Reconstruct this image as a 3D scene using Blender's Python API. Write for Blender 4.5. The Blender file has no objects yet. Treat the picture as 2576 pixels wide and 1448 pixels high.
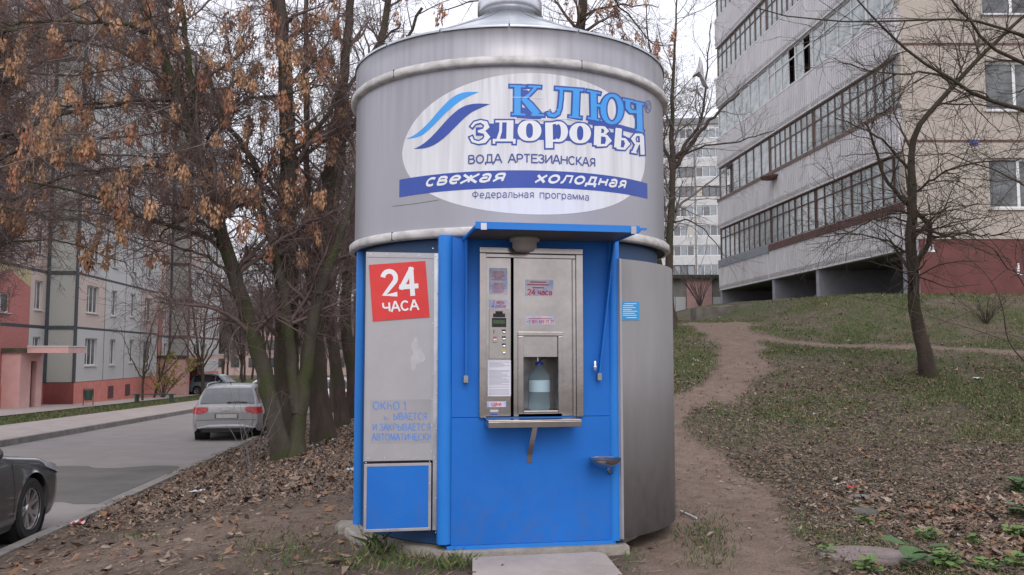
import bpy, math, random
import numpy as np
from mathutils import Matrix, Vector
R_ = math.radians
scene = bpy.context.scene
COL = scene.collection
# ------------------------------------------------------------------ camera
F = 2200.0; TH = R_(4.44); CT, ST = math.cos(TH), math.sin(TH); EYE = 1.5
cam = bpy.data.cameras.new('camera'); cam.sensor_width = 36; cam.lens = F/2576*36
cam.clip_start = .1; cam.clip_end = 1500
co = bpy.data.objects.new('camera', cam); COL.objects.link(co)
co.location = (0, 0, EYE); co.rotation_euler = (math.pi/2+TH, 0, 0)
scene.camera = co
# ------------------------------------------------------------------ world, sun, exposure
world = bpy.data.worlds.new("World"); scene.world = world; world.use_nodes = True
wn = world.node_tree.nodes; wl = world.node_tree.links; wn.clear()
SUN_EL, SUN_ROT = R_(42), R_(172)
sky = wn.new('ShaderNodeTexSky'); sky.sky_type = 'NISHITA'; sky.sun_disc = False
sky.sun_elevation = SUN_EL; sky.sun_rotation = SUN_ROT; sky.air_density = 1.5; sky.dust_density = 6
mixw = wn.new('ShaderNodeMix'); mixw.data_type = 'RGBA'; mixw.inputs[0].default_value = .88
mixw.inputs[7].default_value = (9.0, 9.05, 9.9, 1)          # closed white cloud cover
wl.new(sky.outputs[0], mixw.inputs[6])
bg = wn.new('ShaderNodeBackground'); bg.inputs[1].default_value = .1
wo = wn.new('ShaderNodeOutputWorld'); wl.new(mixw.outputs[2], bg.inputs[0]); wl.new(bg.outputs[0], wo.inputs[0])
sl = bpy.data.lights.new('sun', 'SUN'); sl.energy = .7; sl.angle = R_(35); sl.color = (1, .96, .92)
so = bpy.data.objects.new('sun', sl); COL.objects.link(so)
_d = Vector((math.sin(R_(8))*math.cos(SUN_EL), -math.cos(R_(8))*math.cos(SUN_EL), math.sin(SUN_EL)))
so.rotation_euler = _d.to_track_quat('Z', 'Y').to_euler(); so.location = (-8, -8, 20)
scene.view_settings.view_transform = 'Standard'; scene.view_settings.look = 'None'
scene.view_settings.exposure = 0.5; scene.view_settings.gamma = 1
scene.view_settings.use_curve_mapping = False
# ------------------------------------------------------------------ helpers
rng = np.random.default_rng(7); rnd = random.Random(11)
def ray(u, v):
    a = (u-1288)/F; b = (724-v)/F
    return np.array((a, CT-b*ST, ST+b*CT))
def P(u, v, y):
    d = ray(u, v); t = y/d[1]
    return np.array((d[0]*t, y, EYE+d[2]*t))
def srgb(r, g, b):
    f = lambda c: (c/255/12.92) if c/255 <= .04045 else ((c/255+.055)/1.055)**2.4
    return (f(r), f(g), f(b))
MATS = {}
def mat(name, c1, c2=None, scale=4., rough=.6, bump=0., bscale=40., metal=0., spec=.5, streak=None,
        trans=0., alpha=1., emit=None, coat=0., contrast=None, detail=4., coords='Object'):
    if name in MATS: return MATS[name]
    m = bpy.data.materials.new(name); m.use_nodes = True; N = m.node_tree.nodes; L = m.node_tree.links
    b = N['Principled BSDF']; b.inputs['Roughness'].default_value = rough; b.inputs['Metallic'].default_value = metal
    b.inputs['Specular IOR Level'].default_value = spec
    if coat: b.inputs['Coat Weight'].default_value = coat; b.inputs['Coat Roughness'].default_value = .06
    if trans: b.inputs['Transmission Weight'].default_value = trans
    if alpha < 1: b.inputs['Alpha'].default_value = alpha
    if emit: b.inputs['Emission Color'].default_value = (*emit, 1); b.inputs['Emission Strength'].default_value = 1
    tc = N.new('ShaderNodeTexCoord'); mp = N.new('ShaderNodeMapping'); L.new(tc.outputs[coords], mp.inputs[0])
    if streak: mp.inputs['Scale'].default_value = streak
    if c2 is None: b.inputs['Base Color'].default_value = (*c1, 1)
    else:
        n = N.new('ShaderNodeTexNoise'); n.inputs['Scale'].default_value = scale; n.inputs['Detail'].default_value = detail
        n.inputs['Roughness'].default_value = .65; L.new(mp.outputs[0], n.inputs['Vector'])
        r = N.new('ShaderNodeValToRGB'); k = contrast or .18
        r.color_ramp.elements[0].position = .5-k; r.color_ramp.elements[1].position = .5+k
        r.color_ramp.elements[0].color = (*c1, 1); r.color_ramp.elements[1].color = (*c2, 1)
        L.new(n.outputs[0], r.inputs[0]); L.new(r.outputs[0], b.inputs['Base Color'])
    if bump:
        n2 = N.new('ShaderNodeTexNoise'); n2.inputs['Scale'].default_value = bscale; n2.inputs['Detail'].default_value = 5
        L.new(tc.outputs[coords], n2.inputs['Vector'])
        bp = N.new('ShaderNodeBump'); bp.inputs['Strength'].default_value = bump; bp.inputs['Distance'].default_value = .02
        L.new(n2.outputs[0], bp.inputs['Height']); L.new(bp.outputs[0], b.inputs['Normal'])
    MATS[name] = m
    return m
class MB:
    def __init__(s): s.v = []; s.f = []; s.m = []; s.mats = []
    def mi(s, m):
        if m not in s.mats: s.mats.append(m)
        return s.mats.index(m)
    def add(s, vs, fs, m=0):
        o = len(s.v); s.v.extend([tuple(map(float, p)) for p in vs]); s.f.extend([tuple(o+i for i in f) for f in fs]); s.m.extend([m]*len(fs))
        return s
    def box(s, x0, x1, y0, y1, z0, z1, m=0):
        return s.add([(x0,y0,z0),(x1,y0,z0),(x1,y1,z0),(x0,y1,z0),(x0,y0,z1),(x1,y0,z1),(x1,y1,z1),(x0,y1,z1)],
              [(0,3,2,1),(4,5,6,7),(0,1,5,4),(1,2,6,5),(2,3,7,6),(3,0,4,7)], m)
    def quad(s, a, b, c, d, m=0): return s.add([a,b,c,d], [(0,1,2,3)], m)
    def prism(s, poly, d, m=0):
        """poly list of 3d points, extruded by vector d"""
        n = len(poly); q = [tuple(np.array(p)+np.array(d)) for p in poly]
        return s.add(list(poly)+q, [tuple(range(n)), tuple(range(2*n-1, n-1, -1))]+[(i, i+n, (i+1) % n+n, (i+1) % n) for i in range(n)], m)
    def lathe(s, prof, c=(0,0,0), n=32, m=0, axis='z', a0=0, a1=2*math.pi, cap=False):
        full = abs(a1-a0-2*math.pi) < 1e-6; k = n if full else n+1; vs = []
        for i in range(k):
            a = a0+(a1-a0)*i/n; ca, sa = math.cos(a), math.sin(a)
            for r, h in prof:
                if axis == 'z': vs.append((c[0]+r*ca, c[1]+r*sa, c[2]+h))
                elif axis == 'y': vs.append((c[0]+r*ca, c[1]+h, c[2]+r*sa))
                else: vs.append((c[0]+h, c[1]+r*ca, c[2]+r*sa))
        w = len(prof); fs = []
        for i in range(n):
            j = (i+1) % k
            for q in range(w-1): fs.append((i*w+q, j*w+q, j*w+q+1, i*w+q+1))
        if cap: fs.append(tuple(i*w for i in range(k))[::-1]); fs.append(tuple(i*w+w-1 for i in range(k)))
        return s.add(vs, fs, m)
    def tube(s, pts, r, n=6, m=0, cap=True):
        pts = np.array(pts, float); r = np.broadcast_to(np.array(r, float), (len(pts),))
        T = np.gradient(pts, axis=0); T /= np.linalg.norm(T, axis=1)[:, None]+1e-9
        mt = np.abs(T.mean(0)); ref = np.eye(3)[int(np.argmin(mt))]
        A = np.cross(T, ref); A /= np.linalg.norm(A, axis=1)[:, None]+1e-9; B = np.cross(T, A)
        an = np.arange(n)*2*math.pi/n
        V = pts[:, None]+r[:, None, None]*(A[:, None]*np.cos(an)[None, :, None]+B[:, None]*np.sin(an)[None, :, None])
        k = len(pts); fs = [(i*n+j, i*n+(j+1) % n, (i+1)*n+(j+1) % n, (i+1)*n+j) for i in range(k-1) for j in range(n)]
        if cap: fs += [tuple(range(n))[::-1], tuple(range((k-1)*n, k*n))]
        return s.add(V.reshape(-1, 3), fs, m)
FR = {}
def frame_of(o): return FR.get(o.name)
def obj(name, mb, mats, parent=None, smooth=False, local=False, bevel=0, kind=None, label=None):
    vs = mb.v
    if parent is not None and not local:
        (l, a) = FR[parent.name]; A = np.array(vs)-np.array(l); c, s = math.cos(-a), math.sin(-a)
        vs = np.stack([A[:,0]*c-A[:,1]*s, A[:,0]*s+A[:,1]*c, A[:,2]], 1).tolist()
    me = bpy.data.meshes.new(name); me.from_pydata(vs, [], mb.f)
    for m in (mats if isinstance(mats, (list, tuple)) else [mats]): me.materials.append(m)
    if any(mb.m): me.polygons.foreach_set('material_index', mb.m)
    if smooth: me.polygons.foreach_set('use_smooth', [True]*len(me.polygons))
    me.update()
    o = bpy.data.objects.new(name, me); COL.objects.link(o)
    if smooth and smooth != 'all':
        pass
    if bevel:
        b = o.modifiers.new('b', 'BEVEL'); b.width = bevel; b.segments = 2; b.limit_method = 'ANGLE'; b.angle_limit = R_(40)
    if parent is not None: o.parent = parent; FR[o.name] = FR[parent.name]
    if parent is not None and parent.type == 'MESH':
        pass
    if kind: o['kind'] = kind
    if label: o['label'] = label
    return o
def sub(name, mb, mats, part, **k):
    """a sub-part: same local frame as its part (parts sit at identity under the thing)"""
    return obj(name, mb, mats, part, **k)
def thing(name, label, cat, loc=(0,0,0), rz=0, group=None):
    o = bpy.data.objects.new(name, None); COL.objects.link(o); o.location = loc; o.rotation_euler = (0,0,rz)
    o.empty_display_size = .2
    o['label'] = label; o['category'] = cat
    if group: o['group'] = group
    FR[o.name] = (tuple(map(float, loc)), rz); return o
def tag(o, label, cat, group=None):
    o['label'] = label; o['category'] = cat
    if group: o['group'] = group
    return o
def struct(o): o['kind'] = 'structure'; return o
def mesh_np(name, V, faces, mats, mi=None, parent=None, smooth=False, kind=None):
    """V (n,3), faces (m,k) array"""
    me = bpy.data.meshes.new(name); n, k = faces.shape
    me.vertices.add(len(V)); me.vertices.foreach_set('co', np.ascontiguousarray(V, np.float32).ravel())
    me.loops.add(n*k); me.loops.foreach_set('vertex_index', np.ascontiguousarray(faces, np.int32).ravel())
    me.polygons.add(n); me.polygons.foreach_set('loop_start', np.arange(0, n*k, k, dtype=np.int32))
    me.polygons.foreach_set('loop_total', np.full(n, k, np.int32))
    for m in (mats if isinstance(mats, (list, tuple)) else [mats]): me.materials.append(m)
    if mi is not None: me.polygons.foreach_set('material_index', np.ascontiguousarray(mi, np.int32))
    if smooth: me.polygons.foreach_set('use_smooth', np.ones(n, bool))
    me.update(calc_edges=True); me.validate()
    o = bpy.data.objects.new(name, me); COL.objects.link(o)
    if parent is not None: o.parent = parent
    if kind: o['kind'] = kind
    return o
def linked(name, src, parent, loc=(0,0,0), rot=(0,0,0), sc=(1,1,1)):
    o = src.copy(); o.name = name; COL.objects.link(o); o.parent = parent; o.location = loc; o.rotation_euler = rot; o.scale = sc
    return o
# value noise
def _hash(i, j, s):
    h = (i*374761393+j*668265263+s*1442695041) & 0xffffffff
    h = ((h ^ (h >> 13))*1274126177) & 0xffffffff
    return ((h ^ (h >> 16)) & 0xffff)/65535.0
def vnoise(x, y, s=0):
    x = np.asarray(x, float); y = np.asarray(y, float)
    i = np.floor(x).astype(np.int64); j = np.floor(y).astype(np.int64); fx = x-i; fy = y-j
    fx = fx*fx*(3-2*fx); fy = fy*fy*(3-2*fy)
    a = _hash(i, j, s); b = _hash(i+1, j, s); c = _hash(i, j+1, s); d = _hash(i+1, j+1, s)
    return (a*(1-fx)+b*fx)*(1-fy)+(c*(1-fx)+d*fx)*fy
def fbm(x, y, s=0, o=4):
    t = 0; a = .5; w = 0
    for k in range(o): t = t+a*vnoise(x*2**k, y*2**k, s+k); w += a; a *= .55
    return t/w
def sst(x, a, b):
    t = np.clip((x-a)/(b-a), 0, 1); return t*t*(3-2*t)
# ------------------------------------------------------------------ terrain
HX = [-50, 8, 10, 12, 15, 18, 20, 23, 26, 30, 40, 60, 200]
HZ = [0, 0, .2, .52, 1.10, 1.64, 1.98, 2.34, 2.5, 2.68, 3.1, 3.3, 3.3]
def zroad(y): return -.33-.0177*np.minimum(y, 95)
def xedge(y): return -5-.128*(y-8.6)
def xkerb(y): return -12.3-.10*(y-21)
def Z(x, y, rough=True):
    x = np.asarray(x, float); y = np.asarray(y, float)
    h = np.interp(y, HX, HZ)*sst(x, -1.2, 3.0)
    h = h+.75*sst(x, 6.2, 9.4)*sst(y, 19.2, 23.0)
    base = h-.012*np.maximum(y-9, 0)*sst(-x, -1, 2)
    t = sst(x, xedge(y)+.15, np.minimum(-2.0, xedge(y)+3.4))
    z = (zroad(y)+.07)*(1-t)+base*t
    if rough:
        amp = .05*sst(np.hypot(x+.1, y-7.4), 1.5, 2.6)
        z = z+amp*(fbm(x*1.3, y*1.3, 3)-.5)*2+.012*(fbm(x*9, y*9, 8)-.5)*2
    z = z+.085*(1-sst(np.hypot(x+.05, (y-7.0)), 1.9, 3.8))*(x > xedge(y)+1)
    left = zroad(y)+.12
    z = np.where(x < xedge(y)-.05, zroad(y)-.12, z)
    z = np.where(x < xkerb(y)-.3, left-.02+.02*fbm(x, y, 5), z)
    z = np.where(x < -40, left+.0*x, z)
    return z
_gy = np.concatenate([np.arange(4, 30, .06), np.arange(30, 110, .25)])
def G(u, v):
    d = ray(u, v); lo, hi = None, None
    for st in (None, 1):
        Y_ = _gy if st is None else np.linspace(lo, hi, 24)
        t = Y_/d[1]; hit = EYE+d[2]*t <= Z(d[0]*t, Y_)
        k = int(np.argmax(hit)) if hit.any() else len(Y_)-1
        lo, hi = Y_[max(k-1, 0)], Y_[k]
    y = (lo+hi)/2; t = y/d[1]
    return np.array((d[0]*t, y, EYE+d[2]*t))
def dist_poly(x, y, pts):
    best = np.full(np.shape(x), 1e9)
    for (p, q) in zip(pts[:-1], pts[1:]):
        dx, dy = q[0]-p[0], q[1]-p[1]; t = np.clip(((x-p[0])*dx+(y-p[1])*dy)/(dx*dx+dy*dy), 0, 1)
        w = p[2]+(q[2]-p[2])*t
        best = np.minimum(best, np.hypot(x-p[0]-t*dx, y-p[1]-t*dy)-w)
    return best
def gp(u, v, w):
    g = G(u, v); return (g[0], g[1], w)
PATH1 = [gp(1820, 1440, .62), gp(1825, 1330, .55), gp(1810, 1232, .42), gp(1740, 1165, .36), gp(1675, 1120, .32), gp(1650, 1080, .32), gp(1690, 1040, .33), gp(1765, 1005, .34),
         gp(1832, 962, .36), gp(1872, 915, .40), gp(1868, 872, .45), gp(1830, 835, .6), gp(1798, 814, .9)]
PATH2 = [gp(1868, 862, .4), gp(1905, 852, .3), gp(1985, 864, .22), gp(2150, 871, .2), gp(2330, 876, .2), gp(2576, 890, .22), gp(2760, 900, .22)]
PATH3 = [gp(250, 1400, .9), gp(620, 1330, .5), gp(880, 1290, .35)]
def dirt_mask(x, y):
    n = (fbm(x*1.5, y*1.5, 21)-.5)*.55
    d = np.minimum(dist_poly(x, y, PATH1), dist_poly(x, y, PATH2))
    a = 1-sst(d+n, -.08, .2)
    c = (1-sst(dist_poly(x, y, PATH3)+n, -.3, .7))*.75
    return np.maximum(a, c)
def grass_mask(x, y):
    n = fbm(x*.55, y*.55, 41); n2 = fbm(x*3, y*3, 44)
    right = (.25+.75*sst(n+.55*(n2-.5), .40, .66))*sst(x, .5, 2.5)*(.12+.88*sst(y, 9, 13))
    right = np.maximum(right, sst(y, 18, 22)*sst(x, 2, 5)*(.55+.45*n2)*sst(n+.2*n2, .42, .62))
    left = sst(n+.35*(n2-.5), .54, .68)*(1-sst(y, 6.6, 8.2))*sst(x, -2.8, -1.2)*.9
    lawn = sst(-x, -xkerb(y)-.5, -xkerb(y)+1)*sst(n, .3, .5)
    return np.clip(np.maximum(np.maximum(right, left), lawn)*(1-dirt_mask(x, y)), 0, 1)
def leaf_mask(x, y):
    n = fbm(x*.8, y*.8, 61)
    r = sst(x, 1.6, 3.0)*(.45+.55*sst(n, .35, .6))*(1-.45*sst(y, 12, 16))*(1-.5*sst(y, 17, 21))
    r = r*np.where((x > 3.2) & (y < 12), 1.25, 1)
    l = (1-sst(x, -2.3, -1.2))*sst(y+.6*(n-.5)+.25*(x+2), 8.6, 10.4)*(1-sst(y, 30, 40))
    l2 = (1-sst(x, -1.2, -.4))*.06*(.4+.9*sst(n, .4, .6))
    m = np.maximum(np.maximum(r, l), l2)
    return m*(1-.88*dirt_mask(x, y))*(x > xedge(y)+.1)
def axis(segs):
    out = [segs[0][0]]
    for a, b, st in segs: out += list(np.arange(a+st, b+1e-6, st))
    return np.array(out)
xs = np.concatenate([np.arange(-160, -40, 8.), np.arange(-40, -14, 1.), np.arange(-14, -7, .25), np.arange(-7, 9, .075), np.arange(9, 22, .2), np.arange(22, 60, 2.), np.arange(60, 400, 20.)])
ys = np.concatenate([np.arange(-30, 3, 3.), np.arange(3, 5, .25), np.arange(5, 13, .06), np.arange(13, 24, .1), np.arange(24, 40, .3), np.arange(40, 110, 2.), np.arange(110, 900, 30.)])
GX, GY = np.meshgrid(xs, ys)
GZ = Z(GX, GY)
V = np.stack([GX, GY, GZ], -1).reshape(-1, 3)
nx, ny = len(xs), len(ys)
idx = np.arange(nx*ny).reshape(ny, nx)
Q = np.stack([idx[:-1,:-1], idx[:-1,1:], idx[1:,1:], idx[1:,:-1]], -1).reshape(-1, 4)
cx = V[Q, 0].mean(1); cy = V[Q, 1].mean(1)
DM = dirt_mask(V[:,0], V[:,1]); GM = grass_mask(V[:,0], V[:,1]); LM = leaf_mask(V[:,0], V[:,1])
def ground_mat():
    m = bpy.data.materials.new('soil_and_litter'); m.use_nodes = True; N = m.node_tree.nodes; L = m.node_tree.links
    b = N['Principled BSDF']; b.inputs['Roughness'].default_value = .95; b.inputs['Specular IOR Level'].default_value = .15
    tc = N.new('ShaderNodeTexCoord')
    def noise(sc, d=4, r=.6):
        n = N.new('ShaderNodeTexNoise'); n.inputs['Scale'].default_value = sc; n.inputs['Detail'].default_value = d
        n.inputs['Roughness'].default_value = r; L.new(tc.outputs['Object'], n.inputs['Vector']); return n
    def ramp(src, els):
        r = N.new('ShaderNodeValToRGB'); e = r.color_ramp.elements
        e[0].position, e[0].color = els[0][0], (*els[0][1], 1); e[1].position, e[1].color = els[-1][0], (*els[-1][1], 1)
        for p, c in els[1:-1]:
            k = e.new(p); k.color = (*c, 1)
        L.new(src, r.inputs[0]); return r
    def mix(f, a, c):
        x = N.new('ShaderNodeMix'); x.data_type = 'RGBA'; L.new(f, x.inputs[0]); L.new(a, x.inputs[6]); L.new(c, x.inputs[7]); return x.outputs[2]
    def attr(n):
        a = N.new('ShaderNodeAttribute'); a.attribute_name = n; return a.outputs['Fac']
    soil = ramp(noise(2.5, 6).outputs[0], [(.3, (.095,.070,.057)), (.55, (.145,.110,.090)), (.75, (.19,.15,.125))])
    vor = N.new('ShaderNodeTexVoronoi'); vor.inputs['Scale'].default_value = 22; L.new(tc.outputs['Object'], vor.inputs['Vector'])
    litter = ramp(vor.outputs['Color'], [(.1, (.065,.050,.044)), (.45, (.14,.107,.088)), (.7, (.20,.155,.128)), (.95, (.32,.255,.21))])
    dirt = ramp(noise(5, 8, .7).outputs[0], [(.3, (.165,.118,.095)), (.7, (.25,.19,.155))])
    grass = ramp(noise(14, 5).outputs[0], [(.3, (.05,.062,.028)), (.7, (.12,.135,.065))])
    c = mix(attr('litter'), soil.outputs[0], litter.outputs[0])
    c = mix(attr('grass'), c, grass.outputs[0]); c = mix(attr('dirt'), c, dirt.outputs[0])
    sp = ramp(noise(90, 2).outputs[0], [(.35, (.6,.6,.6)), (.65, (1.25,1.25,1.25))])
    mu = N.new('ShaderNodeMix'); mu.data_type = 'RGBA'; mu.blend_type = 'MULTIPLY'; mu.inputs[0].default_value = .9
    L.new(c, mu.inputs[6]); L.new(sp.outputs[0], mu.inputs[7]); L.new(mu.outputs[2], b.inputs['Base Color'])
    bp = N.new('ShaderNodeBump'); bp.inputs['Strength'].default_value = .8; bp.inputs['Distance'].default_value = .02
    L.new(noise(45, 5).outputs[0], bp.inputs['Height']); L.new(bp.outputs[0], b.inputs['Normal'])
    return m
M_ground = ground_mat()
fd = DM[Q].mean(1) > .5
for nm, sel in (('ground', ~fd), ('dirt_path', fd)):
    q = Q[sel]; used, inv = np.unique(q, return_inverse=True)
    o = struct(mesh_np(nm, V[used], inv.reshape(q.shape), M_ground, smooth=True))
    for an, arr in (('dirt', DM), ('grass', GM), ('litter', LM)):
        a = o.data.attributes.new(an, 'FLOAT', 'POINT'); a.data.foreach_set('value', np.clip(arr[used], 0, 1).astype(np.float32))
# road, kerbs, sidewalk (planar sheets following the grade)
M_asph = mat('asphalt', (.225,.205,.20), (.31,.282,.275), 1.2, .9, .3, 160, spec=.3, contrast=.3)
M_asph2 = mat('asphalt_patch', (.095,.092,.09), (.185,.172,.168), 1.0, .9, .3, 160, spec=.3, contrast=.3)
M_walk = mat('pavement_asphalt', (.33,.285,.27), (.42,.365,.345), 1.5, .9, .2, 140, spec=.3)
M_kerb = mat('kerb_concrete', (.16,.145,.14), (.27,.25,.235), 3, .9, .4, 60)
mb = MB(); Y = [3, 8, 12, 16, 20, 25, 30, 40, 50, 60, 75, 95, 140]
for a, b in zip(Y[:-1], Y[1:]):
    mb.quad((xkerb(a), a, zroad(a)), (xedge(a)-.02, a, zroad(a)), (xedge(b)-.02, b, zroad(b)), (xkerb(b), b, zroad(b)))
struct(obj('road', mb, M_asph))
mb = MB(); pp = []                                       # darker repair patch across the road
N_ = 26
near = [(-12.2+.28*i, 12.35+.12*math.sin(i*1.3)+.06*math.sin(i*3.1)) for i in range(N_)]
far = [(-12.35+.245*i, 16.9+.25*math.sin(i*.9)+.1*(i/N_)+.05*math.sin(i*2.7)) for i in range(N_)]
for i in range(N_-1):
    r = [near[i], near[i+1], far[i+1], far[i]]
    mb.quad(*[(min(p[0], xedge(p[1])-.25), p[1], zroad(p[1])+.004) for p in r])
struct(obj('asphalt_patch', mb, M_asph2))
mb = MB()
for a, b in zip(Y[:-1], Y[1:]):
    for (x0, x1, h) in ((0, -.16, .15),):
        za, zb = zroad(a), zroad(b)
        v = [(xkerb(a), a, za-.1), (xkerb(b), b, zb-.1), (xkerb(b)-.02, b, zb+h), (xkerb(a)-.02, a, za+h), (xkerb(a)-.16, a, za+h), (xkerb(b)-.16, b, zb+h), (xkerb(b)-.16, b, zb-.1), (xkerb(a)-.16, a, za-.1)]
        mb.add(v, [(0,1,2,3), (3,2,5,4), (4,5,6,7)])
    mb2v = None
struct(obj('kerb', mb, M_kerb))
mb = MB()
for a, b in zip(Y[:-1], Y[1:]):
    za, zb = zroad(a), zroad(b)
    mb.add([(xedge(a)+.02, a, za-.05), (xedge(b)+.02, b, zb-.05), (xedge(b)+.02, b, zb+.1), (xedge(a)+.02, a, za+.1), (xedge(a)+.16, a, za+.1), (xedge(b)+.16, b, zb+.1), (xedge(b)+.16, b, zb-.05), (xedge(a)+.16, a, za-.05)], [(3,2,1,0),(4,5,2,3),(7,6,5,4)])
struct(obj('kerb_near', mb, M_kerb))
mb = MB()
for a, b in zip(Y[:-1], Y[1:]):
    mb.quad((xkerb(a)-2.9, a, zroad(a)+.15), (xkerb(a)-.165, a, zroad(a)+.15), (xkerb(b)-.165, b, zroad(b)+.15), (xkerb(b)-2.9, b, zroad(b)+.15))
# apron by the house
for a, b in zip(Y[3:-1], Y[4:]):
    mb.quad((xkerb(a)-9.0, a, zroad(a)+.155), (xkerb(a)-5.6, a, zroad(a)+.155), (xkerb(b)-5.6, b, zroad(b)+.155), (xkerb(b)-9.0, b, zroad(b)+.155))
struct(obj('pavement', mb, M_walk))
# ================================================================== KIOSK
PF = 1.200
KC = (-.02, 7.5); KA = R_(10); KN = (math.sin(KA), -math.cos(KA)); KT = (math.cos(KA), math.sin(KA))
BODY_R = 1.317
def kp(u, v, p):
    """local (s,z) where the view ray meets the kiosk's front plane at distance p from its axis"""
    d = ray(u, v); t = (p+KC[0]*KN[0]+KC[1]*KN[1])/(d[0]*KN[0]+d[1]*KN[1])
    x, y = d[0]*t-KC[0], d[1]*t-KC[1]
    return x*KT[0]+y*KT[1], EYE+d[2]*t
def kr(u0, v0, u1, v1, p):
    um, vm = (u0+u1)/2, (v0+v1)/2
    return kp(u0, vm, p)[0], kp(u1, vm, p)[0], kp(um, v1, p)[1], kp(um, v0, p)[1]
def kr2(u0, v0, u1, v1, p): return kp(u0, 840, p)[0], kp(u1, 840, p)[0], kp(1335, v1, p)[1], kp(1335, v0, p)[1]
def kbox(mb, u0, v0, u1, v1, p0, p1, m=0):
    s0, s1, z0, z1 = kr2(u0, v0, u1, v1, PF); mb.box(s0, s1, -p1, -p0, z0, z1, m); return s0, s1, z0, z1
def cylpt(u, v, R=BODY_R):
    a, b, d = ray(u, v); A = a*a+b*b; B = -(a*KC[0]+b*KC[1]); K = KC[0]**2+KC[1]**2-R*R
    D = B*B-A*K; t = (-B-max(D, 0)**.5)/A
    return math.atan2(a*t-KC[0], KC[1]-b*t), EYE+d*t
def sz(s, z, off):                       # arc length/height on the drum -> world
    ph = s/BODY_R; r = BODY_R+off
    return (KC[0]+r*math.sin(ph), KC[1]-r*math.cos(ph), z)
def XY(X, Y): return 998.2+X*.2669, 161+Y*.2669
def cxy(X, Y):
    ph, z = cylpt(*XY(X, Y)); return ph*BODY_R, z
M_alu = mat('brushed_aluminium_sheet', (.325,.32,.35), (.385,.38,.415), 2.0, .42, .04, 8, metal=.55, streak=(2,2,.2), contrast=.4)
M_alu2 = mat('aluminium_composite_panel', (.375,.365,.39), (.43,.42,.445), 6, .5, .03, 30, metal=.35, contrast=.3)
M_alu3 = mat('weathered_dark_aluminium', (.20,.192,.196), (.245,.235,.24), 4, .55, .05, 30, metal=.12, streak=(2,2,.4), contrast=.3)
M_galv = mat('galvanised_sheet', (.42,.45,.50), (.66,.68,.72), 3.5, .3, .25, 4, metal=.85, contrast=.2)
M_ring = mat('cream_painted_trim', (.52,.50,.50), (.66,.64,.63), 5, .45, .05, 30)
M_steel = mat('stainless_steel', (.31,.285,.275), (.42,.39,.375), 5, .19, .10, 4, metal=.96, contrast=.25)
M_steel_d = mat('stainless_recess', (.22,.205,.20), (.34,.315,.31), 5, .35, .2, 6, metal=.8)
M_blue = mat('blue_powder_coat', (.011,.128,.49), (.017,.168,.61), 1.6, .5, .05, 60, contrast=.3, spec=.25)
M_bluep = mat('blue_round_trim', (.018,.18,.60), (.024,.215,.68), 3, .42, .04, 60, contrast=.3, spec=.3)
M_blued = mat('shadow_darkened_blue_wall', (.01,.05,.13), (.012,.065,.18), 3, .5)  # shadow in the gap below the ring is put into this blue
M_dark = mat('dark_void', (.012,.012,.013), None)
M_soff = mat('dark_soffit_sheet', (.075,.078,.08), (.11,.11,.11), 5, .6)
M_white = mat('white_vinyl', (.71,.72,.77), (.77,.78,.82), 2.2, .45, .02, 20, streak=(2.5,2.5,.35), contrast=.3)
M_wtext = mat('white_lettering_vinyl', (.74,.76,.80), (.80,.81,.85), 6, .45)
M_dblue = mat('dark_blue_vinyl', (.030,.070,.35), (.038,.085,.40), 4, .45)
M_lblue = mat('light_blue_vinyl', (.045,.32,.80), (.055,.36,.86), 4, .45)
M_gblue = mat('slate_blue_lettering', (.06,.09,.30), None, rough=.5)
M_fblue = mat('faded_blue_lettering', (.09,.22,.62), (.13,.28,.66), 30, .5)
M_red = mat('red_vinyl', (.62,.028,.030), (.68,.038,.036), 5, .45)
M_paper = mat('white_paper', (.62,.62,.72), (.70,.70,.78), 9, .6)
M_stick = mat('sticker_print', (.30,.42,.72), (.66,.60,.68), 9, .4, contrast=.1)
M_redt = mat('red_lettering', (.50,.03,.05), None, rough=.5)
def stain(m, z0, z1, col, amt, sc=(9, 9, .5)):
    """dirt runs under trims / mud splash near the foot: its own patchy shape, fixed to the sheet"""
    N = m.node_tree.nodes; L = m.node_tree.links; b = N['Principled BSDF']; lk = b.inputs['Base Color'].links; src = lk[0].from_socket
    tc = [x for x in N if x.type == 'TEX_COORD'][0]; sp = N.new('ShaderNodeSeparateXYZ'); L.new(tc.outputs['Object'], sp.inputs[0])
    mr = N.new('ShaderNodeMapRange'); mr.inputs['From Min'].default_value = z0; mr.inputs['From Max'].default_value = z1; L.new(sp.outputs[2], mr.inputs[0])
    mp = N.new('ShaderNodeMapping'); mp.inputs['Scale'].default_value = sc; L.new(tc.outputs['Object'], mp.inputs[0])
    n = N.new('ShaderNodeTexNoise'); n.inputs['Scale'].default_value = 2.2; n.inputs['Detail'].default_value = 6; L.new(mp.outputs[0], n.inputs['Vector'])
    r = N.new('ShaderNodeMapRange'); r.inputs['From Min'].default_value = .42; r.inputs['From Max'].default_value = .75; L.new(n.outputs[0], r.inputs[0])
    mu = N.new('ShaderNodeMath'); mu.operation = 'MULTIPLY'; L.new(mr.outputs[0], mu.inputs[0]); L.new(r.outputs[0], mu.inputs[1])
    m2 = N.new('ShaderNodeMath'); m2.operation = 'MULTIPLY'; m2.inputs[1].default_value = amt; L.new(mu.outputs[0], m2.inputs[0])
    mx = N.new('ShaderNodeMix'); mx.data_type = 'RGBA'; L.new(m2.outputs[0], mx.inputs[0]); L.new(src, mx.inputs[6]); mx.inputs[7].default_value = (*col, 1); L.new(mx.outputs[2], b.inputs['Base Color'])
stain(M_alu, 2.9, 3.62, (.16,.15,.145), .35); stain(M_white, 2.2, 3.5, (.35,.34,.36), .7)
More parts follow.
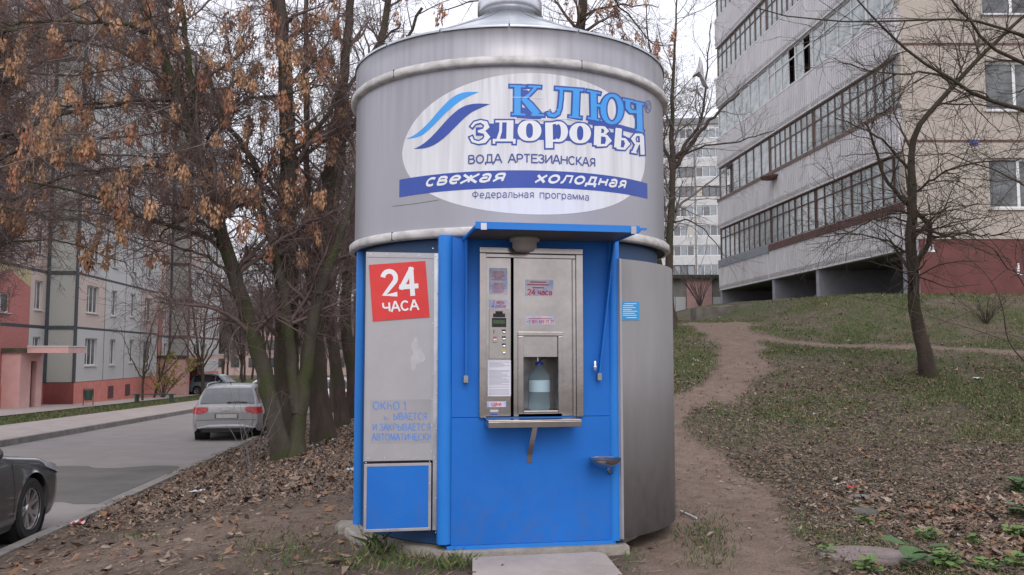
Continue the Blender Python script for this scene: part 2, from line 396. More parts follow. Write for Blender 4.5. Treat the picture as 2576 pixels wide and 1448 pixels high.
stain(M_blue, .75, .14, (.10,.12,.18), .35, (5, 5, 4)); stain(M_alu3, .9, .10, (.13,.115,.10), .8, (4, 4, 3)); stain(M_alu2, 1.0, .2, (.22,.20,.19), .6, (6, 6, 2)); stain(M_ring, 2.3, 2.31, (.20,.18,.16), .6, (5, 5, 9))
M_rivet = mat('bright_rivet', (.8,.8,.82), None, rough=.25, metal=.8)
M_conc = mat('pale_concrete', (.22,.20,.175), (.40,.365,.32), 3.5, .9, .5, 45, spec=.2)
M_slab = mat('pinkish_concrete_slab', (.33,.285,.265), (.45,.395,.365), 2.2, .9, .5, 60, spec=.2)
kiosk = thing('water_kiosk', 'round blue and silver artesian water vending kiosk with printed oval sign and steel dispensing window', 'kiosk', (KC[0], KC[1], 0), KA)
def W(prof, n=160, **k): mb = MB(); mb.lathe(prof, (KC[0], KC[1], 0), n, **k); return mb
ZR, ZT, ZL = 3.886, 3.63, 2.405
obj('drum_wall', W([(BODY_R, ZL-.02), (BODY_R, 3.60)], 256), M_alu, kiosk, smooth=True)
obj('top_fascia', W([(BODY_R+.008, 3.60), (BODY_R+.008, ZR), (BODY_R-.02, ZR+.004)], 200), M_alu, kiosk, smooth=True)
for z0, h in ((3.59, .062), (ZL-.055, .065)):
    obj('ring_trim', W([(BODY_R, z0-.004), (BODY_R+.034, z0), (BODY_R+.044, z0+.012), (BODY_R+.044, z0+h-.012), (BODY_R+.032, z0+h), (BODY_R, z0+h+.004)], 200), M_ring, kiosk, smooth=True)
    for a in (-40, 23, 75, 130):
        mb = MB(); q = R_(a); r = BODY_R+.046
        mb.box(-.0018, .0018, -r, -r+.02, z0, z0+h)
        n = 8; 
        for k in range(n): x, y, z = mb.v[-n+k]; mb.v[-n+k] = (KC[0]+x*math.cos(q)-y*math.sin(q), KC[1]+x*math.sin(q)+y*math.cos(q), z)
        obj('joint_line', mb, M_dark, kiosk)

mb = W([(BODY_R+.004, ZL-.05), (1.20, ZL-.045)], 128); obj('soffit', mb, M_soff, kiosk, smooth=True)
# roof
prof = [(BODY_R+.016, ZR-.012), (BODY_R+.018, ZR-.004), (BODY_R+.018, ZR+.004), (1.25, ZR+.035), (.9, ZR+.205), (.6, ZR+.35), (.40, ZR+.455), (.30, ZR+.515), (.252, ZR+.55)]
mb = MB(); n = 16
for i in range(n):
    mb.lathe(prof, (KC[0], KC[1], 0), 10, a0=2*math.pi*i/n+.004, a1=2*math.pi*(i+1)/n-.004)
roof = obj('roof_cone', mb, M_galv, kiosk, smooth=True)
mb = W([(BODY_R-.01, ZR-.01), (.24, ZR+.49)], 64); obj('roof_deck', mb, M_dark, kiosk)
mb = MB()
for i in range(n):
    a = 2*math.pi*i/n; pts = [(KC[0]+r*math.cos(a), KC[1]+r*math.sin(a), z+.006) for r, z in prof[2:]]; mb.tube(pts, .004, 5)
obj('roof_seam', mb, M_galv, kiosk)
obj('roof_collar', W([(.245, ZR+.50), (.245, ZR+.585), (.272, ZR+.588), (.284, ZR+.60), (.284, ZR+.70), (.27, ZR+.72), (.05, ZR+.76), (0, ZR+.76)], 64), M_galv, kiosk, smooth=True)
# ---- printed sign
def strip(mb, tops, bots, off, m=0):
    vs = [sz(s, z, off) for s, z in tops]+[sz(s, z, off) for s, z in bots]; n = len(tops)
    mb.add(vs, [(i, i+n, i+n+1, i+1) for i in range(n-1)], m)
mb = MB(); n = 120; c0, a_, zc, b_ = .18, 1.043, 3.022, .517
ss = [c0-a_*math.cos(math.pi*i/n) for i in range(n+1)]
hh = [b_*math.sqrt(max(0, 1-((s-c0)/a_)**2)) for s in ss]
strip(mb, [(s, zc+.03*(s-c0)+h) for s, h in zip(ss, hh)], [(s, zc+.0*(s-c0)-h) for s, h in zip(ss, hh)], .0012)
sign = obj('oval_sign', mb, M_white, kiosk)
mb = MB(); ss = np.linspace(-.888, 1.255, 90)
strip(mb, [(s, 2.822+.011*s) for s in ss], [(s, 2.694+.017*s) for s in ss], .0024)
obj('blue_band', mb, M_dblue, kiosk)
_lay = [0]
def stroke(mb, pts, w, off, grow=0, closed=False, m=0):
    """variable-width print stroke in sign-artwork coordinates, laid on the drum"""
    P_ = np.array(pts, float); w = np.broadcast_to(np.array(w, float), (len(P_),)).copy()+2*grow
    if not closed and grow:
        d0 = P_[0]-P_[1]; d1 = P_[-1]-P_[-2]
        P_[0] += d0/np.linalg.norm(d0)*grow; P_[-1] += d1/np.linalg.norm(d1)*grow
    pp, ww = [], []
    for i in range(len(P_)-1):
        L = np.linalg.norm(P_[i+1]-P_[i]); k = max(1, int(L/30))
        for j in range(k): pp.append(P_[i]+(P_[i+1]-P_[i])*j/k); ww.append(w[i]+(w[i+1]-w[i])*j/k)
    pp.append(P_[-1]); ww.append(w[-1]); pp = np.array(pp); ww = np.array(ww)
    if closed: T = np.roll(pp[:-1], -1, 0)-np.roll(pp[:-1], 1, 0); T = np.vstack([T, T[:1]])
    else: T = np.gradient(pp, axis=0)
    T /= np.linalg.norm(T, axis=1)[:, None]; Nn = np.stack([-T[:,1], T[:,0]], 1)
    A = pp+Nn*ww[:,None]/2; B = pp-Nn*ww[:,None]/2; n = len(pp)
    _lay[0] = (_lay[0]+1) % 9; o = off+_lay[0]*.00012
    vs = [sz(*cxy(*q), o) for q in A]+[sz(*cxy(*q), o) for q in B]
    mb.add(vs, [(i, i+n, i+n+1, i+1) for i in range(n-1)], m)
def ell(cx, cy, rx, ry, ws, wt, n=28, a0=0, a1=360):
    pts, w = [], []
    for i in range(n+1):
        a = R_(a0+(a1-a0)*i/n); pts.append((cx+rx*math.cos(a), cy+ry*math.sin(a))); w.append(wt+(ws-wt)*abs(math.cos(a))**1.5)
    return (pts, w)
S17 = 18
LET_K = [[(1138,205),(1136,485)],60],[[(1065,212),(1212,218)],S17],[[(1085,478),(1212,482)],S17],[[(1185,345),(1250,290),(1310,225)],[34,24,26]],[[(1240,215),(1358,222)],S17],[[(1185,325),(1250,390),(1325,480)],[40,62,62]],[[(1265,484),(1388,488)],S17]
LET_L = [[(1492,232),(1755,252)],22],[[(1550,238),(1545,330),(1535,420),(1518,470),(1480,492),(1440,485),(1425,455)],[32,32,32,34,32,36,40]],[[(1690,248),(1680,505)],60],[[(1618,500),(1738,512)],S17]
LET_YU = [[(1850,265),(1855,525)],56],[[(1788,256),(1915,282)],S17],[[(1798,512),(1905,534)],S17],[[(1870,392),(1935,400)],24],ell(2024,430,82,130,54,28)
LET_CH = [[(2125,338),(2222,358)],S17],[[(2172,345),(2172,415),(2200,452),(2262,455)],[46,46,34,26]],[[(2278,372),(2285,635)],54],[[(2225,362),(2322,384)],S17],[[(2248,622),(2322,640)],S17]
WHT = [[(705,598),(735,560),(790,545),(838,562),(850,595),(820,628),(765,638)],[20,24,24,44,52,30,16]],[[(765,640),(830,650),(855,690),(825,730),(770,745),(718,730),(700,690)],[16,30,56,42,24,26,28]],\
 [[(930,545),(1100,545)],20],[[(1068,545),(1064,722)],64],[[(982,548),(978,640),(955,712)],[26,26,30]],[[(905,722),(1120,722)],24],[[(918,722),(916,756)],24],[[(1108,722),(1106,756)],24],\
 ell(1250,632,72,84,80,26),[[(1432,556),(1436,796)],70],ell(1520,642,58,84,66,26,20,-115,115),[[(1450,566),(1500,558)],20],[[(1450,728),(1500,726)],20],\
 ell(1725,656,66,82,72,26),[[(1892,590),(1885,770)],66],[[(1890,598),(1950,604),(1975,635),(1950,664),(1890,668)],[20,28,46,24,16]],[[(1890,672),(1970,682),(1995,726),(1965,768),(1880,772)],[16,26,56,26,20]],\
 [[(2088,618),(2075,792)],62],[[(2058,614),(2115,622)],18],[[(2085,706),(2145,714),(2172,756),(2140,802),(2068,796)],[18,26,50,26,18]],\
 [[(2304,678),(2312,858)],40],[[(2312,672),(2250,670),(2222,708),(2245,750),(2310,756)],[20,28,42,26,18]],[[(2262,758),(2230,834)],34],[[(2205,832),(2255,840)],16]
mb = MB()
for L_ in (LET_K, LET_L, LET_YU, LET_CH, WHT):
    for pts, w in L_: stroke(mb, pts, w, .0026, grow=15, closed=len(pts) > 25)
for q, w in (([(745,640),(860,640)], 80), ([(860,640),(1250,640),(1520,648),(1725,660),(1900,690),(2090,715),(2200,750)], [150,150,150,150,130,110,80]), ([(1165,275),(1235,285)], 66), ([(1130,492),(1360,505)], 44), ([(1800,548),(1930,570),(2090,598),(2300,650)], [40,60,50,40]), ([(1140,440),(1260,450)], 60)):
    stroke(mb, q, w, .0026)
obj('lettering_outline', mb, M_dblue, kiosk)
mb = MB()
for L_ in (LET_K, LET_L, LET_YU, LET_CH):
    for pts, w in L_: stroke(mb, pts, w, .0044, closed=len(pts) > 25)
obj('lettering_blue', mb, M_lblue, kiosk)
mb = MB()
for pts, w in WHT: stroke(mb, pts, w, .0044, closed=len(pts) > 25)
obj('lettering_white', mb, M_wtext, kiosk)
mb = MB(); stroke(mb, *ell(2365,405,27,56,5,5), .0044); stroke(mb, [(2352,435),(2352,375),(2370,380),(2372,398),(2354,405),(2376,440)], 5, .0044)
obj('registered_mark', mb, M_dblue, kiosk)
def swoosh(up, lo, m, nm):
    mb = MB(); n = 24
    def samp(pl):
        pl = np.array(pl, float); d = np.r_[0, np.cumsum(np.linalg.norm(np.diff(pl, axis=0), axis=1))]; t = np.linspace(0, d[-1], n)
        q = np.stack([np.interp(t, d, pl[:,0]), np.interp(t, d, pl[:,1])], 1)
        for _ in range(3): q[1:-1] = (q[:-2]+2*q[1:-1]+q[2:])/4
        return q
    a, b = samp(up), samp(lo); vs = [sz(*cxy(*p), .003) for p in a]+[sz(*cxy(*p), .003) for p in b]
    mb.add(vs, [(i, i+1, i+n+1, i+n) for i in range(n-1)]); obj(nm, mb, m, kiosk)
swoosh([(90,710),(180,672),(300,560),(430,405),(540,300),(640,262),(775,268)], [(90,710),(230,690),(340,590),(470,455),(590,352),(680,305),(775,268)], M_lblue, 'light_blue_wave')
swoosh([(162,803),(245,768),(350,670),(480,520),(600,410),(720,372),(880,381)], [(162,803),(260,805),(350,772),(440,710),(560,590),(680,470),(770,425),(880,381)], M_dblue, 'dark_blue_wave')
def _arc(cx, cy, rx, ry, a0, a1, n=12): return [(cx+rx*math.cos(R_(a0+(a1-a0)*i/n)), cy+ry*math.sin(R_(a0+(a1-a0)*i/n))) for i in range(n+1)]
X_ = .72                                              # x-height
def _bowl(x0, x1, y0, y1): r = (y1-y0)/2; return [(x0, y1), (x1-r*.9, y1)]+_arc(x1-r*.9, y0+r, r*.9, r, 90, -90, 8)[1:-1]+[(x1-r*.9, y0), (x0, y0)]
def GL_(c):
    """(advance width, strokes) of one plain sans letter, cap height 1"""
    h = X_
    T = {' ': (.34, []), '.': (.22, [[(.11,.0),(.11,.08)]]), '+': (.62, [[(.05,.42),(.57,.42)],[(.31,.16),(.31,.68)]]),
    'А': (.74, [[(.0,0),(.31,1),(.39,1),(.70,0)],[(.12,.34),(.58,.34)]]), 'В': (.70, [[(.06,0),(.06,1)],_bowl(.06,.56,.54,1),_bowl(.06,.62,0,.54)]),
    'Д': (.80, [[(.16,.04),(.22,.4),(.24,1),(.62,1),(.62,.04)],[(.04,-.16),(.04,.04),(.74,.04),(.74,-.16)]]), 'Е': (.66, [[(.60,1),(.06,1),(.06,0),(.60,0)],[(.06,.53),(.56,.53)]]),
    'З': (.64, [_arc(.28,.76,.25,.24,165,-90,12)[:-1]+[(.24,.52)],[(.24,.52)]+_arc(.29,.26,.28,.26,90,-165,12)]), 'И': (.76, [[(.06,1),(.06,0)],[(.08,.04),(.66,.96)],[(.68,1),(.68,0)]]),
    'К': (.70, [[(.06,0),(.06,1)],[(.08,.5),(.22,.52),(.56,1)],[(.22,.52),(.64,0)]]), 'М': (.88, [[(.06,0),(.06,1)],[(.08,.96),(.42,.1),(.76,.96)],[(.78,1),(.78,0)]]), 'Н': (.76, [[(.06,0),(.06,1)],[(.68,0),(.68,1)],[(.06,.52),(.68,.52)]]),
    'О': (.84, [_arc(.39,.5,.34,.5,0,360,22)]), 'Р': (.68, [[(.06,0),(.06,1)],_bowl(.06,.60,.44,1)]), 'С': (.78, [_arc(.40,.5,.34,.5,42,318,18)]), 'Т': (.66, [[(.0,1),(.60,1)],[(.30,1),(.30,0)]]),
    'Ч': (.72, [[(.06,1),(.06,.62)]+_arc(.28,.62,.22,.2,180,270,6)[1:]+[(.62,.42)],[(.62,1),(.62,0)]]), 'Ы': (.90, [[(.06,0),(.06,1)],_bowl(.06,.56,0,.56),[(.80,0),(.80,1)]]), 'Ь': (.68, [[(.06,0),(.06,1)],_bowl(.06,.60,0,.56)]),
    'Я': (.72, [[(.62,0),(.62,1)],[(.62-(x-.06),y) for x,y in _bowl(.06,.56,.44,1)],[(.34,.44),(.06,0)]]), 'Ф': (.90, [[(.42,-.04),(.42,1.04)],_arc(.42,.54,.36,.30,0,360,20)]),
    '1': (.50, [[(.10,.78),(.30,1),(.30,0)]]), '2': (.64, [_arc(.30,.72,.26,.28,170,-35,12)+[(.05,.02),(.58,.02)]]), '4': (.68, [[(.46,0),(.46,1),(.04,.30),(.62,.30)]]), '0': (.62, [_arc(.29,.5,.24,.5,0,360,18)]),
    '5': (.62, [[(.54,1),(.14,1),(.09,.54)]+_arc(.29,.32,.26,.32,120,-150,12)]), '6': (.62, [_arc(.30,.32,.25,.32,0,360,16),_arc(.38,.40,.33,.60,75,180,8)]), '7': (.60, [[(.04,1),(.54,1),(.22,0)]]), '9': (.62, [_arc(.29,.68,.25,.32,0,360,16),_arc(.21,.60,.33,.60,0,-105,8)]),
    'с': (.58, [_arc(.30,h/2,.25,h/2,48,312,14)]), 'в': (.58, [[(.06,0),(.06,h)],_bowl(.06,.46,h*.54,h),_bowl(.06,.52,0,h*.54)]), 'е': (.62, [[(.07,h*.5),(.53,h*.5)]+_arc(.30,h/2,.25,h/2,0,310,16)[1:]]),
    'ж': (.80, [[(.37,0),(.37,h)],[(.02,h),(.36,h*.5),(0,0)],[(.72,h),(.38,h*.5),(.74,0)]]), 'а': (.60, [_arc(.29,h*.68,.21,h*.32,160,0,8)+[(.50,0)],_arc(.27,h*.27,.22,h*.27,60,395,14)]),
    'я': (.58, [[(.50,0),(.50,h)],[(.50-(x-.06),y) for x,y in _bowl(.06,.46,h*.42,h)],[(.28,h*.42),(.04,0)]]), 'х': (.56, [[(.02,h),(.50,0)],[(.50,h),(.02,0)]]), 'о': (.62, [_arc(.30,h/2,.25,h/2,0,360,18)]),
    'л': (.62, [[(.0,.02),(.10,.04),(.16,h*.5),(.17,h),(.52,h),(.52,0)]]), 'д': (.66, [[(.13,.04),(.18,h*.4),(.20,h),(.50,h),(.50,.04)],[(.04,-.14),(.04,.04),(.60,.04),(.60,-.14)]]), 'н': (.60, [[(.06,0),(.06,h)],[(.52,0),(.52,h)],[(.06,h*.5),(.52,h*.5)]]),
    'р': (.62, [[(.06,-.26),(.06,h)],_arc(.30,h/2,.24,h/2,180,-180,18)]), 'ь': (.56, [[(.06,0),(.06,h)],_bowl(.06,.50,0,h*.56)]), 'п': (.60, [[(.06,0),(.06,h),(.52,h),(.52,0)]]), 'г': (.46, [[(.06,0),(.06,h),(.42,h)]]), 'м': (.72, [[(.06,0),(.06,h)],[(.08,h*.95),(.34,.08),(.60,h*.95)],[(.62,h),(.62,0)]]),
    'и': (.62, [[(.06,h),(.06,0)],[(.08,.03),(.52,h*.96)],[(.54,h),(.54,0)]]), 'т': (.52, [[(0,h),(.46,h)],[(.23,h),(.23,0)]]), 'у': (.54, [[(.02,h),(.25,.02)],[(.48,h),(.22,-.12),(.06,-.24)]]), 'б': (.62, [_arc(.30,.33,.24,.33,0,360,16),[(.06,.36),(.08,.78),(.24,.94),(.50,1.0)]]),
    'ч': (.56, [[(.06,h),(.06,h*.6),(.14,h*.40),(.48,h*.38)],[(.48,h),(.48,0)]]), 'h': (.60, [[(.06,0),(.06,1)],_arc(.28,.40,.20,.22,180,0,8)+[(.48,0)]])}
    return T.get(c, (.4, []))
def text_on(mb, body, x0, x1, base, fn, bold=.15, shear=0., h=None, m=0, slope=0., spacing=.06, **kw):
    """stroke lettering from x0 to x1 with cap height h; fn maps (x, y) on the surface, tiny lift per stroke"""
    adv = sum(GL_(c)[0]+spacing for c in body)-spacing; k = (x1-x0)/adv; cx_ = 0; lay = 0
    for c in body:
        w, st = GL_(c)
        for pl in st:
            pl = np.array(pl, float); closed = np.allclose(pl[0], pl[-1], atol=1e-6) and len(pl) > 6
            q = np.stack([(cx_+pl[:, 0])*k, pl[:, 1]*h], 1); bw = bold*h
            def emit(A, B):
                nonlocal lay
                lay = (lay+1) % 6; pts = []
                for r in (A, B):
                    for x, y in r: pts.append((x0+x+shear*y, base+y+slope*x))
                n = len(A); mb.add([fn(x, y, lay) for x, y in pts], [(i, i+n, i+n+1, i+1) for i in range(n-1)], m)
            if len(q) > 5:
                T_ = np.gradient(q, axis=0)
                if closed: T_[0] = T_[-1] = (q[1]-q[-2])/2
                T_ /= np.linalg.norm(T_, axis=1)[:, None]+1e-9; N_ = np.stack([-T_[:, 1], T_[:, 0]], 1)*bw/2; emit(q+N_, q-N_)
            else:
                for a_, b_ in zip(q[:-1], q[1:]):
                    d = (b_-a_)/(np.linalg.norm(b_-a_)+1e-9); N_ = np.array((-d[1], d[0]))*bw/2; e = d*bw*(.5 if len(q) > 2 else .0)
                    emit([a_-e+N_, b_+e+N_], [a_-e-N_, b_+e-N_])
        cx_ += w+spacing
fz = lambda off: (lambda s, z, l=0: sz(s, z, off+l*.00015))
for wd, xa, xb in (('ВОДА', -.298, -.052), ('АРТЕЗИАНСКАЯ', -.005, .660)):
    mb = MB(); text_on(mb, wd, xa, xb, 2.878+.006*(xa+.3), fz(.004), bold=.17, h=.058, slope=.006); obj('sign_lettering', mb, M_gblue, kiosk)
for wd, xa, xb in (('Федеральная', -.268, .178), ('программа', .218, .603)):
    mb = MB(); text_on(mb, wd, xa, xb, 2.624+.004*(xa+.27), fz(.004), bold=.11, h=.050, slope=.004, spacing=.09); obj('sign_lettering', mb, M_gblue, kiosk)
for wd, xa, xb, sl_ in (('свежая', -.640, -.04, .012), ('холодная', .183, .950, .024)):
    mb = MB(); text_on(mb, wd, xa, xb, 2.737, fz(.0045), bold=.235, shear=.42, h=.073, slope=sl_, spacing=.10); obj('band_lettering', mb, M_wtext, kiosk)
mb = MB(); stroke(mb, [(-40,1345),(180,1318),(395,1285)], 4, .002); obj('film_tear', mb, M_soff, kiosk)
mb = MB(); stroke(mb, [(1090,318),(1240,318),(1380,325)], 4, .0062); stroke(mb, [(1360,450),(1520,435)], 3, .0062); stroke(mb, [(1110,518),(1300,532),(1600,518),(1770,552)], 6, .0062); obj('film_crease', mb, M_wtext, kiosk)
# ---- lower body
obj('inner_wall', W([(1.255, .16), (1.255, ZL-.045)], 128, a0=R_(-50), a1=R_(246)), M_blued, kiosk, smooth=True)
def kfun(p): return lambda s, z: (s, -p, z)
sL, sR, _, _ = kr(1136, 900, 1535, 900, 1, ) if False else kr(1136, 1000, 1535, 1001, PF)
zb = kp(1335, 1366, PF)[1]; zs = kp(1335, 1049, PF)[1]; ztop = ZL-.05
wu = kr2(1207, 626, 1463, 1050, PF)                    # window unit in the panel: s0,s1,z0,z1
mb = MB(); mb.box(sL, sR, -PF, -PF+.03, zb, zs-.002); obj('front_panel', mb, M_blue, kiosk, local=True)
mb = MB(); e = .012
mb.box(sL, wu[0]+e, -PF, -PF+.03, zs+.002, ztop); mb.box(wu[1]-e, sR, -PF, -PF+.03, zs+.002, ztop); mb.box(wu[0]+e, wu[1]-e, -PF, -PF+.03, wu[3]-e, ztop)
obj('front_panel', mb, M_blue, kiosk, local=True)
mb = MB(); mb.box(sL, sR, -PF+.032, -PF+.06, zb, wu[2]); obj('panel_backing', mb, M_dark, kiosk, local=True)
mb = MB(); mb.box(sL-.03, sR+.03, -PF-.012, -PF+.05, zb-.028, zb-.002); obj('bottom_rail', mb, M_bluep, kiosk, local=True)
def post(u0, u1, vb, nm='corner_post', p=PF, dep=.06):
    a, b, _, _ = kr(u0, 900, u1, 901, p+.02); c = (a+b)/2; r = (b-a)/2; mb = MB(); zb_ = kp((u0+u1)/2, vb, p+.03)[1]
    prof = []; n = 14
    vs = [(c-r*math.cos(math.pi*i/n), -p-dep*.75*math.sin(math.pi*i/n)+.02) for i in range(n+1)]+[(c+r, -p+.08), (c-r, -p+.08)]
    mb.prism([(x, y, zb_) for x, y in vs], (0, 0, ztop-zb_)); return obj(nm, mb, M_bluep, kiosk, local=True, smooth=False)
post(1103, 1138, 1372); post(1533, 1563, 1362)
# far-left post, seen beside the silver door
mb = MB(); a = R_(-73); 
mb.lathe([(.048, .13), (.048, ztop)], (KC[0]+1.262*math.sin(a), KC[1]-1.262*math.cos(a), 0), 20); obj('corner_post', mb, M_bluep, kiosk, smooth=True)
# right curved silver shutter
RS = 1.377; ph0, _ = cylpt(1561, 1000, RS); zt, _z = 0, 0
zt = cylpt(1562, 652, RS)[1]; zb2 = cylpt(1562, 1357, RS)[1]
mb = MB(); n = 60; ph1 = R_(118)
for (ra, rb) in ((RS, RS-.018),):
    A = []; 
    for i in range(n+1):
        ph = ph0+(ph1-ph0)*i/n
        for r, z in ((RS, zb2), (RS, zt), (RS-.02, zt), (RS-.02, zb2)): A.append((KC[0]+r*math.sin(ph), KC[1]-r*math.cos(ph), z))
    fs = []
    for i in range(n):
        for k in range(4): fs.append((i*4+k, (i+1)*4+k, (i+1)*4+(k+1) % 4, i*4+(k+1) % 4))
    fs += [(0,1,2,3), (n*4+3, n*4+2, n*4+1, n*4)]
mb.add(A, fs); sh = obj('curved_shutter', mb, M_alu3, kiosk, smooth=False)
for p_ in sh.data.polygons: p_.use_smooth = abs(p_.normal.z) < .5
mb = MB(); A = []
for r, ph in ((RS+.003, ph0-.001), (RS+.003, ph0+.014), (RS-.06, ph0+.014), (RS-.06, ph0-.001)): A.append((KC[0]+r*math.sin(ph), KC[1]-r*math.cos(ph), zb2-.002))
mb.prism(A, (0, 0, zt-zb2+.004)); obj('shutter_edge_strip', mb, M_alu2, kiosk)
def oncyl(u, v, off=.004): ph, z = cylpt(u, v, RS); r = RS+off; return (KC[0]+r*math.sin(ph), KC[1]-r*math.cos(ph), z)
def cylrect(u0, v0, u1, v1, off, n=5):
    mb = MB(); 
    vs = [oncyl(u0+(u1-u0)*i/n, v0, off) for i in range(n+1)]+[oncyl(u0+(u1-u0)*i/n, v1, off) for i in range(n+1)]
    mb.add(vs, [(i, i+n+1, i+n+2, i+1) for i in range(n)]); return mb
M_stb = mat('cyan_sticker', (.02,.30,.66), None, rough=.4)
obj('blue_sticker', cylrect(1563, 760, 1608, 806, .002), M_stb, kiosk)
mb = MB()
for i, (v, a, b) in enumerate(((764,1570,1600),(769,1566,1592),(774,1566,1598),(779,1566,1588),(783,1566,1602),(788,1566,1596),(793,1566,1600),(799,1575,1600))):
    q = cylrect(a, v, b, v+1.6, .0035, 3); mb.add(q.v, q.f)
obj('sticker_lines', mb, M_wtext, kiosk, kind='stuff')
# left silver door with the 24-hour sign, and blue service hatch below
PD = 1.155
s0, s1, z0, z1 = kr(918, 637, 1103, 1160, PD); zmid = z0
_, _, zh0, zh1 = kr(918, 1166, 1097, 1337, PD)
mb = MB(); mb.box(s0, s1-.035, -PD, -PD+.05, zmid, z1); door = obj('silver_door', mb, M_alu2, kiosk, local=True, bevel=.003)
mb = MB(); mb.box(s1-.035, s1, -PD-.003, -PD+.07, zh0+.0, z1+.003); obj('door_edge_strip', mb, M_galv, kiosk, local=True)
mb = MB(); mb.box(s0, s1-.036, -PD-.004, -PD-.0005, z1-.034, z1+.002); mb.box(s0, s0+.006, -PD-.004, -PD-.0005, zmid, z1-.035); mb.box(s1-.048, s1-.036, -PD-.0035, -PD-.0005, zmid, z1-.035)
obj('door_flange', mb, M_alu2, kiosk, local=True)
mb = MB(); mb.box(s0+.02, s1-.05, -PD+.055, -PD+.35, .30, z1-.02); obj('door_case', mb, M_soff, kiosk, local=True)
sh1 = s1-.045
mb = MB(); mb.box(s0+.004, sh1, -PD+.006, -PD+.05, zh0, zh1); obj('hatch_body', mb, M_dark, kiosk, local=True)
mb = MB(); w = .020
mb.box(s0+.004, sh1, -PD-.004, -PD+.005, zh0, zh0+w); mb.box(s0+.004, sh1, -PD-.004, -PD+.005, zh1-w, zh1); mb.box(s0+.004, s0+.004+w, -PD-.004, -PD+.005, zh0+w, zh1-w); mb.box(sh1-w, sh1, -PD-.004, -PD+.005, zh0+w, zh1-w)
hf = obj('hatch_frame', mb, M_alu2, kiosk, local=True, bevel=.002)
mb = MB(); mb.box(s0+.004+w, sh1-w, -PD-.001, -PD+.005, zh0+w, zh1-w); obj('hatch_panel', mb, M_blue, kiosk, local=True)
mb = MB()
def rivet(s, z, p, r=.005):
    mb.lathe([(0, -.003), (r*.7, -.0025), (r, 0)], (s, -p-.001, z), 8, axis='y')
for i in range(5): rivet(s0+.03+i*.115, z1-.016, PD+.004); rivet(s0+.03+i*.115, zmid+.02, PD)
for i in range(9): rivet(s1-.045, zmid+.06+i*.18, PD+.003); rivet(s1-.012, zmid-.5+i*.24, PD+.003)
for i in range(4): rivet(s0+.017, zh0+.02+i*.152, PD+.004); rivet(sh1-.013, zh0+.02+i*.152, PD+.004); rivet(s0+.03+i*.14, zh0+.013, PD+.004)
obj('rivets', mb, M_rivet, kiosk, kind='stuff', local=True)
# 24 ЧАСА
def kquad(u, v, p):
    if 1200 < u < 1470: return (kp(u, 840, PF)[0], -p, kp(1335, v, PF)[1])
    s, z = kp(u, v, p); return (s, -p, z)
mb = MB(); mb.quad(*[kquad(u, v, PD+.006) for u, v in ((928,667),(1070,657),(1081,798),(938,809))][::-1]); obj('red_sign', mb, M_red, kiosk, local=True)
def skew(c, ex, ey, p):       # unit square artwork -> quad spanned by pixel vectors
    def f(x, y, l=0): u, v = c[0]+ex[0]*x+ey[0]*y, c[1]+ex[1]*x+ey[1]*y; return kquad(u, v, p+l*.00015)
    return f
f24 = skew((938, 809), (143/143*1, -11/143), (-10/142, -142/142), PD+.0075)
mb = MB(); text_on(mb, '24', 30, 118, 62, f24, bold=.20, h=60, spacing=.10); text_on(mb, 'ЧАСА', 27, 117, 22, f24, bold=.21, h=22, spacing=.10)
obj('red_sign_lettering', mb, M_wtext, kiosk, local=True)
mb = MB(); fl = skew((0, 0), (1, 0), (0, -1), PD+.0015)
flp = lambda x, y, l=0: kquad(x, -y, PD+.0016+l*.00012)

for wd, xa, xb, yy, hh_ in (('ОКhО', 938, 1006, -1031, 19), ('1', 1013, 1024, -1031, 19), ('ь.', 966, 982, -1056, 10), ('ЫВАЕТСЯ', 990, 1074, -1056, 16), ('И', 938, 948, -1083, 16), ('ЗАКРЫВАЕТСЯ', 955, 1083, -1083, 16), ('АВТОМАТИЧЕСКИ', 936, 1086, -1108, 16)):
    mb = MB(); text_on(mb, wd, xa, xb, yy, flp, bold=.145, h=hh_, spacing=.12); obj('door_lettering', mb, M_fblue, kiosk, local=True, kind='stuff' if 0 else None)
mb = MB(); mb.quad(*[kquad(u, v, PD+.001) for u, v in ((932,1007),(1090,1005),(1092,1115),(932,1117))][::-1]); obj('faded_sticker', mb, mat('faded_film', (.33,.325,.35), (.38,.37,.395), 4, .55, metal=.3), kiosk, local=True)
M_smear = mat('whitish_smear', (.50,.50,.53), (.42,.41,.43), 12, .6)
mb = MB(); c = []
for i in range(28):
    a = 2*math.pi*i/28; r = 1+.35*math.sin(3*a+1)+.15*math.sin(7*a); c.append(kquad(1048+15*r*math.cos(a), 893+33*r*math.sin(a), PD+.0012))
mb.add(c, [tuple(range(28))[::-1]]); obj('paint_smear', mb, M_smear, kiosk, local=True)
# ---- stainless window unit
u = kbox
mb = MB(); fw = 15
kbox(mb, 1205, 625, 1465, 625+fw, PF-.05, PF+.028); 
kbox(mb, 1205, 625+fw, 1205+fw+2, 1050, PF-.05, PF+.028); kbox(mb, 1448, 625+fw, 1465, 1050, PF-.05, PF+.028)
wf = obj('window_frame', mb, M_steel, kiosk, local=True, bevel=.004)
mb = MB(); kbox(mb, 1222, 641, 1448, 650, PF-.05, PF+.010); kbox(mb, 1441, 651, 1448, 1050, PF-.05, PF+.010)
obj('window_liner', mb, M_steel, kiosk, local=True, bevel=.002)
q = kr2(1222, 650, 1446, 1052, PF-.02)
mb = MB(); mb.box(q[0], q[1], -PF+.30, -PF+.33, q[2], q[3]); obj('cabinet_back', mb, M_dark, kiosk, local=True)
mb = MB(); kbox(mb, 1222, 650, 1286, 1048, PF-.06, PF-.015); obj('control_column', mb, M_steel, kiosk, local=True, bevel=.003)
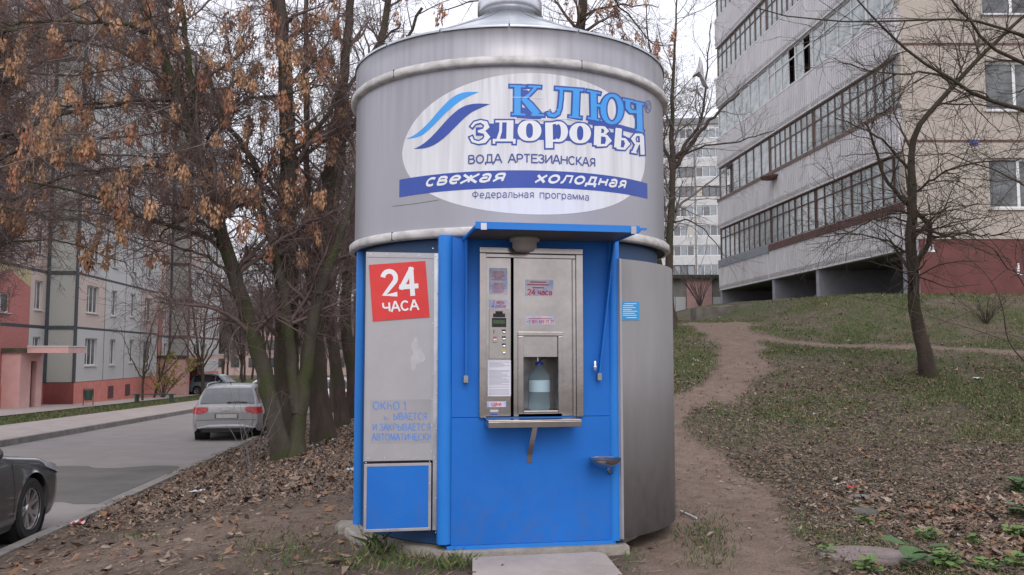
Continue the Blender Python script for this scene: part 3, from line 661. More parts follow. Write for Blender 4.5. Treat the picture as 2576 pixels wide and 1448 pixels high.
mb = MB(); kbox(mb, 1293, 650, 1441, 838, PF-.06, PF-.012); kbox(mb, 1293, 838, 1305, 1048, PF-.06, PF-.012); kbox(mb, 1414, 838, 1441, 1048, PF-.06, PF-.012)
obj('dispenser_front', mb, M_steel, kiosk, local=True)
mb = MB(); kbox(mb, 1303, 835, 1416, 846, PF-.06, PF+.004); kbox(mb, 1303, 846, 1317, 1042, PF-.06, PF+.004); kbox(mb, 1404, 846, 1416, 1042, PF-.06, PF+.004); kbox(mb, 1317, 1034, 1404, 1042, PF-.06, PF+.004)
obj('niche_door_frame', mb, M_steel, kiosk, local=True, bevel=.004)
mb = MB(); kbox(mb, 1317, 846, 1404, 899, PF-.06, PF-.02); obj('niche_upper_plate', mb, M_steel, kiosk, local=True, bevel=.002)
ns0, ns1, nz0, nz1 = kr2(1317, 899, 1404, 1034, PF-.02); nd = .27
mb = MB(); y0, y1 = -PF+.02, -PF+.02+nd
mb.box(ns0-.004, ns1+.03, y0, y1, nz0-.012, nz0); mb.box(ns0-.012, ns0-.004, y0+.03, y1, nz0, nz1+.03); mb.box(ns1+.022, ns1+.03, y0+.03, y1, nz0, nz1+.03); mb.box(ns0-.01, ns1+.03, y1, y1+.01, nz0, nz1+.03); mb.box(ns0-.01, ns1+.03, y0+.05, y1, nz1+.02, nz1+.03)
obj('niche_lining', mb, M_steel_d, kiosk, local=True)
mb = MB(); mb.tube([(.5*(ns0+ns1), -PF+.14, nz1+.02), (.5*(ns0+ns1), -PF+.14, nz1-.03)], .012, 12); obj('filler_spout', mb, M_steel, kiosk, local=True)
# controls
PC = PF-.015
mb = MB(); kbox(mb, 1231, 779, 1283, 903, PC, PC+.005); obj('control_plate', mb, M_steel_d if False else mat('brushed_control_plate', (.36,.34,.325), (.42,.40,.385), 9, .4, metal=.7), kiosk, local=True, bevel=.002)
mb = MB(); kbox(mb, 1241, 790, 1271, 799, PC, PC+.012); kbox(mb, 1247, 784, 1265, 790, PC, PC+.010); obj('bill_slot', mb, M_dark, kiosk, local=True, bevel=.002)
M_lcd = mat('green_lcd', (.012,.03,.014), (.05,.10,.03), 9, .2)
mb = MB(); kbox(mb, 1238, 801, 1274, 824, PC, PC+.0065, 0); kbox(mb, 1240, 806, 1272, 816, PC, PC+.0075, 1); obj('lcd_display', mb, [M_dark, M_lcd], kiosk, local=True)
mb = MB(); kbox(mb, 1242, 831, 1243.6, 840, PC, PC+.0065, 0); kbox(mb, 1241, 848, 1250, 851, PC, PC+.0065, 1); obj('coin_slot', mb, [M_dark, M_redt], kiosk, local=True)
mb = MB(); kbox(mb, 1241, 854, 1251, 863, PC, PC+.009, 0); obj('square_button', mb, M_steel, kiosk, local=True, bevel=.003)
for i, v in enumerate((833, 850, 868, 885)):
    mb = MB(); s, z = kp(1268, v+4, PC); mb.lathe([(0, -.012), (.009, -.011), (.012, -.006), (.013, -.004)], (s, -PC, z), 16, axis='y'); b = obj('push_button', mb, M_rivet, kiosk, local=True, smooth=True)
    mb = MB(); kbox(mb, 1263, v-3, 1273, v+.5, PC, PC+.0065); obj('button_label', mb, M_dark if i < 3 else mat('yellow_label', (.6,.45,.05), None), kiosk, local=True)
def sticker(u0, v0, u1, v1, p, m=M_paper, nm='sticker'):
    mb = MB(); kbox(mb, u0, v0, u1, v1, p, p+.0015); return obj(nm, mb, m, kiosk, local=True)
fk = lambda p: (lambda x, y, l=0: kquad(x, -y, p+l*.0001))
PG = PF-.012
sticker(1231, 676, 1277, 742, PC, M_stick); sticker(1231, 755, 1280, 777, PC, M_stick)
sticker(1322, 704, 1393, 745, PG, M_stick); sticker(1324, 796, 1396, 816, PG, M_stick)
sticker(1228, 907, 1286, 997, PC, M_paper, 'instruction_sheet'); sticker(1226, 1010, 1274, 1024, PC, M_stick)
T = fk(PC+.0028); T2 = fk(PG+.0028)
for wd, xa, xb, yy, fn_, hh_, bo in (('1 литр', 1241, 1269, -765.5, T, 8.5, .16), ('4 рубля', 1238, 1273, -775, T, 7.5, .16), ('24 часа', 1328, 1390, -742, T2, 13.5, .19), ('+7 905 619 21 21', 1326, 1394, -813.5, T2, 7.6, .17), ('СДАЧА', 1237, 1262, -1021, T, 7.5, .18)):
    mb = MB(); text_on(mb, wd, xa, xb, yy, fn_, bold=bo, h=hh_, spacing=.08); obj('sticker_lettering', mb, M_redt, kiosk, local=True)
mb = MB(); rr = random.Random(3)
for v in list(range(684, 708, 3))+list(range(714, 727, 3))+list(range(730, 739, 3)):
    c = 1254; h_ = rr.uniform(10, 19); mb.quad(*[kquad(a, b, PC+.0026) for a, b in ((c-h_, v+1.3), (c+h_, v+1.3), (c+h_, v), (c-h_, v))])
for v, h_ in ((708.5, 20), (715, 28), (722.5, 15)):
    mb.quad(*[kquad(a, b, PG+.0026) for a, b in ((1355-h_, v+3), (1355+h_, v+3), (1355+h_, v), (1355-h_, v))])
mb.quad(*[kquad(a, b, PG+.0026) for a, b in ((1331, 803), (1388, 803), (1388, 801), (1331, 801))])
obj('small_print', mb, mat('faded_red_print', (.42,.10,.14), None), kiosk, kind='stuff', local=True)
mb = MB()
for i in range(28):
    v = 911+i*3.0
    if i in (5, 6, 20, 22): continue
    x1 = 1282 if rr.random() < .7 else rr.uniform(1250, 1280)
    mb.quad(*[kquad(a, b, PC+.0026) for a, b in ((1231, v+.9), (x1, v+.9), (x1, v), (1231, v))])
obj('small_print', mb, mat('grey_print', (.30,.30,.38), None), kiosk, kind='stuff', local=True)
mb = MB(); kbox(mb, 1232, 1025, 1256, 1045, PC-.02, PC+.004, 0); kbox(mb, 1234, 1031, 1254, 1036, PC, PC+.0055, 1); kbox(mb, 1234, 1040, 1254, 1044, PC, PC+.0055, 2)
obj('change_tray', mb, [M_steel_d, M_rivet, M_dblue], kiosk, local=True)
# shelf and bracket
p1 = PF+.21; a = kr(1232, 1060, 1467, 1076, p1)
s0_, z0_ = kp(1232, 1062, p1); s1_, _ = kp(1467, 1060, p1); ztopS = kp(1350, 1058, p1)[1]; zlow = kp(1350, 1076, p1)[1]
mb = MB(); mb.box(s0_-.01, s1_-.01, -p1, -PF, ztopS-.006, ztopS+.002); mb.box(s0_-.01, s1_-.01, -p1-.002, -p1+.006, zlow, ztopS-.007); mb.box(s0_-.01, s0_, -p1+.007, -PF, zlow+.005, ztopS-.007); mb.box(s1_-.02, s1_-.01, -p1+.007, -PF, zlow+.005, ztopS-.007)
obj('shelf', mb, M_steel, kiosk, local=True, bevel=.003)
sA = kp(1347, 1078, p1-.02); sB = kp(1332, 1165, PF+.004)
mb = MB(); w = .018
mb.add([(sA[0]-w,-p1+.02,sA[1]+.02),(sA[0]+w,-p1+.02,sA[1]+.02),(sB[0]+w,-PF-.006,sB[1]+.05),(sB[0]-w,-PF-.006,sB[1]+.05),
        (sA[0]-w,-p1+.026,sA[1]+.02),(sA[0]+w,-p1+.026,sA[1]+.02),(sB[0]+w,-PF-.001,sB[1]+.05),(sB[0]-w,-PF-.001,sB[1]+.05)], [(0,3,2,1),(4,5,6,7),(0,4,7,3),(1,2,6,5),(0,1,5,4)])
mb.box(sB[0]-w, sB[0]+w, -PF-.005, -PF-.0005, sB[1], sB[1]+.05); obj('shelf_bracket', mb, M_steel, kiosk, local=True)
# awning with side wings, lamp
zh = kp(1350, 606, PF+.005)[1]; AP = PF+.56
hl = kp(1172, 604, PF)[0]; hr = kp(1527, 604, PF)[0]; fl_ = kp(1197, 570, AP)[0]; fr_ = kp(1606, 574, AP)[0]; zf = kp(1400, 576, AP)[1]
hl = (hl+fl_)/2-.01; hr = (hr+fr_)/2; fl_ = hl+.01; fr_ = hr+.03
aw = MB(); th = .010
aw.add([(hl,-PF-.002,zh),(hr,-PF-.002,zh),(fr_,-AP,zf),(fl_,-AP,zf),(hl,-PF-.002,zh+th),(hr,-PF-.002,zh+th),(fr_,-AP,zf+th),(fl_,-AP,zf+th)], [(0,1,2,3)], 1)
aw.add(aw.v[:8], [(4,7,6,5),(0,4,5,1),(1,5,6,2),(2,6,7,3),(3,7,4,0)], 0)
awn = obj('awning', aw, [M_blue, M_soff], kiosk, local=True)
mb = MB(); mb.box(fl_-.004, fr_+.004, -AP-.012, -AP+.004, zf-.014, zf+.032); mb.tube([(hl-.004,-PF-.01,zh),(fl_-.004,-AP,zf)], .012, 6); mb.tube([(hr+.004,-PF-.01,zh),(fr_+.004,-AP,zf)], .012, 6)
mb.box(fr_+.004, fr_+.055, -AP-.006, -AP+.004, zf+.004, zf+.020)
sub('awning_rim', mb, M_bluep, awn, local=True)
mb = MB(); c = kp(1217, 570, AP+.014); mb.box(c[0]-.019, c[0]+.019, -AP-.016, -AP-.013, c[1]-.022, c[1]+.022); sub('paper_tag', mb, M_paper, awn, local=True)
mb = MB(); c = kp(1594, 578, AP+.014); mb.box(c[0]-.018, c[0]+.018, -AP-.018, -AP-.013, c[1]-.03, c[1]+.022); sub('metal_clip', mb, M_alu2, awn, local=True)
for sx, vb, s_ in ((1168, 952, -1), (1502, 946, 1)):
    sw, zb_ = kp(sx, vb, PF); top = hl if s_ < 0 else hr
    xt = top+.0
    mb = MB(); t = .006
    pts = [(sw, -PF-.006, zb_), (sw, -PF-.05, zb_+.01), (xt, -PF-.085, zh+.01), (xt, -PF-.006, zh)]
    mb.prism(pts, (t*2, 0, 0)); sub('side_wing', mb, M_blue, awn, local=True)
    mb = MB(); mb.box(sw-.01, sw+.02, -PF-.055, -PF-.001, zb_-.03, zb_+.02); 
    sub('wing_hinge', mb, M_steel, awn, local=True)
mb = MB(); c = kp(1497, 916, PF+.05); mb.lathe([(0,.0),(.010,.01),(.013,.03),(.008,.045),(.011,.06),(.004,.072)], (c[0], -PF-.05, c[1]-.05), 10); obj('ice_lump', mb, M_rivet, kiosk, local=True, smooth=True)
c = kp(1319, 606, PF+.12); mb = MB()
r = (kp(1356, 606, PF+.12)[0]-kp(1282, 606, PF+.12)[0])/2
zt_ = kp(1319, 598, PF+.12)[1]
mb.lathe([(0, .004), (r, .0), (r, -.03), (r*.82, -.032), (r*.80, -.075), (r*.62, -.10), (0, -.105)], (c[0], -PF-.13, zt_), 28)
obj('awning_lamp', mb, M_ring if False else mat('lamp_housing', (.30,.28,.27), (.38,.36,.34), 6, .4), kiosk, local=True, smooth=True)
# small steel drinking dish by the right post
c = kp(1522, 1158, PF+.12); mb = MB(); r = .115
mb.lathe([(r*1.0,.012),(r,.0),(r*.85,-.018),(r*.5,-.045),(r*.25,-.058),(0,-.06),(0,-.05),(r*.45,-.036),(r*.8,-.008),(r*.96,.008)], (c[0]-.0, -PF-.118, c[1]), 28)
mb.tube([(c[0]+.03,-PF-.06,c[1]-.05),(c[0]+.06,-PF-.03,c[1]-.1),(c[0]+.07,-PF-.0,c[1]-.11)], .012, 8)
obj('steel_dish', mb, M_steel, kiosk, local=True, smooth=True)
# ---- concrete plinth, slab, bottle
pl = MB(); pts = []
for i in range(36):
    a = 2*math.pi*i/36
    pts.append((1.34*math.cos(a), 1.34*math.sin(a)))
poly = []
for x, y in pts:
    if y < -1.20: y = -1.26
    poly.append((x*1.0, y))
poly = [(x, y) for x, y in poly if not (abs(y+1.26) < 1e-6)]
poly = [(-1.36,-.25),(-1.28,-.60),(-.62,-1.275),(.645,-1.275),(.66,-1.0),(1.0,-.55)]+[(1.18*math.cos(R_(a)), 1.18*math.sin(R_(a))) for a in range(0, 181, 12)]
jit = random.Random(5); n = len(poly)
vs = [(x*1.02, y*1.02, -.25) for x, y in poly]+[(x, y, .140+jit.uniform(-.006, .006)) for x, y in poly]+[(x*.985, y*.985, .150) for x, y in poly]
pl.add(vs, [(i, (i+1) % n, (i+1) % n+n, i+n) for i in range(n)]+[(i+n, (i+1) % n+n, (i+1) % n+2*n, i+2*n) for i in range(n)]+[tuple(range(2*n, 3*n))])
pt = thing('concrete_plinth', 'pale rough concrete plinth the round kiosk stands on, chipped at the left', 'plinth', (KC[0], KC[1], 0), KA)
obj('plinth_block', pl, M_conc, pt, local=True)
mb = MB(); c = G(886, 1338)
for k, (dx, dy, w, h) in enumerate(((0,0,.20,.07),(-.08,.12,.14,.05))):
    mb.box(c[0]+dx-w/2, c[0]+dx+w/2, c[1]+dy-.1, c[1]+dy+.12, c[2]-.05, c[2]+h)
tag(obj('concrete_lump', mb, M_conc, bevel=.02), 'broken concrete lump at the left foot of the kiosk plinth', 'rubble')
sl_ = MB()
def PZ(u, v, z): d = ray(u, v); t = (z-EYE)/d[2]; return (d[0]*t, d[1]*t)
cs = [PZ(1188, 1402, .135), PZ(1522, 1389, .135), PZ(1600, 1480, .135), PZ(1190, 1530, .135)]
zt_ = .135
poly = [(cs[0][0], cs[0][1]), (cs[1][0]-.05, cs[1][1]+.01), (cs[1][0], cs[1][1]-.05), (cs[2][0], cs[2][1]-.1), (cs[3][0], cs[3][1]-.1)]
n = len(poly); sl_.add([(x, y, -.1) for x, y in poly]+[(x, y, zt_-.008) for x, y in poly]+[((x-.15)*.992+.15, (y-5.8)*.99+5.8, zt_) for x, y in poly], [tuple(range(2*n, 3*n))[::1]]+[(i, (i+1) % n, (i+1) % n+n, i+n) for i in range(n)]+[(i+n, (i+1) % n+n, (i+1) % n+2*n, i+2*n) for i in range(n)])
tag(obj('concrete_slab', sl_, M_slab), 'flat pinkish concrete step slab in front of the kiosk window', 'slab')
# bottle in niche
bs = (kp(1330, 975, PF-.12)[0], kp(1385, 975, PF-.12)[0]); br = (bs[1]-bs[0])/2; bc = (bs[0]+bs[1])/2
xw = KC[0]+bc*KT[0]+(PF-.14)*KN[0]; yw = KC[1]+bc*KT[1]+(PF-.14)*KN[1]
bt = thing('water_bottle', 'large clear plastic water bottle with blue cap standing in the dispensing niche', 'bottle', (xw, yw, nz0+.001), KA)
H = .325; prof = [(0,0),(br*.9,0),(br*.98,.012)]
for i in range(11): z = .02+i*.0185; prof += [(br*(.97 if i % 2 else 1.0), z)]
prof += [(br*.99, .235), (br*.9, .262), (br*.6, .29), (br*.32, .306), (br*.26, .318), (br*.26, .33)]
M_pet = mat('clear_blue_plastic', (.72,.89,.97), None, rough=.03, trans=.93); M_pet.node_tree.nodes['Principled BSDF'].inputs['IOR'].default_value = 1.08
mb = MB(); mb.lathe(prof, (0,0,0), 32); obj('bottle_body', mb, M_pet, bt, local=True, smooth=True)
mb = MB(); mb.lathe([(br*1.005,.13),(br*1.005,.215)], (0,0,0), 24, a0=R_(-165), a1=R_(-20)); obj('bottle_label', mb, mat('pale_blue_label', (.50,.68,.78), None, rough=.5, alpha=.7), bt, local=True, smooth=True)
mb = MB(); mb.lathe([(br*.36,.322),(br*.36,.345),(0,.348)], (0,0,0), 20); mb.tube([(0,0,.345),(.02,0,.37),(.045,0,.378),(.05,0,.372)], .006, 6); obj('bottle_cap', mb, M_dblue, bt, local=True, smooth=True)
# ================================================================== BUILDINGS
M_pale = mat('pale_grey_pebble_panel', (.42,.425,.42), (.62,.615,.61), 16, .9, .5, 70, spec=.2, contrast=.3)
M_beige = mat('pinkish_beige_pebble_panel', (.47,.385,.35), (.64,.54,.49), 16, .9, .5, 70, spec=.2, contrast=.3)
M_green = mat('grey_green_pebble_panel', (.29,.30,.285), (.44,.45,.43), 16, .9, .5, 70, spec=.2, contrast=.3)
M_coral = mat('coral_plinth_paint', (.52,.17,.14), (.64,.24,.20), 2.5, .8, .3, 30)
M_maroon_shade = mat('maroon_and_shaded_coral_paint', (.17,.045,.045), (.24,.07,.065), 2.5, .8, .3, 30)  # maroon of doors and grilles; also the coral plinth's shaded ends
M_redp = mat('brick_red_panel', (.38,.13,.12), (.50,.20,.18), 10, .85, .4, 60)
M_yel = mat('ochre_panel', (.42,.36,.20), (.52,.45,.27), 10, .85, .4, 60)
M_seam = mat('dark_joint_paint', (.035,.045,.055), (.07,.08,.09), 8, .8)
M_seamb = mat('brown_joint_paint', (.10,.05,.045), (.16,.09,.08), 8, .8)
M_pink = mat('pink_porch_paint', (.58,.35,.33), (.68,.43,.41), 2, .8, .2, 30)
M_frame = mat('white_window_frame', (.66,.66,.66), (.74,.74,.74), 5, .5)
M_glass = mat('dim_window_glass', (.055,.06,.065), (.16,.17,.18), 1.1, .12, 0, spec=.6, contrast=.1)
M_sill = mat('white_tin_sill', (.62,.62,.63), None, rough=.5)
M_roofg = mat('mossy_roof_felt', (.05,.055,.035), (.10,.10,.07), 6, .95, .6, 30)
CACHE = {}
def cached(key, fn):
    if key not in CACHE: CACHE[key] = fn()
    return CACHE[key]
def inst(name, me, parent, loc, mats=None, rot=(0,0,0)):
    o = bpy.data.objects.new(name, me); COL.objects.link(o); o.parent = parent; o.location = loc; o.rotation_euler = rot
    FR[o.name] = FR.get(parent.name, ((0,0,0), 0)); return o
def mesh_of(mb, mats):
    me = bpy.data.meshes.new('shape'); me.from_pydata(mb.v, [], mb.f)
    for m in (mats if isinstance(mats, (list, tuple)) else [mats]): me.materials.append(m)
    if any(mb.m): me.polygons.foreach_set('material_index', mb.m)
    me.update(); return me
def panel_mesh(w, h, m, hole=None, th=.16, gap=.03, y=0):
    """facade panel in its own local frame: x 0..w, z 0..h, front face at y=0 (outside = -y)"""
    def f():
        mb = MB(); g = gap/2
        if hole is None: mb.box(g, w-g, 0, th, g, h-g)
        else:
            a, b, c, d = hole
            mb.box(g, a, 0, th, g, h-g); mb.box(b, w-g, 0, th, g, h-g); mb.box(a, b, 0, th, g, c); mb.box(a, b, 0, th, d, h-g)
        return mesh_of(mb, m)
    return cached(('panel', round(w,2), round(h,2), m.name, hole and tuple(round(q,2) for q in hole)), f)
def window(parent, x, z, w, h, divs=(.5,), transom=None, fr=M_frame, glass=M_glass, sill=True, y=.10, fw=.055):
    """window part (frame) with pane and sill sub-parts; x,z lower-left corner in parent frame"""
    def f():
        mb = MB(); mb.box(0, fw, 0, .06, 0, h); mb.box(w-fw, w, 0, .06, 0, h); mb.box(fw, w-fw, 0, .06, 0, fw); mb.box(fw, w-fw, 0, .06, h-fw, h)
        for d in divs: mb.box(w*d-fw*.6, w*d+fw*.6, .003, .055, fw, h-fw)
        if transom:
            a = 0
            mb.box(fw, w*divs[0]-fw*.6 if divs else w-fw, .004, .05, h*transom-fw*.4, h*transom+fw*.4)
        return mesh_of(mb, fr)
    me = cached(('win', round(w,2), round(h,2), divs, transom, fr.name), f)
    o = inst('window', me, parent, (x, y, z))
    xsx = [fw]+[w*d for d in divs]+[w-fw]
    for a, b in zip(xsx[:-1], xsx[1:]):
        p = cached(('pane', round(b-a,2), round(h,2), glass.name), lambda: mesh_of(MB().box(0, b-a, 0, .01, 0, h-2*fw), glass))
        inst('pane', p, o, (a, .028, fw))
    if sill:
        s = cached(('sill', round(w,2)), lambda: mesh_of(MB().box(-.06, w+.06, -.19, -.02, -.055, -.02), M_sill)); inst('sill', s, o, (0, 0, 0))
    return o
# ---------- left: nine-storey panel block ----------
A0 = math.atan2(.993, -.114); ZB = .12; FH = 2.8; NF = 9
def blk(label, x, y):
    return thing('apartment_building', label, 'building', (x, y, ZB), A0)
def section(b, s0, bays, floors, recess=0., mats=None, depth=.0):
    """bays: list of (width, window (x,w) or None, material fn(floor))"""
    s = s0
    for (w, win, mf) in bays:
        for k in range(floors):
            m = mf(k); z = k*FH
            if win:
                x0, ww, wz, wh, dv = win; hole = (x0, x0+ww, wz, wz+wh)
                inst('wall_panel', panel_mesh(w, FH, m, hole), b, (s, recess, z))
                window(b, s+x0, z+wz, ww, wh, dv, transom=(.62 if (k+int(s)) % 2 else None), y=recess+.10)
            else: inst('wall_panel', panel_mesh(w, FH, m), b, (s, recess, z))
        s += w
    return s
b1 = blk('nine storey pebble panel block with coral plinth, its pale facade beside the second pink porch', -22.3, 44.8)
def mcol(seq): return lambda k: seq[k % len(seq)] if k < 99 else seq[0]
WIN = (1.3, 1.75, .85, 1.45, (.33, .66)); W2 = (1.0, .95, .85, 1.45, (.5,)); W3 = (.95, .9, .95, 1.4, (.5,)); W4 = (.7, 1.55, .85, 1.45, (.5,))
alt = lambda a, bb: (lambda k: a if k == 0 or k % 3 == 2 else bb)
section(b1, 0, [(4.1, WIN, alt(M_pale, M_beige)), (3.5, W2, lambda k: M_pale), (3.1, W3, lambda k: M_pale), (3.7, W4, alt(M_pale, M_beige))], NF)
# return wall (gray-green), faces the viewer; recessed stair sections A (near) and C (far)
RD = 1.45
mb = MB()
for k in range(NF):
    me = cached(('ret', k % 2), lambda: mesh_of(MB().box(0, .16, .06, RD-.02, .02, FH-.02), M_green)); inst('wall_panel', me, b1, (-.165, 0, k*FH))
for k in range(1, NF+1):
    mb = MB(); mb.box(-.21, 14.4, -.006, .02, k*FH-.06, k*FH+.06); mb.box(-.215, -.006, .02, RD+.0, k*FH-.09, k*FH+.09); obj('joint_band', mb, M_seam, b1, local=True)
mb = MB(); mb.box(-.22, .10, -.012, .05, 0, NF*FH); obj('corner_band', mb, M_seam, b1, local=True)
mb = MB(); mb.box(-.23, -.1, RD-.16, RD-.003, 0, NF*FH); obj('corner_band', mb, M_seam, b1, local=True)
for s in (4.1, 7.6, 10.7):
    mb = MB(); mb.box(s-.035, s+.035, -.004, .02, 0, NF*FH); obj('joint_line', mb, M_seam, b1, local=True)
mb = MB(); mb.box(0, 14.4, .3, 12, -1.6, NF*FH+.3); obj('wall_core', mb, M_seam, b1, local=True)
mb = MB(); mb.box(-.16, 14.4, -.04, .3, -1.7, -.012); obj('plinth', mb, M_coral, b1, local=True)
mb = MB(); mb.box(-.20, -.165, -.04, RD+.1, -1.7, -.012); obj('plinth_end', mb, M_maroon_shade, b1, local=True)  # coral plinth's end face, its shade put into the darker colour
for s in (4.9, 7.9):
    mb = MB(); mb.box(s, s+.9, -.06, -.041, -1.05, -.35); g = obj('basement_grille', mb, M_maroon_shade, b1, local=True)
    mb = MB(); 
    for i in range(6): mb.box(s+.05, s+.85, -.075, -.061, -1.0+i*.11, -.95+i*.11)
    sub('grille_bars', mb, M_seam, g, local=True)
mb = MB(); mb.box(-.3, 14.6, -.3, 12, NF*FH+.3, NF*FH+.6); obj('roof', mb, M_roofg, b1, local=True)
def stair(b, s0, L):
    """recessed stair section: length L from s0 (beige window bay + red/ochre stair bay)"""
    y = RD
    for k in range(NF):
        z = k*FH
        # window bay next to far end
        inst('wall_panel', panel_mesh(1.9, FH, M_beige if k else M_pale, (.5, 1.4, .85, 2.3)), b, (s0+L-1.9, y, z)); window(b, s0+L-1.4, z+.85, .9, 1.45, (.5,), y=y+.1)
        # stair bay with diagonal colour break: red triangle over ochre
        w = L-1.9
        if k:
            mb = MB(); hx0, hx1, hz0, hz1 = w*.42, w*.42+1.5, .55, 1.45
            mb.box(.02, hx0, 0, .16, .02, FH-.02, 0); mb.box(hx1, w-.02, 0, .16, .02, FH-.02, 0); mb.box(hx0, hx1, 0, .16, .02, hz0, 0); mb.box(hx0, hx1, 0, .16, hz1, FH-.02, 0)
            if k % 2 == 1: mb.add([(.02,-.006,FH-.02),(w-.02,-.006,FH-.02),(w-.02,-.006,FH-.9),(w*.62,-.006,FH-.25),(.02,-.006,FH-1.0)], [(0,4,3,2,1)], 1)
            me = cached(('stairp', round(w,2), k if k < 3 else 3+k % 2), lambda: mesh_of(mb, [M_redp if k == 1 else M_beige, M_yel])); inst('wall_panel', me, b, (s0, y, z)); window(b, s0+hx0, z+hz0, 1.5, .9, (.5,), y=y+.08)
        else: inst('wall_panel', panel_mesh(w, FH, M_redp), b, (s0, y, z))
    for k in range(1, NF+1): mb = MB(); mb.box(s0, s0+L, y-.006, y+.02, k*FH-.08, k*FH+.08); obj('joint_band', mb, M_seam, b, local=True)
    mb = MB(); mb.box(s0, s0+L, y+.3, 12, -1.7, NF*FH+.3); obj('wall_core', mb, M_seam, b, local=True)
    mb = MB(); mb.box(s0, s0+L, y-.04, y+.3, -1.7, -.012); obj('plinth', mb, M_coral, b, local=True)
b0 = blk('recessed red and ochre stair bay of the panel block behind the nearest pink porch', -22.3+.1145*8.3, 44.8-8.3)
stair(b0, 0, 8.2)
b2 = blk('recessed stair bay of the panel block with second pink porch in front', -22.3-.1145*14.45, 44.8+14.45)
stair(b2, 0, 8.2)
b3 = blk('farthest protruding section of the panel block, behind the blue hatchback', -22.3-.1145*22.7, 44.8+22.7)
section(b3, 0, [(4.1, WIN, alt(M_pale, M_beige)), (3.5, W2, lambda k: M_pale), (3.0, W3, lambda k: M_pale)], NF)
for k in range(NF): inst('wall_panel', CACHE[('ret', 0)], b3, (-.165, 0, k*FH))
for k in range(1, NF+1):
    mb = MB(); mb.box(-.21, 10.6, -.006, .02, k*FH-.085, k*FH+.085); mb.box(-.215, -.006, .02, RD, k*FH-.11, k*FH+.11); obj('joint_band', mb, M_seamb, b3, local=True)
mb = MB(); mb.box(-.24, .12, -.012, .06, 0, NF*FH); obj('corner_band', mb, M_seamb, b3, local=True)
mb = MB(); mb.box(-.23, -.1, RD-.16, RD-.003, 0, NF*FH); obj('corner_band', mb, M_seam, b3, local=True)
mb = MB(); mb.box(0, 10.6, .3, 12, -1.9, NF*FH+.3); obj('wall_core', mb, M_seam, b3, local=True)
mb = MB(); mb.box(-.16, 10.6, -.04, .3, -1.9, -.012); obj('plinth', mb, M_coral, b3, local=True)
mb = MB(); mb.box(-.20, -.165, -.04, RD+.1, -1.9, -.012); obj('plinth_end', mb, M_maroon_shade, b3, local=True)  # end face again darkened by colour to show the plinth's shaded side
def porch(x0, x1, y0, y1, zb, h, label, xo, far=False):
    t = thing('entrance_porch', label, 'porch', (x1, y0, zb))
    mb = MB(); mb.box(x0, x1, y0, y0+.22, zb-.3, zb+h); obj('side_wall', mb, M_pink, t)
    mb = MB(); mb.box(x1-.22, x1, y0+.225, y0+.9, zb-.3, zb+h); mb.box(x1-.22, x1, y1-.5, y1-.22, zb-.3, zb+h); mb.box(x1-.22, x1, y0+.9, y1-.5, zb+2.15, zb+h); obj('front_wall', mb, M_pink, t)
    mb = MB(); mb.box(x0, x1, y1-.22, y1, zb-.3, zb+h); obj('side_wall', mb, M_pink, t)
    mb = MB(); mb.box(x1-.7, x1-.6, y0+.9, y1-.5, zb, zb+2.15); obj('door', mb, M_maroon_shade, t)
    mb = MB(); mb.box(x0, x1+.12, y0-.12, y1+.1, zb+h+.003, zb+h+.2); obj('roof_slab', mb, M_roofg, t)
    mb = MB(); mb.box(x1+.125, xo, y0+.3, y1+.1, zb+h-.02, zb+h+.26); obj('canopy', mb, M_pink, t); mb = MB(); mb.box(x1+.12, xo+.03, y0+.27, y1+.13, zb+h+.264, zb+h+.31); obj('canopy_flashing', mb, M_sill, t)
    return t
porch(-25.4, -22.35, 39.9, 41.8, zroad(40)+.12, 2.55, 'nearest pink plastered entrance porch with mossy roof and thin canopy', -20.35)
porch(-26.2, -22.9, 61.5, 65.0, zroad(62)+.12, 2.6, 'farther pink plastered entrance porch beside a yellowish bush', -21.4)
# ---------- right: loggia block ----------
RX, RY = 9.42, 39.5; tvec = np.array((.0985, -.995)); RA = math.atan2(tvec[1], tvec[0]); RL = 15.5
M_rib = mat('weathered_white_ribbed_panel', (.58,.565,.58), (.78,.76,.775), 1.6, .8, .2, 30, streak=(1.4,1.4,.5), contrast=.3)
M_slabg = mat('grey_concrete_soffit', (.13,.13,.135), (.18,.18,.185), 3, .9)
M_pier = mat('pale_grey_pier', (.27,.27,.30), (.35,.35,.385), 2.5, .85, .2, 30)
M_brn = mat('red_brown_frame', (.075,.03,.026), (.13,.055,.045), 8, .6)
M_brw = mat('weathered_brown_frame', (.13,.085,.07), (.20,.14,.12), 8, .7)
M_lgl = mat('curtain_and_reflection_glazing', (.22,.26,.26), (.48,.51,.51), 1.7, .1, 0, spec=.7, contrast=.12, detail=2)  # pale tone stands for curtains and for reflections painted into the glass
M_lgd = mat('dark_glazing', (.02,.022,.025), (.07,.075,.08), 1.3, .1, 0, spec=.7)
M_tile = mat('beige_pebble_wall', (.36,.315,.275), (.56,.505,.45), 22, .95, .6, 90, spec=.1, contrast=.28)
M_mar2 = mat('dark_red_plinth_paint', (.115,.036,.034), (.16,.054,.05), 2.0, .75, .3, 20)
rb = thing('apartment_building', 'tall slab block with ribbed white glazed loggias and beige end wall on the hill', 'building', (RX, RY, 4.42), RA)
LP_ = 1.38; LWN = 1.44; LFH = 2.8
secs = [(0, 5.85), (5.85, 9.75), (9.75, RL)]
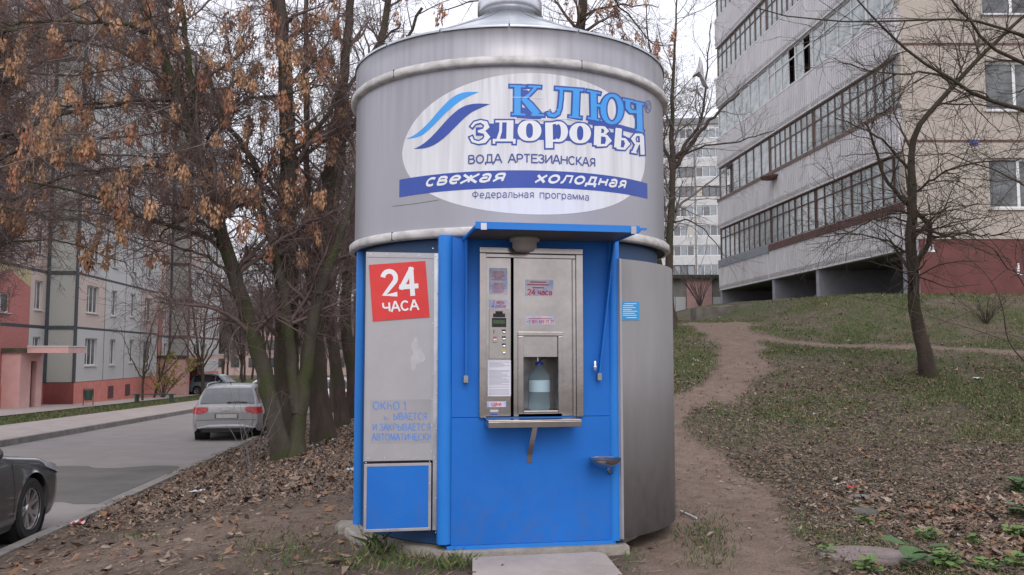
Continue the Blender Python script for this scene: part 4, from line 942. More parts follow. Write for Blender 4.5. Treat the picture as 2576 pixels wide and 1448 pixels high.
def ribbed(w, h):
    def f():
        mb = MB(); mb.box(.012, w-.012, 0, .12, 0, h); n = int(w/.155)
        for i in range(n):
            x = .05+i*(w-.1)/n; mb.box(x, x+.07, -.05, -.0005, .22, h-.10)
            mb.add([(x-.02, -.001, .20), (x+.09, -.001, .20), (x+.035, -.001, .06), (x-.02, -.07, .20), (x+.09, -.07, .20), (x+.035, -.03, .06)], [(3,5,4),(0,1,4,3),(0,3,5,2),(1,2,5,4)])
        mb.box(.012, w-.012, -.035, -.0005, h-.07, h-.0); mb.box(.012, w-.012, -.035, -.0005, 0, .04)
        return mesh_of(mb, M_rib)
    return cached(('rib', round(w,2), round(h,2)), f)
def glazing(parent, x, z, w, h, n, fr, gl, transom=.70, y=.06, fw=.05, openp=None):
    mb = MB(); mb.box(0, w, 0, .05, 0, fw); mb.box(0, w, 0, .05, h-fw, h)
    for i in range(n+1):
        c = fw/2+(w-fw)*i/n; ww = fw*(1.5 if i % 4 == 0 else .8); mb.box(max(0, c-ww/2), min(w, c+ww/2), -.006 if i % 4 == 0 else .001, .049, fw, h-fw)
    if transom: mb.box(0, w, .004, .045, h*transom-.02, h*transom+.02)
    o = inst('window', mesh_of(mb, fr), parent, (x, y, z))
    pw = (w-fw)/n
    for i in range(n):
        g = gl if not (openp and i in openp) else M_lgd
        me = cached(('lp', round(pw,2), round(h,2), g.name), lambda: mesh_of(MB().box(0, pw-.02, 0, .008, 0, h-2*fw), g))
        inst('pane', me, o, (fw/2+pw*i+.01, .03 if not (openp and i in openp) else .2, fw))
    return o
styles = {0: [(M_brn, 10, .70), (M_brn, 7, .72), (M_brn, 9, .72)], 1: [(M_brw, 7, None), (M_brw, 8, .66), (M_brw, 11, .66)], 2: [(M_frame, 6, None), (M_frame, 6, .7), (M_frame, 6, .7)],
          3: [(M_brw, 10, .7), (M_brw, 8, .7), (M_brw, 10, .7)]}
for k in range(8):
    z = k*LFH
    for j, (a, b_) in enumerate(secs):
        inst('parapet_panel', ribbed(b_-a, LP_), rb, (a, 0, z))
        fr, n, tr = styles.get(k, styles[3])[j]
        hole = None
        if k == 2 and j == 1: hole = {3, 5}
        if k == 1 and j == 0: hole = {1}
        glazing(rb, a+.03, z+LP_, b_-a-.06, LWN-.02, n, fr, M_lgl, tr, openp=hole)
    mb = MB(); mb.box(0, RL, .12, 1.3, z-.0, z+.16); obj('floor_slab', mb, M_slabg, rb, local=True)
    mb = MB(); mb.box(0, RL, 1.3, 1.4, z+.16, z+LFH); obj('inner_wall', mb, mat('dim_loggia_wall', (.17,.17,.165), (.27,.26,.25), 1.3, .8), rb, local=True)
mb = MB(); mb.box(.0, 5.83, -.066, -.052, LP_-.33, LP_-.02); obj('grey_apron', mb, mat('blue_grey_tin', (.20,.23,.26), (.25,.28,.31), 3, .6), rb, local=True)
mb = MB(); mb.box(5.87, RL-.02, -.066, -.052, LP_-.28, LP_-.02); obj('red_brown_apron', mb, M_brn, rb, local=True)
mb = MB(); mb.box(.0, RL, -.066, -.052, LFH+LP_-.15, LFH+LP_-.02); obj('dark_apron', mb, M_brw, rb, local=True)
# undercroft
for s in (0.0, 5.95, 9.75):
    mb = MB(); mb.box(s, s+.22, .02, 2.5, -2.6, -.003); obj('pier', mb, M_pier, rb, local=True)
mb = MB(); mb.box(0, RL, 2.5, 2.8, -2.6, -.003); obj('undercroft_wall', mb, mat('undercroft_render', (.20,.20,.215), (.27,.27,.285), 2, .9), rb, local=True)
mb = MB(); mb.box(0, RL, .125, 1.3, -.02, -.004); obj('soffit', mb, M_slabg, rb, local=True)
mb = MB(); mb.box(0, RL, 1.41, 12, 0, 8*LFH); obj('wall_core', mb, M_slabg, rb, local=True)
mb = MB(); mb.lathe([(.02,0),(.30,.02),(.34,.10),(.30,.16)], (6.6, -.28, LFH+.95), 14); mb.box(6.3, 6.9, -.25, -.036, LFH+1.05, LFH+1.12); obj('balcony_basket', mb, M_brn, rb, local=True)
# end wall: faces the viewer, x>= near corner
ex = RX+tvec[0]*RL; ey = RY+tvec[1]*RL
M_wsill = M_sill
def ew(parent):
    pass
# built in world axes as wall panels of the block
eb = thing('apartment_building_end', 'beige pebble-dashed end wall with dark red plinth of the block on the hill', 'building', (ex, ey, 3.0), 0)
rows = [(4.72, 7.46), (7.50, 10.24), (10.28, 13.0), (13.04, 15.8), (15.84, 18.6)]
for i, (z0, z1) in enumerate(rows):
    wz = z0+.86; wx = 2.36
    mb = MB(); o_ = lambda a, b, c, d: mb.box(ex+.0+a, ex+b, ey, ey+.3, c, d)
    o_(.0, wx, z0, z1); o_(wx, wx+1.75, z0, wz); o_(wx, wx+1.75, wz+1.42, z1); obj('wall_panel', mb, M_tile, eb)
    mb = MB(); mb.box(ex+wx+1.752, ex+6, ey, ey+.3, z0, z1); obj('wall_panel', mb, M_tile, eb)
    window(eb, wx, wz-3.0, 1.75, 1.42, (.5,), transom=None, y=.12, fw=.07)
mb = MB()
mb.box(ex-.0, ex+6, ey+.01, ey+.35, 4.70, 4.725); obj('joint_line', mb, M_seamb, eb)
for z in (7.48, 10.26, 13.02, 15.82):
    mb = MB(); mb.box(ex, ex+6, ey-.012, ey+.28, z-.035, z+.035); obj('joint_line', mb, M_seamb, eb)
mb = MB(); mb.box(ex+.32, ex+6, ey-.0, ey+.3, 2.2, 4.69); obj('red_plinth', mb, M_mar2, eb)
mb = MB(); mb.box(ex+.0, ex+.315, ey-.02, ey+.3, 2.2, 4.69); obj('corner_pilaster', mb, M_pier, eb)
mb = MB(); mb.box(ex+3.4, ex+6, ey+.31, ey+12, 2.2, 19); obj('wall_core', mb, M_tile, eb)
for x, z, w, h in ((.52, 4.38, .05, .22), (.60, 4.38, .05, .26), (.52, 4.36, .25, .04), (.70, 4.40, .05, .18), (3.02, 3.72, .07, .32), (3.02, 3.72, .4, .03)):
    mb = MB(); mb.box(ex+x, ex+x+w, ey-.006, ey-.001, z, z+h); obj('paint_mark', mb, M_wtext, eb)
mb = MB(); mb.box(ex+1.86, ex+2.08, ey-.03, ey-.013, 7.36, 7.50); obj('house_number_plate', mb, mat('blue_enamel', (.04,.07,.30), None, rough=.4), eb)
# ---------- far white block ----------
M_far = mat('far_white_panel', (.52,.52,.53), (.60,.60,.61), 2, .9)
M_fard = mat('far_grey_roof_edge', (.25,.25,.26), None, rough=.9)
fa = math.atan2(-.14, 1)
fb = thing('apartment_building', 'distant white block of flats with rows of white framed loggias', 'building', (14.0, 124, 3.0), fa)
NFF = 11
mb = MB(); mb.box(0, 44, .5, 12, -1, NFF*2.8+.6); obj('wall_core', mb, M_far, fb, local=True)
mb = MB(); mb.box(-.2, 44.2, .2, 12.2, NFF*2.8+.6, NFF*2.8+1.5); obj('roof_edge', mb, M_fard, fb, local=True)
fgl = [mesh_of(MB().box(0, .78, 0, .02, 0, 1.3), m) for m in (mat('far_glass_pale', (.30,.33,.37), None, rough=.2), mat('far_glass_dark', (.17,.18,.20), None, rough=.2), mat('far_curtain', (.45,.44,.42), None, rough=.4))]
bal = mesh_of(MB().box(0, 5.7, 0, .5, 0, 1.25), M_far)
frw = {}
def farframe(m):
    mb = MB(); mb.box(0, 5.7, 0, .06, 0, .1); mb.box(0, 5.7, 0, .06, 1.4, 1.5)
    for i in range(7): mb.box(i*.93, i*.93+.09, .0, .06, .1, 1.4)
    return mesh_of(mb, m)
FW, FBR = farframe(M_frame), farframe(M_brw)
for k in range(NFF):
    for j in range(5):
        x = j*6.0+.15
        inst('loggia_parapet', bal, fb, (x, 0, k*2.8))
        o = inst('window', FBR if rnd.random() < .12 else FW, fb, (x, .1, k*2.8+1.27))
        for i in range(6): inst('pane', fgl[rnd.choice((0,0,0,1,1,2))], o, (.09+i*.93, .03, .1))
# ---------- garages ----------
M_gar = mat('grey_render_garage', (.22,.215,.20), (.32,.31,.29), 2, .9, .3, 30)
gy = 45.0; gz = 3.05
gt = thing('garage_row', 'low garage with felt roof, pink middle bay and white steel doors', 'garage', (P(1685,800,gy)[0], gy, gz))
gx0, gx1 = P(1640, 750, gy)[0], P(1870, 750, gy)[0]; zt = P(1750, 703, gy)[2]
pa, pb = P(1727, 750, gy)[0], P(1790, 750, gy)[0]
mb = MB(); mb.box(gx0, pa, gy, gy+.3, gz-.5, zt); mb.box(pb, gx1, gy, gy+.3, gz-.5, zt); obj('wall', mb, M_gar, gt)
mb = MB(); mb.box(pa+.003, pb-.003, gy-.12, gy+.3, gz-.5, zt); obj('pink_bay', mb, M_pink, gt)
mb = MB(); mb.box(gx0-.2, gx1, gy-.35, gy+6, zt+.003, zt+.2); obj('roof', mb, M_roofg, gt)
mb = MB(); mb.box(gx0, gx1, gy+.32, gy+5.8, gz-.5, zt); obj('wall_core', mb, M_gar, gt)
for a, b_ in ((P(1672,750,gy)[0], P(1724,750,gy)[0]), (P(1793,750,gy)[0], P(1818,750,gy)[0]+1.2)):
    mb = MB(); mb.box(a, b_, gy-.06, gy-.003, gz-.2, P(1700, 748, gy)[2]); d = obj('door', mb, M_sill, gt); 
    mb = MB(); mb.box((a+b_)/2-.01, (a+b_)/2+.01, gy-.07, gy-.062, gz-.2, P(1700, 748, gy)[2]); sub('door_gap', mb, M_seam, d)
# retaining wall
rw = MB(); pts = [(P(1752,790,31)[0], 31.0), (P(1850,790,30.2)[0], 30.2), (P(1962,780,29.5)[0], 29.5)]
for (a, b_), zt_ in zip(zip(pts[:-1], pts[1:]), (3.22, 3.27)):
    dx, dy = b_[0]-a[0], b_[1]-a[1]
    rw.add([(a[0],a[1],2.2),(b_[0],b_[1],2.2),(b_[0],b_[1],zt_),(a[0],a[1],zt_-.04),(a[0]+.1,a[1]+1.5,2.2),(b_[0]+.1,b_[1]+1.5,2.2),(b_[0]+.1,b_[1]+1.5,zt_+.1),(a[0]+.1,a[1]+1.5,zt_)], [(0,1,2,3),(5,4,7,6),(4,0,3,7),(1,5,6,2),(3,2,6,7)])
tag(obj('retaining_wall', rw, mat('mossy_stained_concrete', (.075,.075,.055), (.20,.18,.155), 1.8, .95, .5, 30, contrast=.2)), 'mossy concrete retaining wall at the top of the dirt path', 'wall')
# far pinkish building beyond the trees
db = thing('apartment_building', 'distant pinkish building glimpsed between the tree trunks', 'building', (-26, 150, -2.0))
mb = MB(); mb.box(-75, 2, 150, 160, -3, 9); obj('wall', mb, mat('distant_pink_render', (.38,.27,.25), (.45,.33,.31), 1, .9), db)
mb = MB(); mb.box(-75.5, 2.5, 149.5, 160.5, 9, 9.6); obj('roof', mb, M_fard, db)
for i in range(24):
    for k in range(3):
        mb = MB(); mb.box(-72+i*3, -70.6+i*3, 149.9, 149.97, -.5+k*3, 1.1+k*3); obj('window', mb, M_lgd, db)
# ================================================================== TREES
def bark(name, c1, c2, moss):
    m = mat(name, c1, c2, 7, .95, .9, 28, spec=.1, streak=(1,1,.3), contrast=.3); N = m.node_tree.nodes; L = m.node_tree.links
    b = N['Principled BSDF']; src = b.inputs['Base Color'].links[0].from_socket
    n = N.new('ShaderNodeTexNoise'); n.inputs['Scale'].default_value = 1.6; n.inputs['Detail'].default_value = 5
    tc = [x for x in N if x.type == 'TEX_COORD'][0]; L.new(tc.outputs['Object'], n.inputs['Vector'])
    r = N.new('ShaderNodeValToRGB'); r.color_ramp.elements[0].position = .45; r.color_ramp.elements[1].position = .62; L.new(n.outputs[0], r.inputs[0])
    mx = N.new('ShaderNodeMix'); mx.data_type = 'RGBA'; L.new(r.outputs[0], mx.inputs[0]); L.new(src, mx.inputs[6]); mx.inputs[7].default_value = (*moss, 1)
    L.new(mx.outputs[2], b.inputs['Base Color']); return m
M_bark = bark('mossy_bark', (.040,.036,.030), (.105,.090,.075), (.060,.066,.032))
M_bark2 = bark('brown_bark', (.045,.034,.030), (.10,.078,.066), (.060,.058,.036))
M_twig = mat('maroon_twigs', (.10,.072,.066), (.20,.15,.14), 1.5, .9, spec=.15)
M_twigg = mat('grey_twigs', (.13,.115,.105), (.24,.22,.21), 2, .85, spec=.2)
M_twigf = mat('far_twigs', (.15,.115,.11), (.25,.205,.20), .8, .95, spec=.1)
M_seed = mat('dry_seed_wings', (.30,.16,.09), (.50,.305,.18), 9, .75, spec=.2, contrast=.28)
M_seed2 = mat('rust_seed_wings', (.27,.12,.075), (.40,.21,.13), 9, .75, spec=.2, contrast=.28)
def smoothline(pts, n):
    p = np.array(pts, float)
    if len(p) > 2:
        for _ in range(2):
            q = [p[0]]
            for a, b in zip(p[:-1], p[1:]): q += [a*.75+b*.25, a*.25+b*.75]
            q.append(p[-1]); p = np.array(q)
    d = np.r_[0, np.cumsum(np.linalg.norm(np.diff(p, axis=0), axis=1))]; t = np.linspace(0, d[-1], n)
    return np.stack([np.interp(t, d, p[:, k]) for k in range(3)], 1)
def tubes(BP, BR, sides):
    """BP (B,n,3) BR (B,n) -> verts, quads"""
    B, n, _ = BP.shape
    T = np.gradient(BP, axis=1); T /= np.linalg.norm(T, axis=2, keepdims=True)+1e-9
    mt = np.abs(T.mean(1)); ref = np.eye(3)[np.argmin(mt, axis=1)][:, None, :]
    A = np.cross(T, ref); A /= np.linalg.norm(A, axis=2, keepdims=True)+1e-9; C = np.cross(T, A)
    an = np.arange(sides)*2*math.pi/sides
    V = BP[:, :, None]+BR[:, :, None, None]*(A[:, :, None]*np.cos(an)[None, None, :, None]+C[:, :, None]*np.sin(an)[None, None, :, None])
    base = (np.arange(B)*n*sides)[:, None, None]; i = (np.arange(n-1)*sides)[None, :, None]; j = np.arange(sides)[None, None, :]; j2 = (j+1) % sides
    Fq = np.stack([base+i+j, base+i+j2, base+i+sides+j2, base+i+sides+j], -1).reshape(-1, 4)
    return V.reshape(-1, 3), Fq
def children(BP, BR, count, lr, ang, g, up, wander, n, tmin=.15, rr=.55, r0=None, rmin=.002, tp=1.0):
    B, m, _ = BP.shape
    L = np.linalg.norm(np.diff(BP, axis=1), axis=2).sum(1); w = L/L.sum()
    pi = g.choice(B, count, p=w); t = (tmin+(1-tmin)*g.random(count)**tp)*(m-1); k = np.minimum(t.astype(int), m-2); f = (t-k)[:, None]
    pos = BP[pi, k]*(1-f)+BP[pi, k+1]*f; T = BP[pi, k+1]-BP[pi, k]; T /= np.linalg.norm(T, axis=1, keepdims=True)+1e-9
    pr = BR[pi, k]*(1-f[:, 0])+BR[pi, k+1]*f[:, 0]
    rv = g.normal(size=(count, 3)); rv -= (rv*T).sum(1, keepdims=True)*T; rv /= np.linalg.norm(rv, axis=1, keepdims=True)+1e-9
    a = np.radians(g.uniform(ang[0], ang[1], count))[:, None]; d = T*np.cos(a)+rv*np.sin(a)
    ln = g.uniform(lr[0], lr[1], count)*(1-.35*t/(m-1)); st = (ln/(n-1))[:, None]
    pts = [pos]; cur = pos; bias = np.array((0, 0, up))
    for q in range(n-1):
        d = d+g.normal(size=d.shape)*wander+bias*(1 if np.isscalar(up) else 1); d /= np.linalg.norm(d, axis=1, keepdims=True)
        cur = cur+d*st; pts.append(cur)
    P_ = np.stack(pts, 1); rs = pr*rr
    if r0: rs = np.minimum(rs, r0)
    rs = np.maximum(rs, rmin*1.3)
    R2 = rs[:, None]*(1-np.linspace(0, 1, n))[None]+rmin*np.linspace(0, 1, n)[None]
    return P_, R2
def stack(brs, n):
    return np.stack([smoothline([p for p in b[0]], n) for b in brs]), np.stack([np.interp(np.linspace(0, 1, n), np.linspace(0, 1, len(b[1])), b[1]) for b in brs])
def flare(br, R):
    return R
def put(name, parts, m, parent, kind=None, loc=None):
    Vs, Fs, o = [], [], 0
    for P_, R2, s in parts:
        v, f = tubes(P_, R2, s); Vs.append(v); Fs.append(f+o); o += len(v)
    V_ = np.concatenate(Vs)
    if loc is not None: V_ = V_-np.array(loc)
    return mesh_np(name, V_, np.concatenate(Fs), m, parent=parent, smooth=True, kind=kind)
def px(pts, y): return [P(u, v, (y if np.isscalar(y) else np.interp(i/(len(pts)-1), [0, 1], y))) for i, (u, v) in enumerate(pts)]
def hero(label, stems, limbs, seed, nl1=26, nl2=300, nl3=1500, nl4=3500, twigm=None, barkm=None, l1=(1.2,2.8), group=None, up=.03, r3=.0032, cat='tree', nm='maple_tree', rk=1.):
    """stems/limbs: (points, radii)"""
    g = np.random.default_rng(seed); base = stems[0][0][0]
    t = thing(nm, label, cat, tuple(base), 0, group); off = base
    SP, SR = stack(stems, 28); nz = g.normal(size=SP.shape)*.012; nz[:, 0] = 0; SP = SP+nz
    for i in range(len(stems)):
        for k in range(3): SR[i, k] *= (1.45, 1.18, 1.06)[k] if i == 0 or np.linalg.norm(stems[i][0][0]-base) < .5 else 1
        o = put('trunk' if i == 0 else 'stem', [(SP[i:i+1], SR[i:i+1], 14)], barkm or M_bark, t, loc=off)
    if limbs:
        LP, LR = stack(limbs, 16); LP[:, 1:] += g.normal(size=LP[:, 1:].shape)*.018
        for i in range(len(limbs)): put('limb', [(LP[i:i+1], LR[i:i+1], 8)], barkm or M_bark, t, loc=off)
    A, AR = children(SP, SR, nl1, l1, (35, 75), g, up, .13, 10, .22, .42, .05, .006)
    parts = [(A, AR, 6)]
    allP = [A]; allR = [AR]
    if limbs:
        l = 10; idx_ = np.linspace(0, 15, 10).astype(int); allP.append(LP[:, idx_]); allR.append(LR[:, idx_])
    P1 = np.concatenate(allP); R1 = np.concatenate(allR)
    B_, BR_ = children(P1, R1, nl2, (.6, 1.6), (25, 70), g, up*.8, .16, 8, .1, .5, .016, .0035*rk)
    C_, CR_ = children(B_, BR_, nl3, (.35, .9), (25, 65), g, up*.3, .16, 6, .1, .55, .0075*rk, r3*.75*rk)
    parts += [(B_, BR_, 4), (C_, CR_, 3)]
    if nl4:
        D_, DR_ = children(C_, CR_, nl4, (.15, .5), (25, 60), g, up*.3, .16, 4, .1, .6, .0042*rk, r3*.6*rk); parts.append((D_, DR_, 3))
    put('twigs', parts, twigm or M_twig, t, kind='stuff', loc=off)
    return t, off, B_, C_
# seed bunches
def seedmesh(s, m):
    g = np.random.default_rng(s); n = 58; L = g.uniform(.17, .28); ver = []; fa = []
    for i in range(n):
        z = -L*g.random()**.8; rad = .07*(1-.35*abs(2*(-z/L)-1))*g.random()**.4; a = g.uniform(0, 6.28)
        c = np.array((rad*math.cos(a), rad*math.sin(a), z)); d = np.array((g.normal()*.22, g.normal()*.22, -1)); d /= np.linalg.norm(d)
        w = np.cross(d, (math.cos(a+g.normal()), math.sin(a), .1)); w /= np.linalg.norm(w); l = g.uniform(.045, .075); b = g.uniform(.009, .014)
        o = len(ver); ver += [c, c+d*l*.55+w*b, c+d*l, c+d*l*.5-w*b]; fa.append((o, o+1, o+2, o+3))
    st = np.array([(0,0,.10),(0,0,-L*.8)]); mb = MB(); mb.tube(st, .003, 3); o = len(ver)
    ver += [np.array(v) for v in mb.v]; mi = [0]*len(fa); fa += [tuple(o+i for i in f) for f in mb.f if len(f) == 4]; mi += [1]*(len(fa)-len(mi))
    me = bpy.data.meshes.new('seed_bunch'); me.from_pydata([tuple(map(float, v)) for v in ver], [], fa); me.materials.append(m); me.materials.append(M_twig)
    me.polygons.foreach_set('material_index', mi); me.update(); return me
SEEDS = [seedmesh(i, M_seed if i < 5 else M_seed2) for i in range(8)]
def hang(t, off, pts, n, seed, ok=lambda u, v: True, sc=(1.0, 1.7), k=0):
    g = random.Random(seed); g2 = np.random.default_rng(seed); cand = pts.reshape(-1, 3); c = 0
    for i in g2.permutation(len(cand)):
        p = cand[i]; d = p-np.array((0,0,EYE)); yy = d[1]*CT+d[2]*ST; u = 1288+F*d[0]/yy; v = 724-F*(-d[1]*ST+d[2]*CT)/yy
        if not (-30 < u < 2600 and -40 < v < 900 and ok(u, v)): continue
        o = bpy.data.objects.new('seed_bunch', g.choice(SEEDS)); COL.objects.link(o); o.parent = t; o.location = tuple(p-off)
        s = g.uniform(*sc); o.scale = (s*g.uniform(.9, 1.5), s*g.uniform(.9, 1.5), s); o.rotation_euler = (g.uniform(-.15, .15), g.uniform(-.15, .15), g.uniform(0, 6))
        c += 1
        if c >= n: break
# --- double-stemmed maple in front (left)
t1 = G(722, 1152)[1]
s1 = px([(712,1160),(700,1090),(655,900),(600,730),(548,560),(505,410),(440,215),(345,-20)], (t1, t1-.6))
s2 = px([(742,1160),(752,1060),(775,900),(792,760),(838,640),(868,560),(905,420)], (t1, t1+.3))
s3 = px([(502,400),(492,290),(476,150),(452,-20)], (t1-.4, t1-.2))
s4 = px([(745,1040),(722,790),(700,640),(650,520),(655,440),(620,380),(560,300),(520,180)], (t1, t1+.9))
limbs1 = [(px([(504,445),(406,416),(293,425),(205,432)], (t1-.4, t1-1.6)), [.034,.024,.014]),
 (px([(432,250),(342,254),(245,264),(150,268)], (t1-.5, t1-1.8)), [.036,.025,.014]),
 (px([(385,85),(313,58),(196,55),(0,60)], (t1-.6, t1-2.0)), [.04,.03,.018]),
 (px([(575,640),(513,590),(430,572),(357,547),(274,508),(181,480),(60,450)], (t1-.2, t1-2.2)), [.042,.034,.026,.014]),
 (px([(600,715),(538,655),(440,616),(342,602)], (t1-.2, t1-1.2)), [.03,.02,.010]),
 (px([(560,600),(500,545),(430,565),(400,600)], (t1-.2, t1-.8)), [.03,.024,.012]),
 (px([(500,400),(540,345),(585,300),(597,250)], (t1-.3, t1-.3)), [.03,.02,.01]),
 (px([(520,350),(600,250),(720,240),(830,210)], (t1-.3, t1-1.0)), [.03,.022,.01])]
grey1 = [(px([(445,262),(357,293),(293,328),(171,372),(73,401),(-20,428)], (t1-.8, t1-3.2)), [.014,.013,.008]),
 (px([(290,315),(240,335),(171,340),(110,330),(50,310)], (t1-2, t1-2.8)), [.009,.007,.004]),
 (px([(600,330),(500,370),(400,390),(300,372),(200,345),(80,352)], (t1-1, t1-2.6)), [.010,.008,.005]),
 (px([(640,365),(720,330),(790,300),(838,262),(835,225),(790,180),(740,125)], (t1-.9, t1-1.6)), [.012,.011,.007]),
 (px([(430,120),(480,112),(540,120),(600,170),(650,210)], (t1-1, t1-1.6)), [.009,.007,.004]),
 (px([(260,60),(160,200),(90,330),(60,430)], (t1-2, t1-3)), [.009,.006,.003])]
T1, o1, B1, C1 = hero('leaning two-stemmed maple with mossy trunk and hanging bunches of dry seeds, left of the kiosk', [(s1, [.155,.145,.13,.118,.108,.10,.085,.07]), (s2, [.15,.13,.115,.10,.09,.07,.05]), (s3, [.07,.06,.05,.045]), (s4, [.10,.10,.085,.075,.065,.055,.04,.03])],
    limbs1, 21, nl1=40, nl2=760, nl3=4200, nl4=13000)
for g_ in grey1:
    a, b = stack([g_], 18); put('grey_branch', [(a, b, 6)], M_twigg, T1, loc=o1)
    q = children(a[:, ::2], b[:, ::2], 10, (.3, .8), (20, 55), rng, .0, .1, 6, .2, .5, .006, .003); put('grey_twig', [(q[0], q[1], 3)], M_twigg, T1, kind='stuff', loc=o1)
    hang(T1, o1, a[:, 3:], 3, int(a.sum()) % 99, sc=(.9,1.4))
hang(T1, o1, np.concatenate([B1[:, 3:].reshape(-1,3), C1[:, 4:].reshape(-1,3)]), 200, 5, lambda u, v: u < 800 and v < 660 and (v < 560 or rnd.random() < .25) and not (u < 230 and v > 430))
# --- trunks behind it
t3 = 16.0
T3, o3, B3, C3 = hero('straight thick maple trunk directly behind the leaning two-stemmed maple', [(px([(722,1120),(722,1000),(722,800),(724,600),(727,400),(718,200),(702,-20)], (t3, t3)), [.24,.225,.21,.18,.15,.13,.11])],
    [(px([(724,560),(700,470),(640,420),(560,380)], (t3, t3-1)), [.05,.035,.02]), (px([(728,400),(790,330),(850,250),(880,120)], (t3, t3)), [.05,.04,.02])], 31, nl1=18, nl2=210, nl3=1000, nl4=2600, barkm=M_bark2)
hang(T3, o3, B3[:, 3:], 40, 8, lambda u, v: u < 860 and v < 520)
t4 = G(812, 1112)[1]
T4, o4, B4, C4 = hero('tall maple with broad dark trunk, second trunk left of the kiosk wall', [(px([(815,1118),(803,1000),(790,860),(796,700),(812,560),(835,420),(858,250),(885,-20)], (t4, t4+.2)), [.215,.20,.165,.15,.14,.12,.10,.08]),
    (px([(795,800),(775,700),(776,540),(772,400),(769,200),(770,-20)], (t4, t4-.3)), [.09,.07,.065,.055,.05,.045])],
    [(px([(778,545),(807,465),(851,352),(880,290)], (t4-.1, t4-.6)), [.06,.055,.05,.04]), (px([(845,380),(900,300),(980,180),(1060,20)], (t4, t4-.5)), [.05,.045,.035,.03]), (px([(860,240),(940,120),(1010,60)], (t4, t4+.5)), [.045,.035,.02])],
    41, nl1=26, nl2=260, nl3=1200, nl4=3200, barkm=M_bark2, l1=(1.5, 3.4))
hang(T4, o4, B4[:, 3:], 60, 9, lambda u, v: u < 1200 and v < 560)
t5 = G(858, 1075)[1]
T5, o5, B5, C5 = hero('slimmer maple trunk leaning left, nearest to the kiosk wall', [(px([(862,1082),(852,960),(835,860),(822,760),(818,640),(850,480),(872,300)], (t5, t5)), [.17,.15,.13,.12,.11,.09,.07])], [], 51, nl1=12, nl2=110, nl3=500, nl4=1200, barkm=M_bark2)
t6 = 22.
T6, o6, B6, C6 = hero('maple trunk half hidden by the left edge of the kiosk', [(px([(893,1050),(888,950),(868,850),(872,700),(900,500),(935,250),(980,-20)], (t6, t6)), [.16,.15,.13,.12,.11,.10,.08])], [], 61, nl1=18, nl2=200, nl3=900, nl4=2400, barkm=M_bark2, l1=(2, 4))
# --- tree with a kinked trunk on the right slope
gA = G(2336, 948); tA = gA[1]
sA1 = px([(2338,955),(2328,900),(2312,830),(2298,752),(2297,704),(2290,636),(2294,489),(2292,342),(2346,274),(2425,186),(2500,110),(2600,20)], (tA, tA-1.2))
sA2 = px([(2296,690),(2325,630),(2345,597),(2336,558),(2278,513),(2219,440),(2195,352),(2178,305)], (tA, tA-1.0))
limbsA = [(px([(2292,440),(2250,380),(2190,330),(2100,300)], (tA-.5, tA-1.4)), [.025,.016,.008]), (px([(2292,500),(2350,440),(2450,410),(2576,400)], (tA-.4, tA-1.6)), [.022,.015,.008]),
 (px([(2345,600),(2430,585),(2500,600),(2576,560)], (tA, tA-1)), [.022,.014,.007]), (px([(2295,640),(2220,600),(2130,585),(2050,600)], (tA, tA-.8)), [.020,.012,.006]),
 (px([(2300,560),(2230,545),(2150,570),(2070,640)], (tA, tA+.6)), [.018,.012,.006]), (px([(2400,215),(2330,180),(2230,190),(2100,150)], (tA-.9, tA-1.5)), [.022,.014,.007])]
TA, oA, BA, CA = hero('bare young tree with dark kinked trunk on the grassy slope right of the path', [(sA1, [.125,.115,.10,.09,.085,.075,.055,.045,.04,.036,.03,.022]), (sA2, [.05,.045,.04,.036,.03,.026,.02,.014])],
    limbsA, 71, nl1=24, nl2=230, nl3=900, nl4=1700, l1=(.8, 2.4), up=.0, nm='bare_tree', barkm=M_bark2, twigm=mat('dark_olive_twigs', (.050,.038,.034), (.105,.085,.070), 2, .9, spec=.15))
M_tw2 = MATS['dark_olive_twigs']
# --- tree outside the right edge whose boughs hang in
tD = 13.0
baseD = np.array((10.3, 12.2, float(Z(10.3, 12.2))))
topD = [baseD, np.array((10.2, 12.3, 3.2)), np.array((9.9, 12.6, 5.0)), np.array((9.6, 12.8, 6.6)), np.array((9.2, 13., 8.5))]
def fromD(k, pts, y): return [topD[k]]+px(pts, y)
limbsD = [(fromD(2, [(2720,330),(2576,284),(2449,235),(2302,147),(2219,73),(2140,-10)], (12.6, 11.5)), [.05,.04,.034,.026,.018,.01]),
 (fromD(3, [(2700,220),(2576,166),(2493,117),(2425,44),(2380,-20)], (12.6, 11.8)), [.05,.038,.03,.022,.014]),
 (fromD(1, [(2700,560),(2576,470),(2450,400),(2340,380),(2200,400)], (12, 11.0)), [.03,.02,.012,.008,.005]),
 (fromD(3, [(2650,120),(2500,60),(2300,40),(2080,60),(1900,20)], (12.5, 11.0)), [.03,.024,.018,.012,.007]),
 (fromD(1, [(2740,760),(2600,700),(2500,640),(2420,560)], (12, 11.4)), [.025,.016,.011,.006])]
TD, oD, BD, CD = hero('bare tree just beyond the right edge whose crooked boughs cross the upper right corner', [(topD, [.16,.13,.11,.09,.06])], limbsD, 81, nl1=22, nl2=210, nl3=850, nl4=1500, l1=(1.2, 3.0), up=-.01, nm='bare_tree', barkm=M_bark2, twigm=M_tw2)
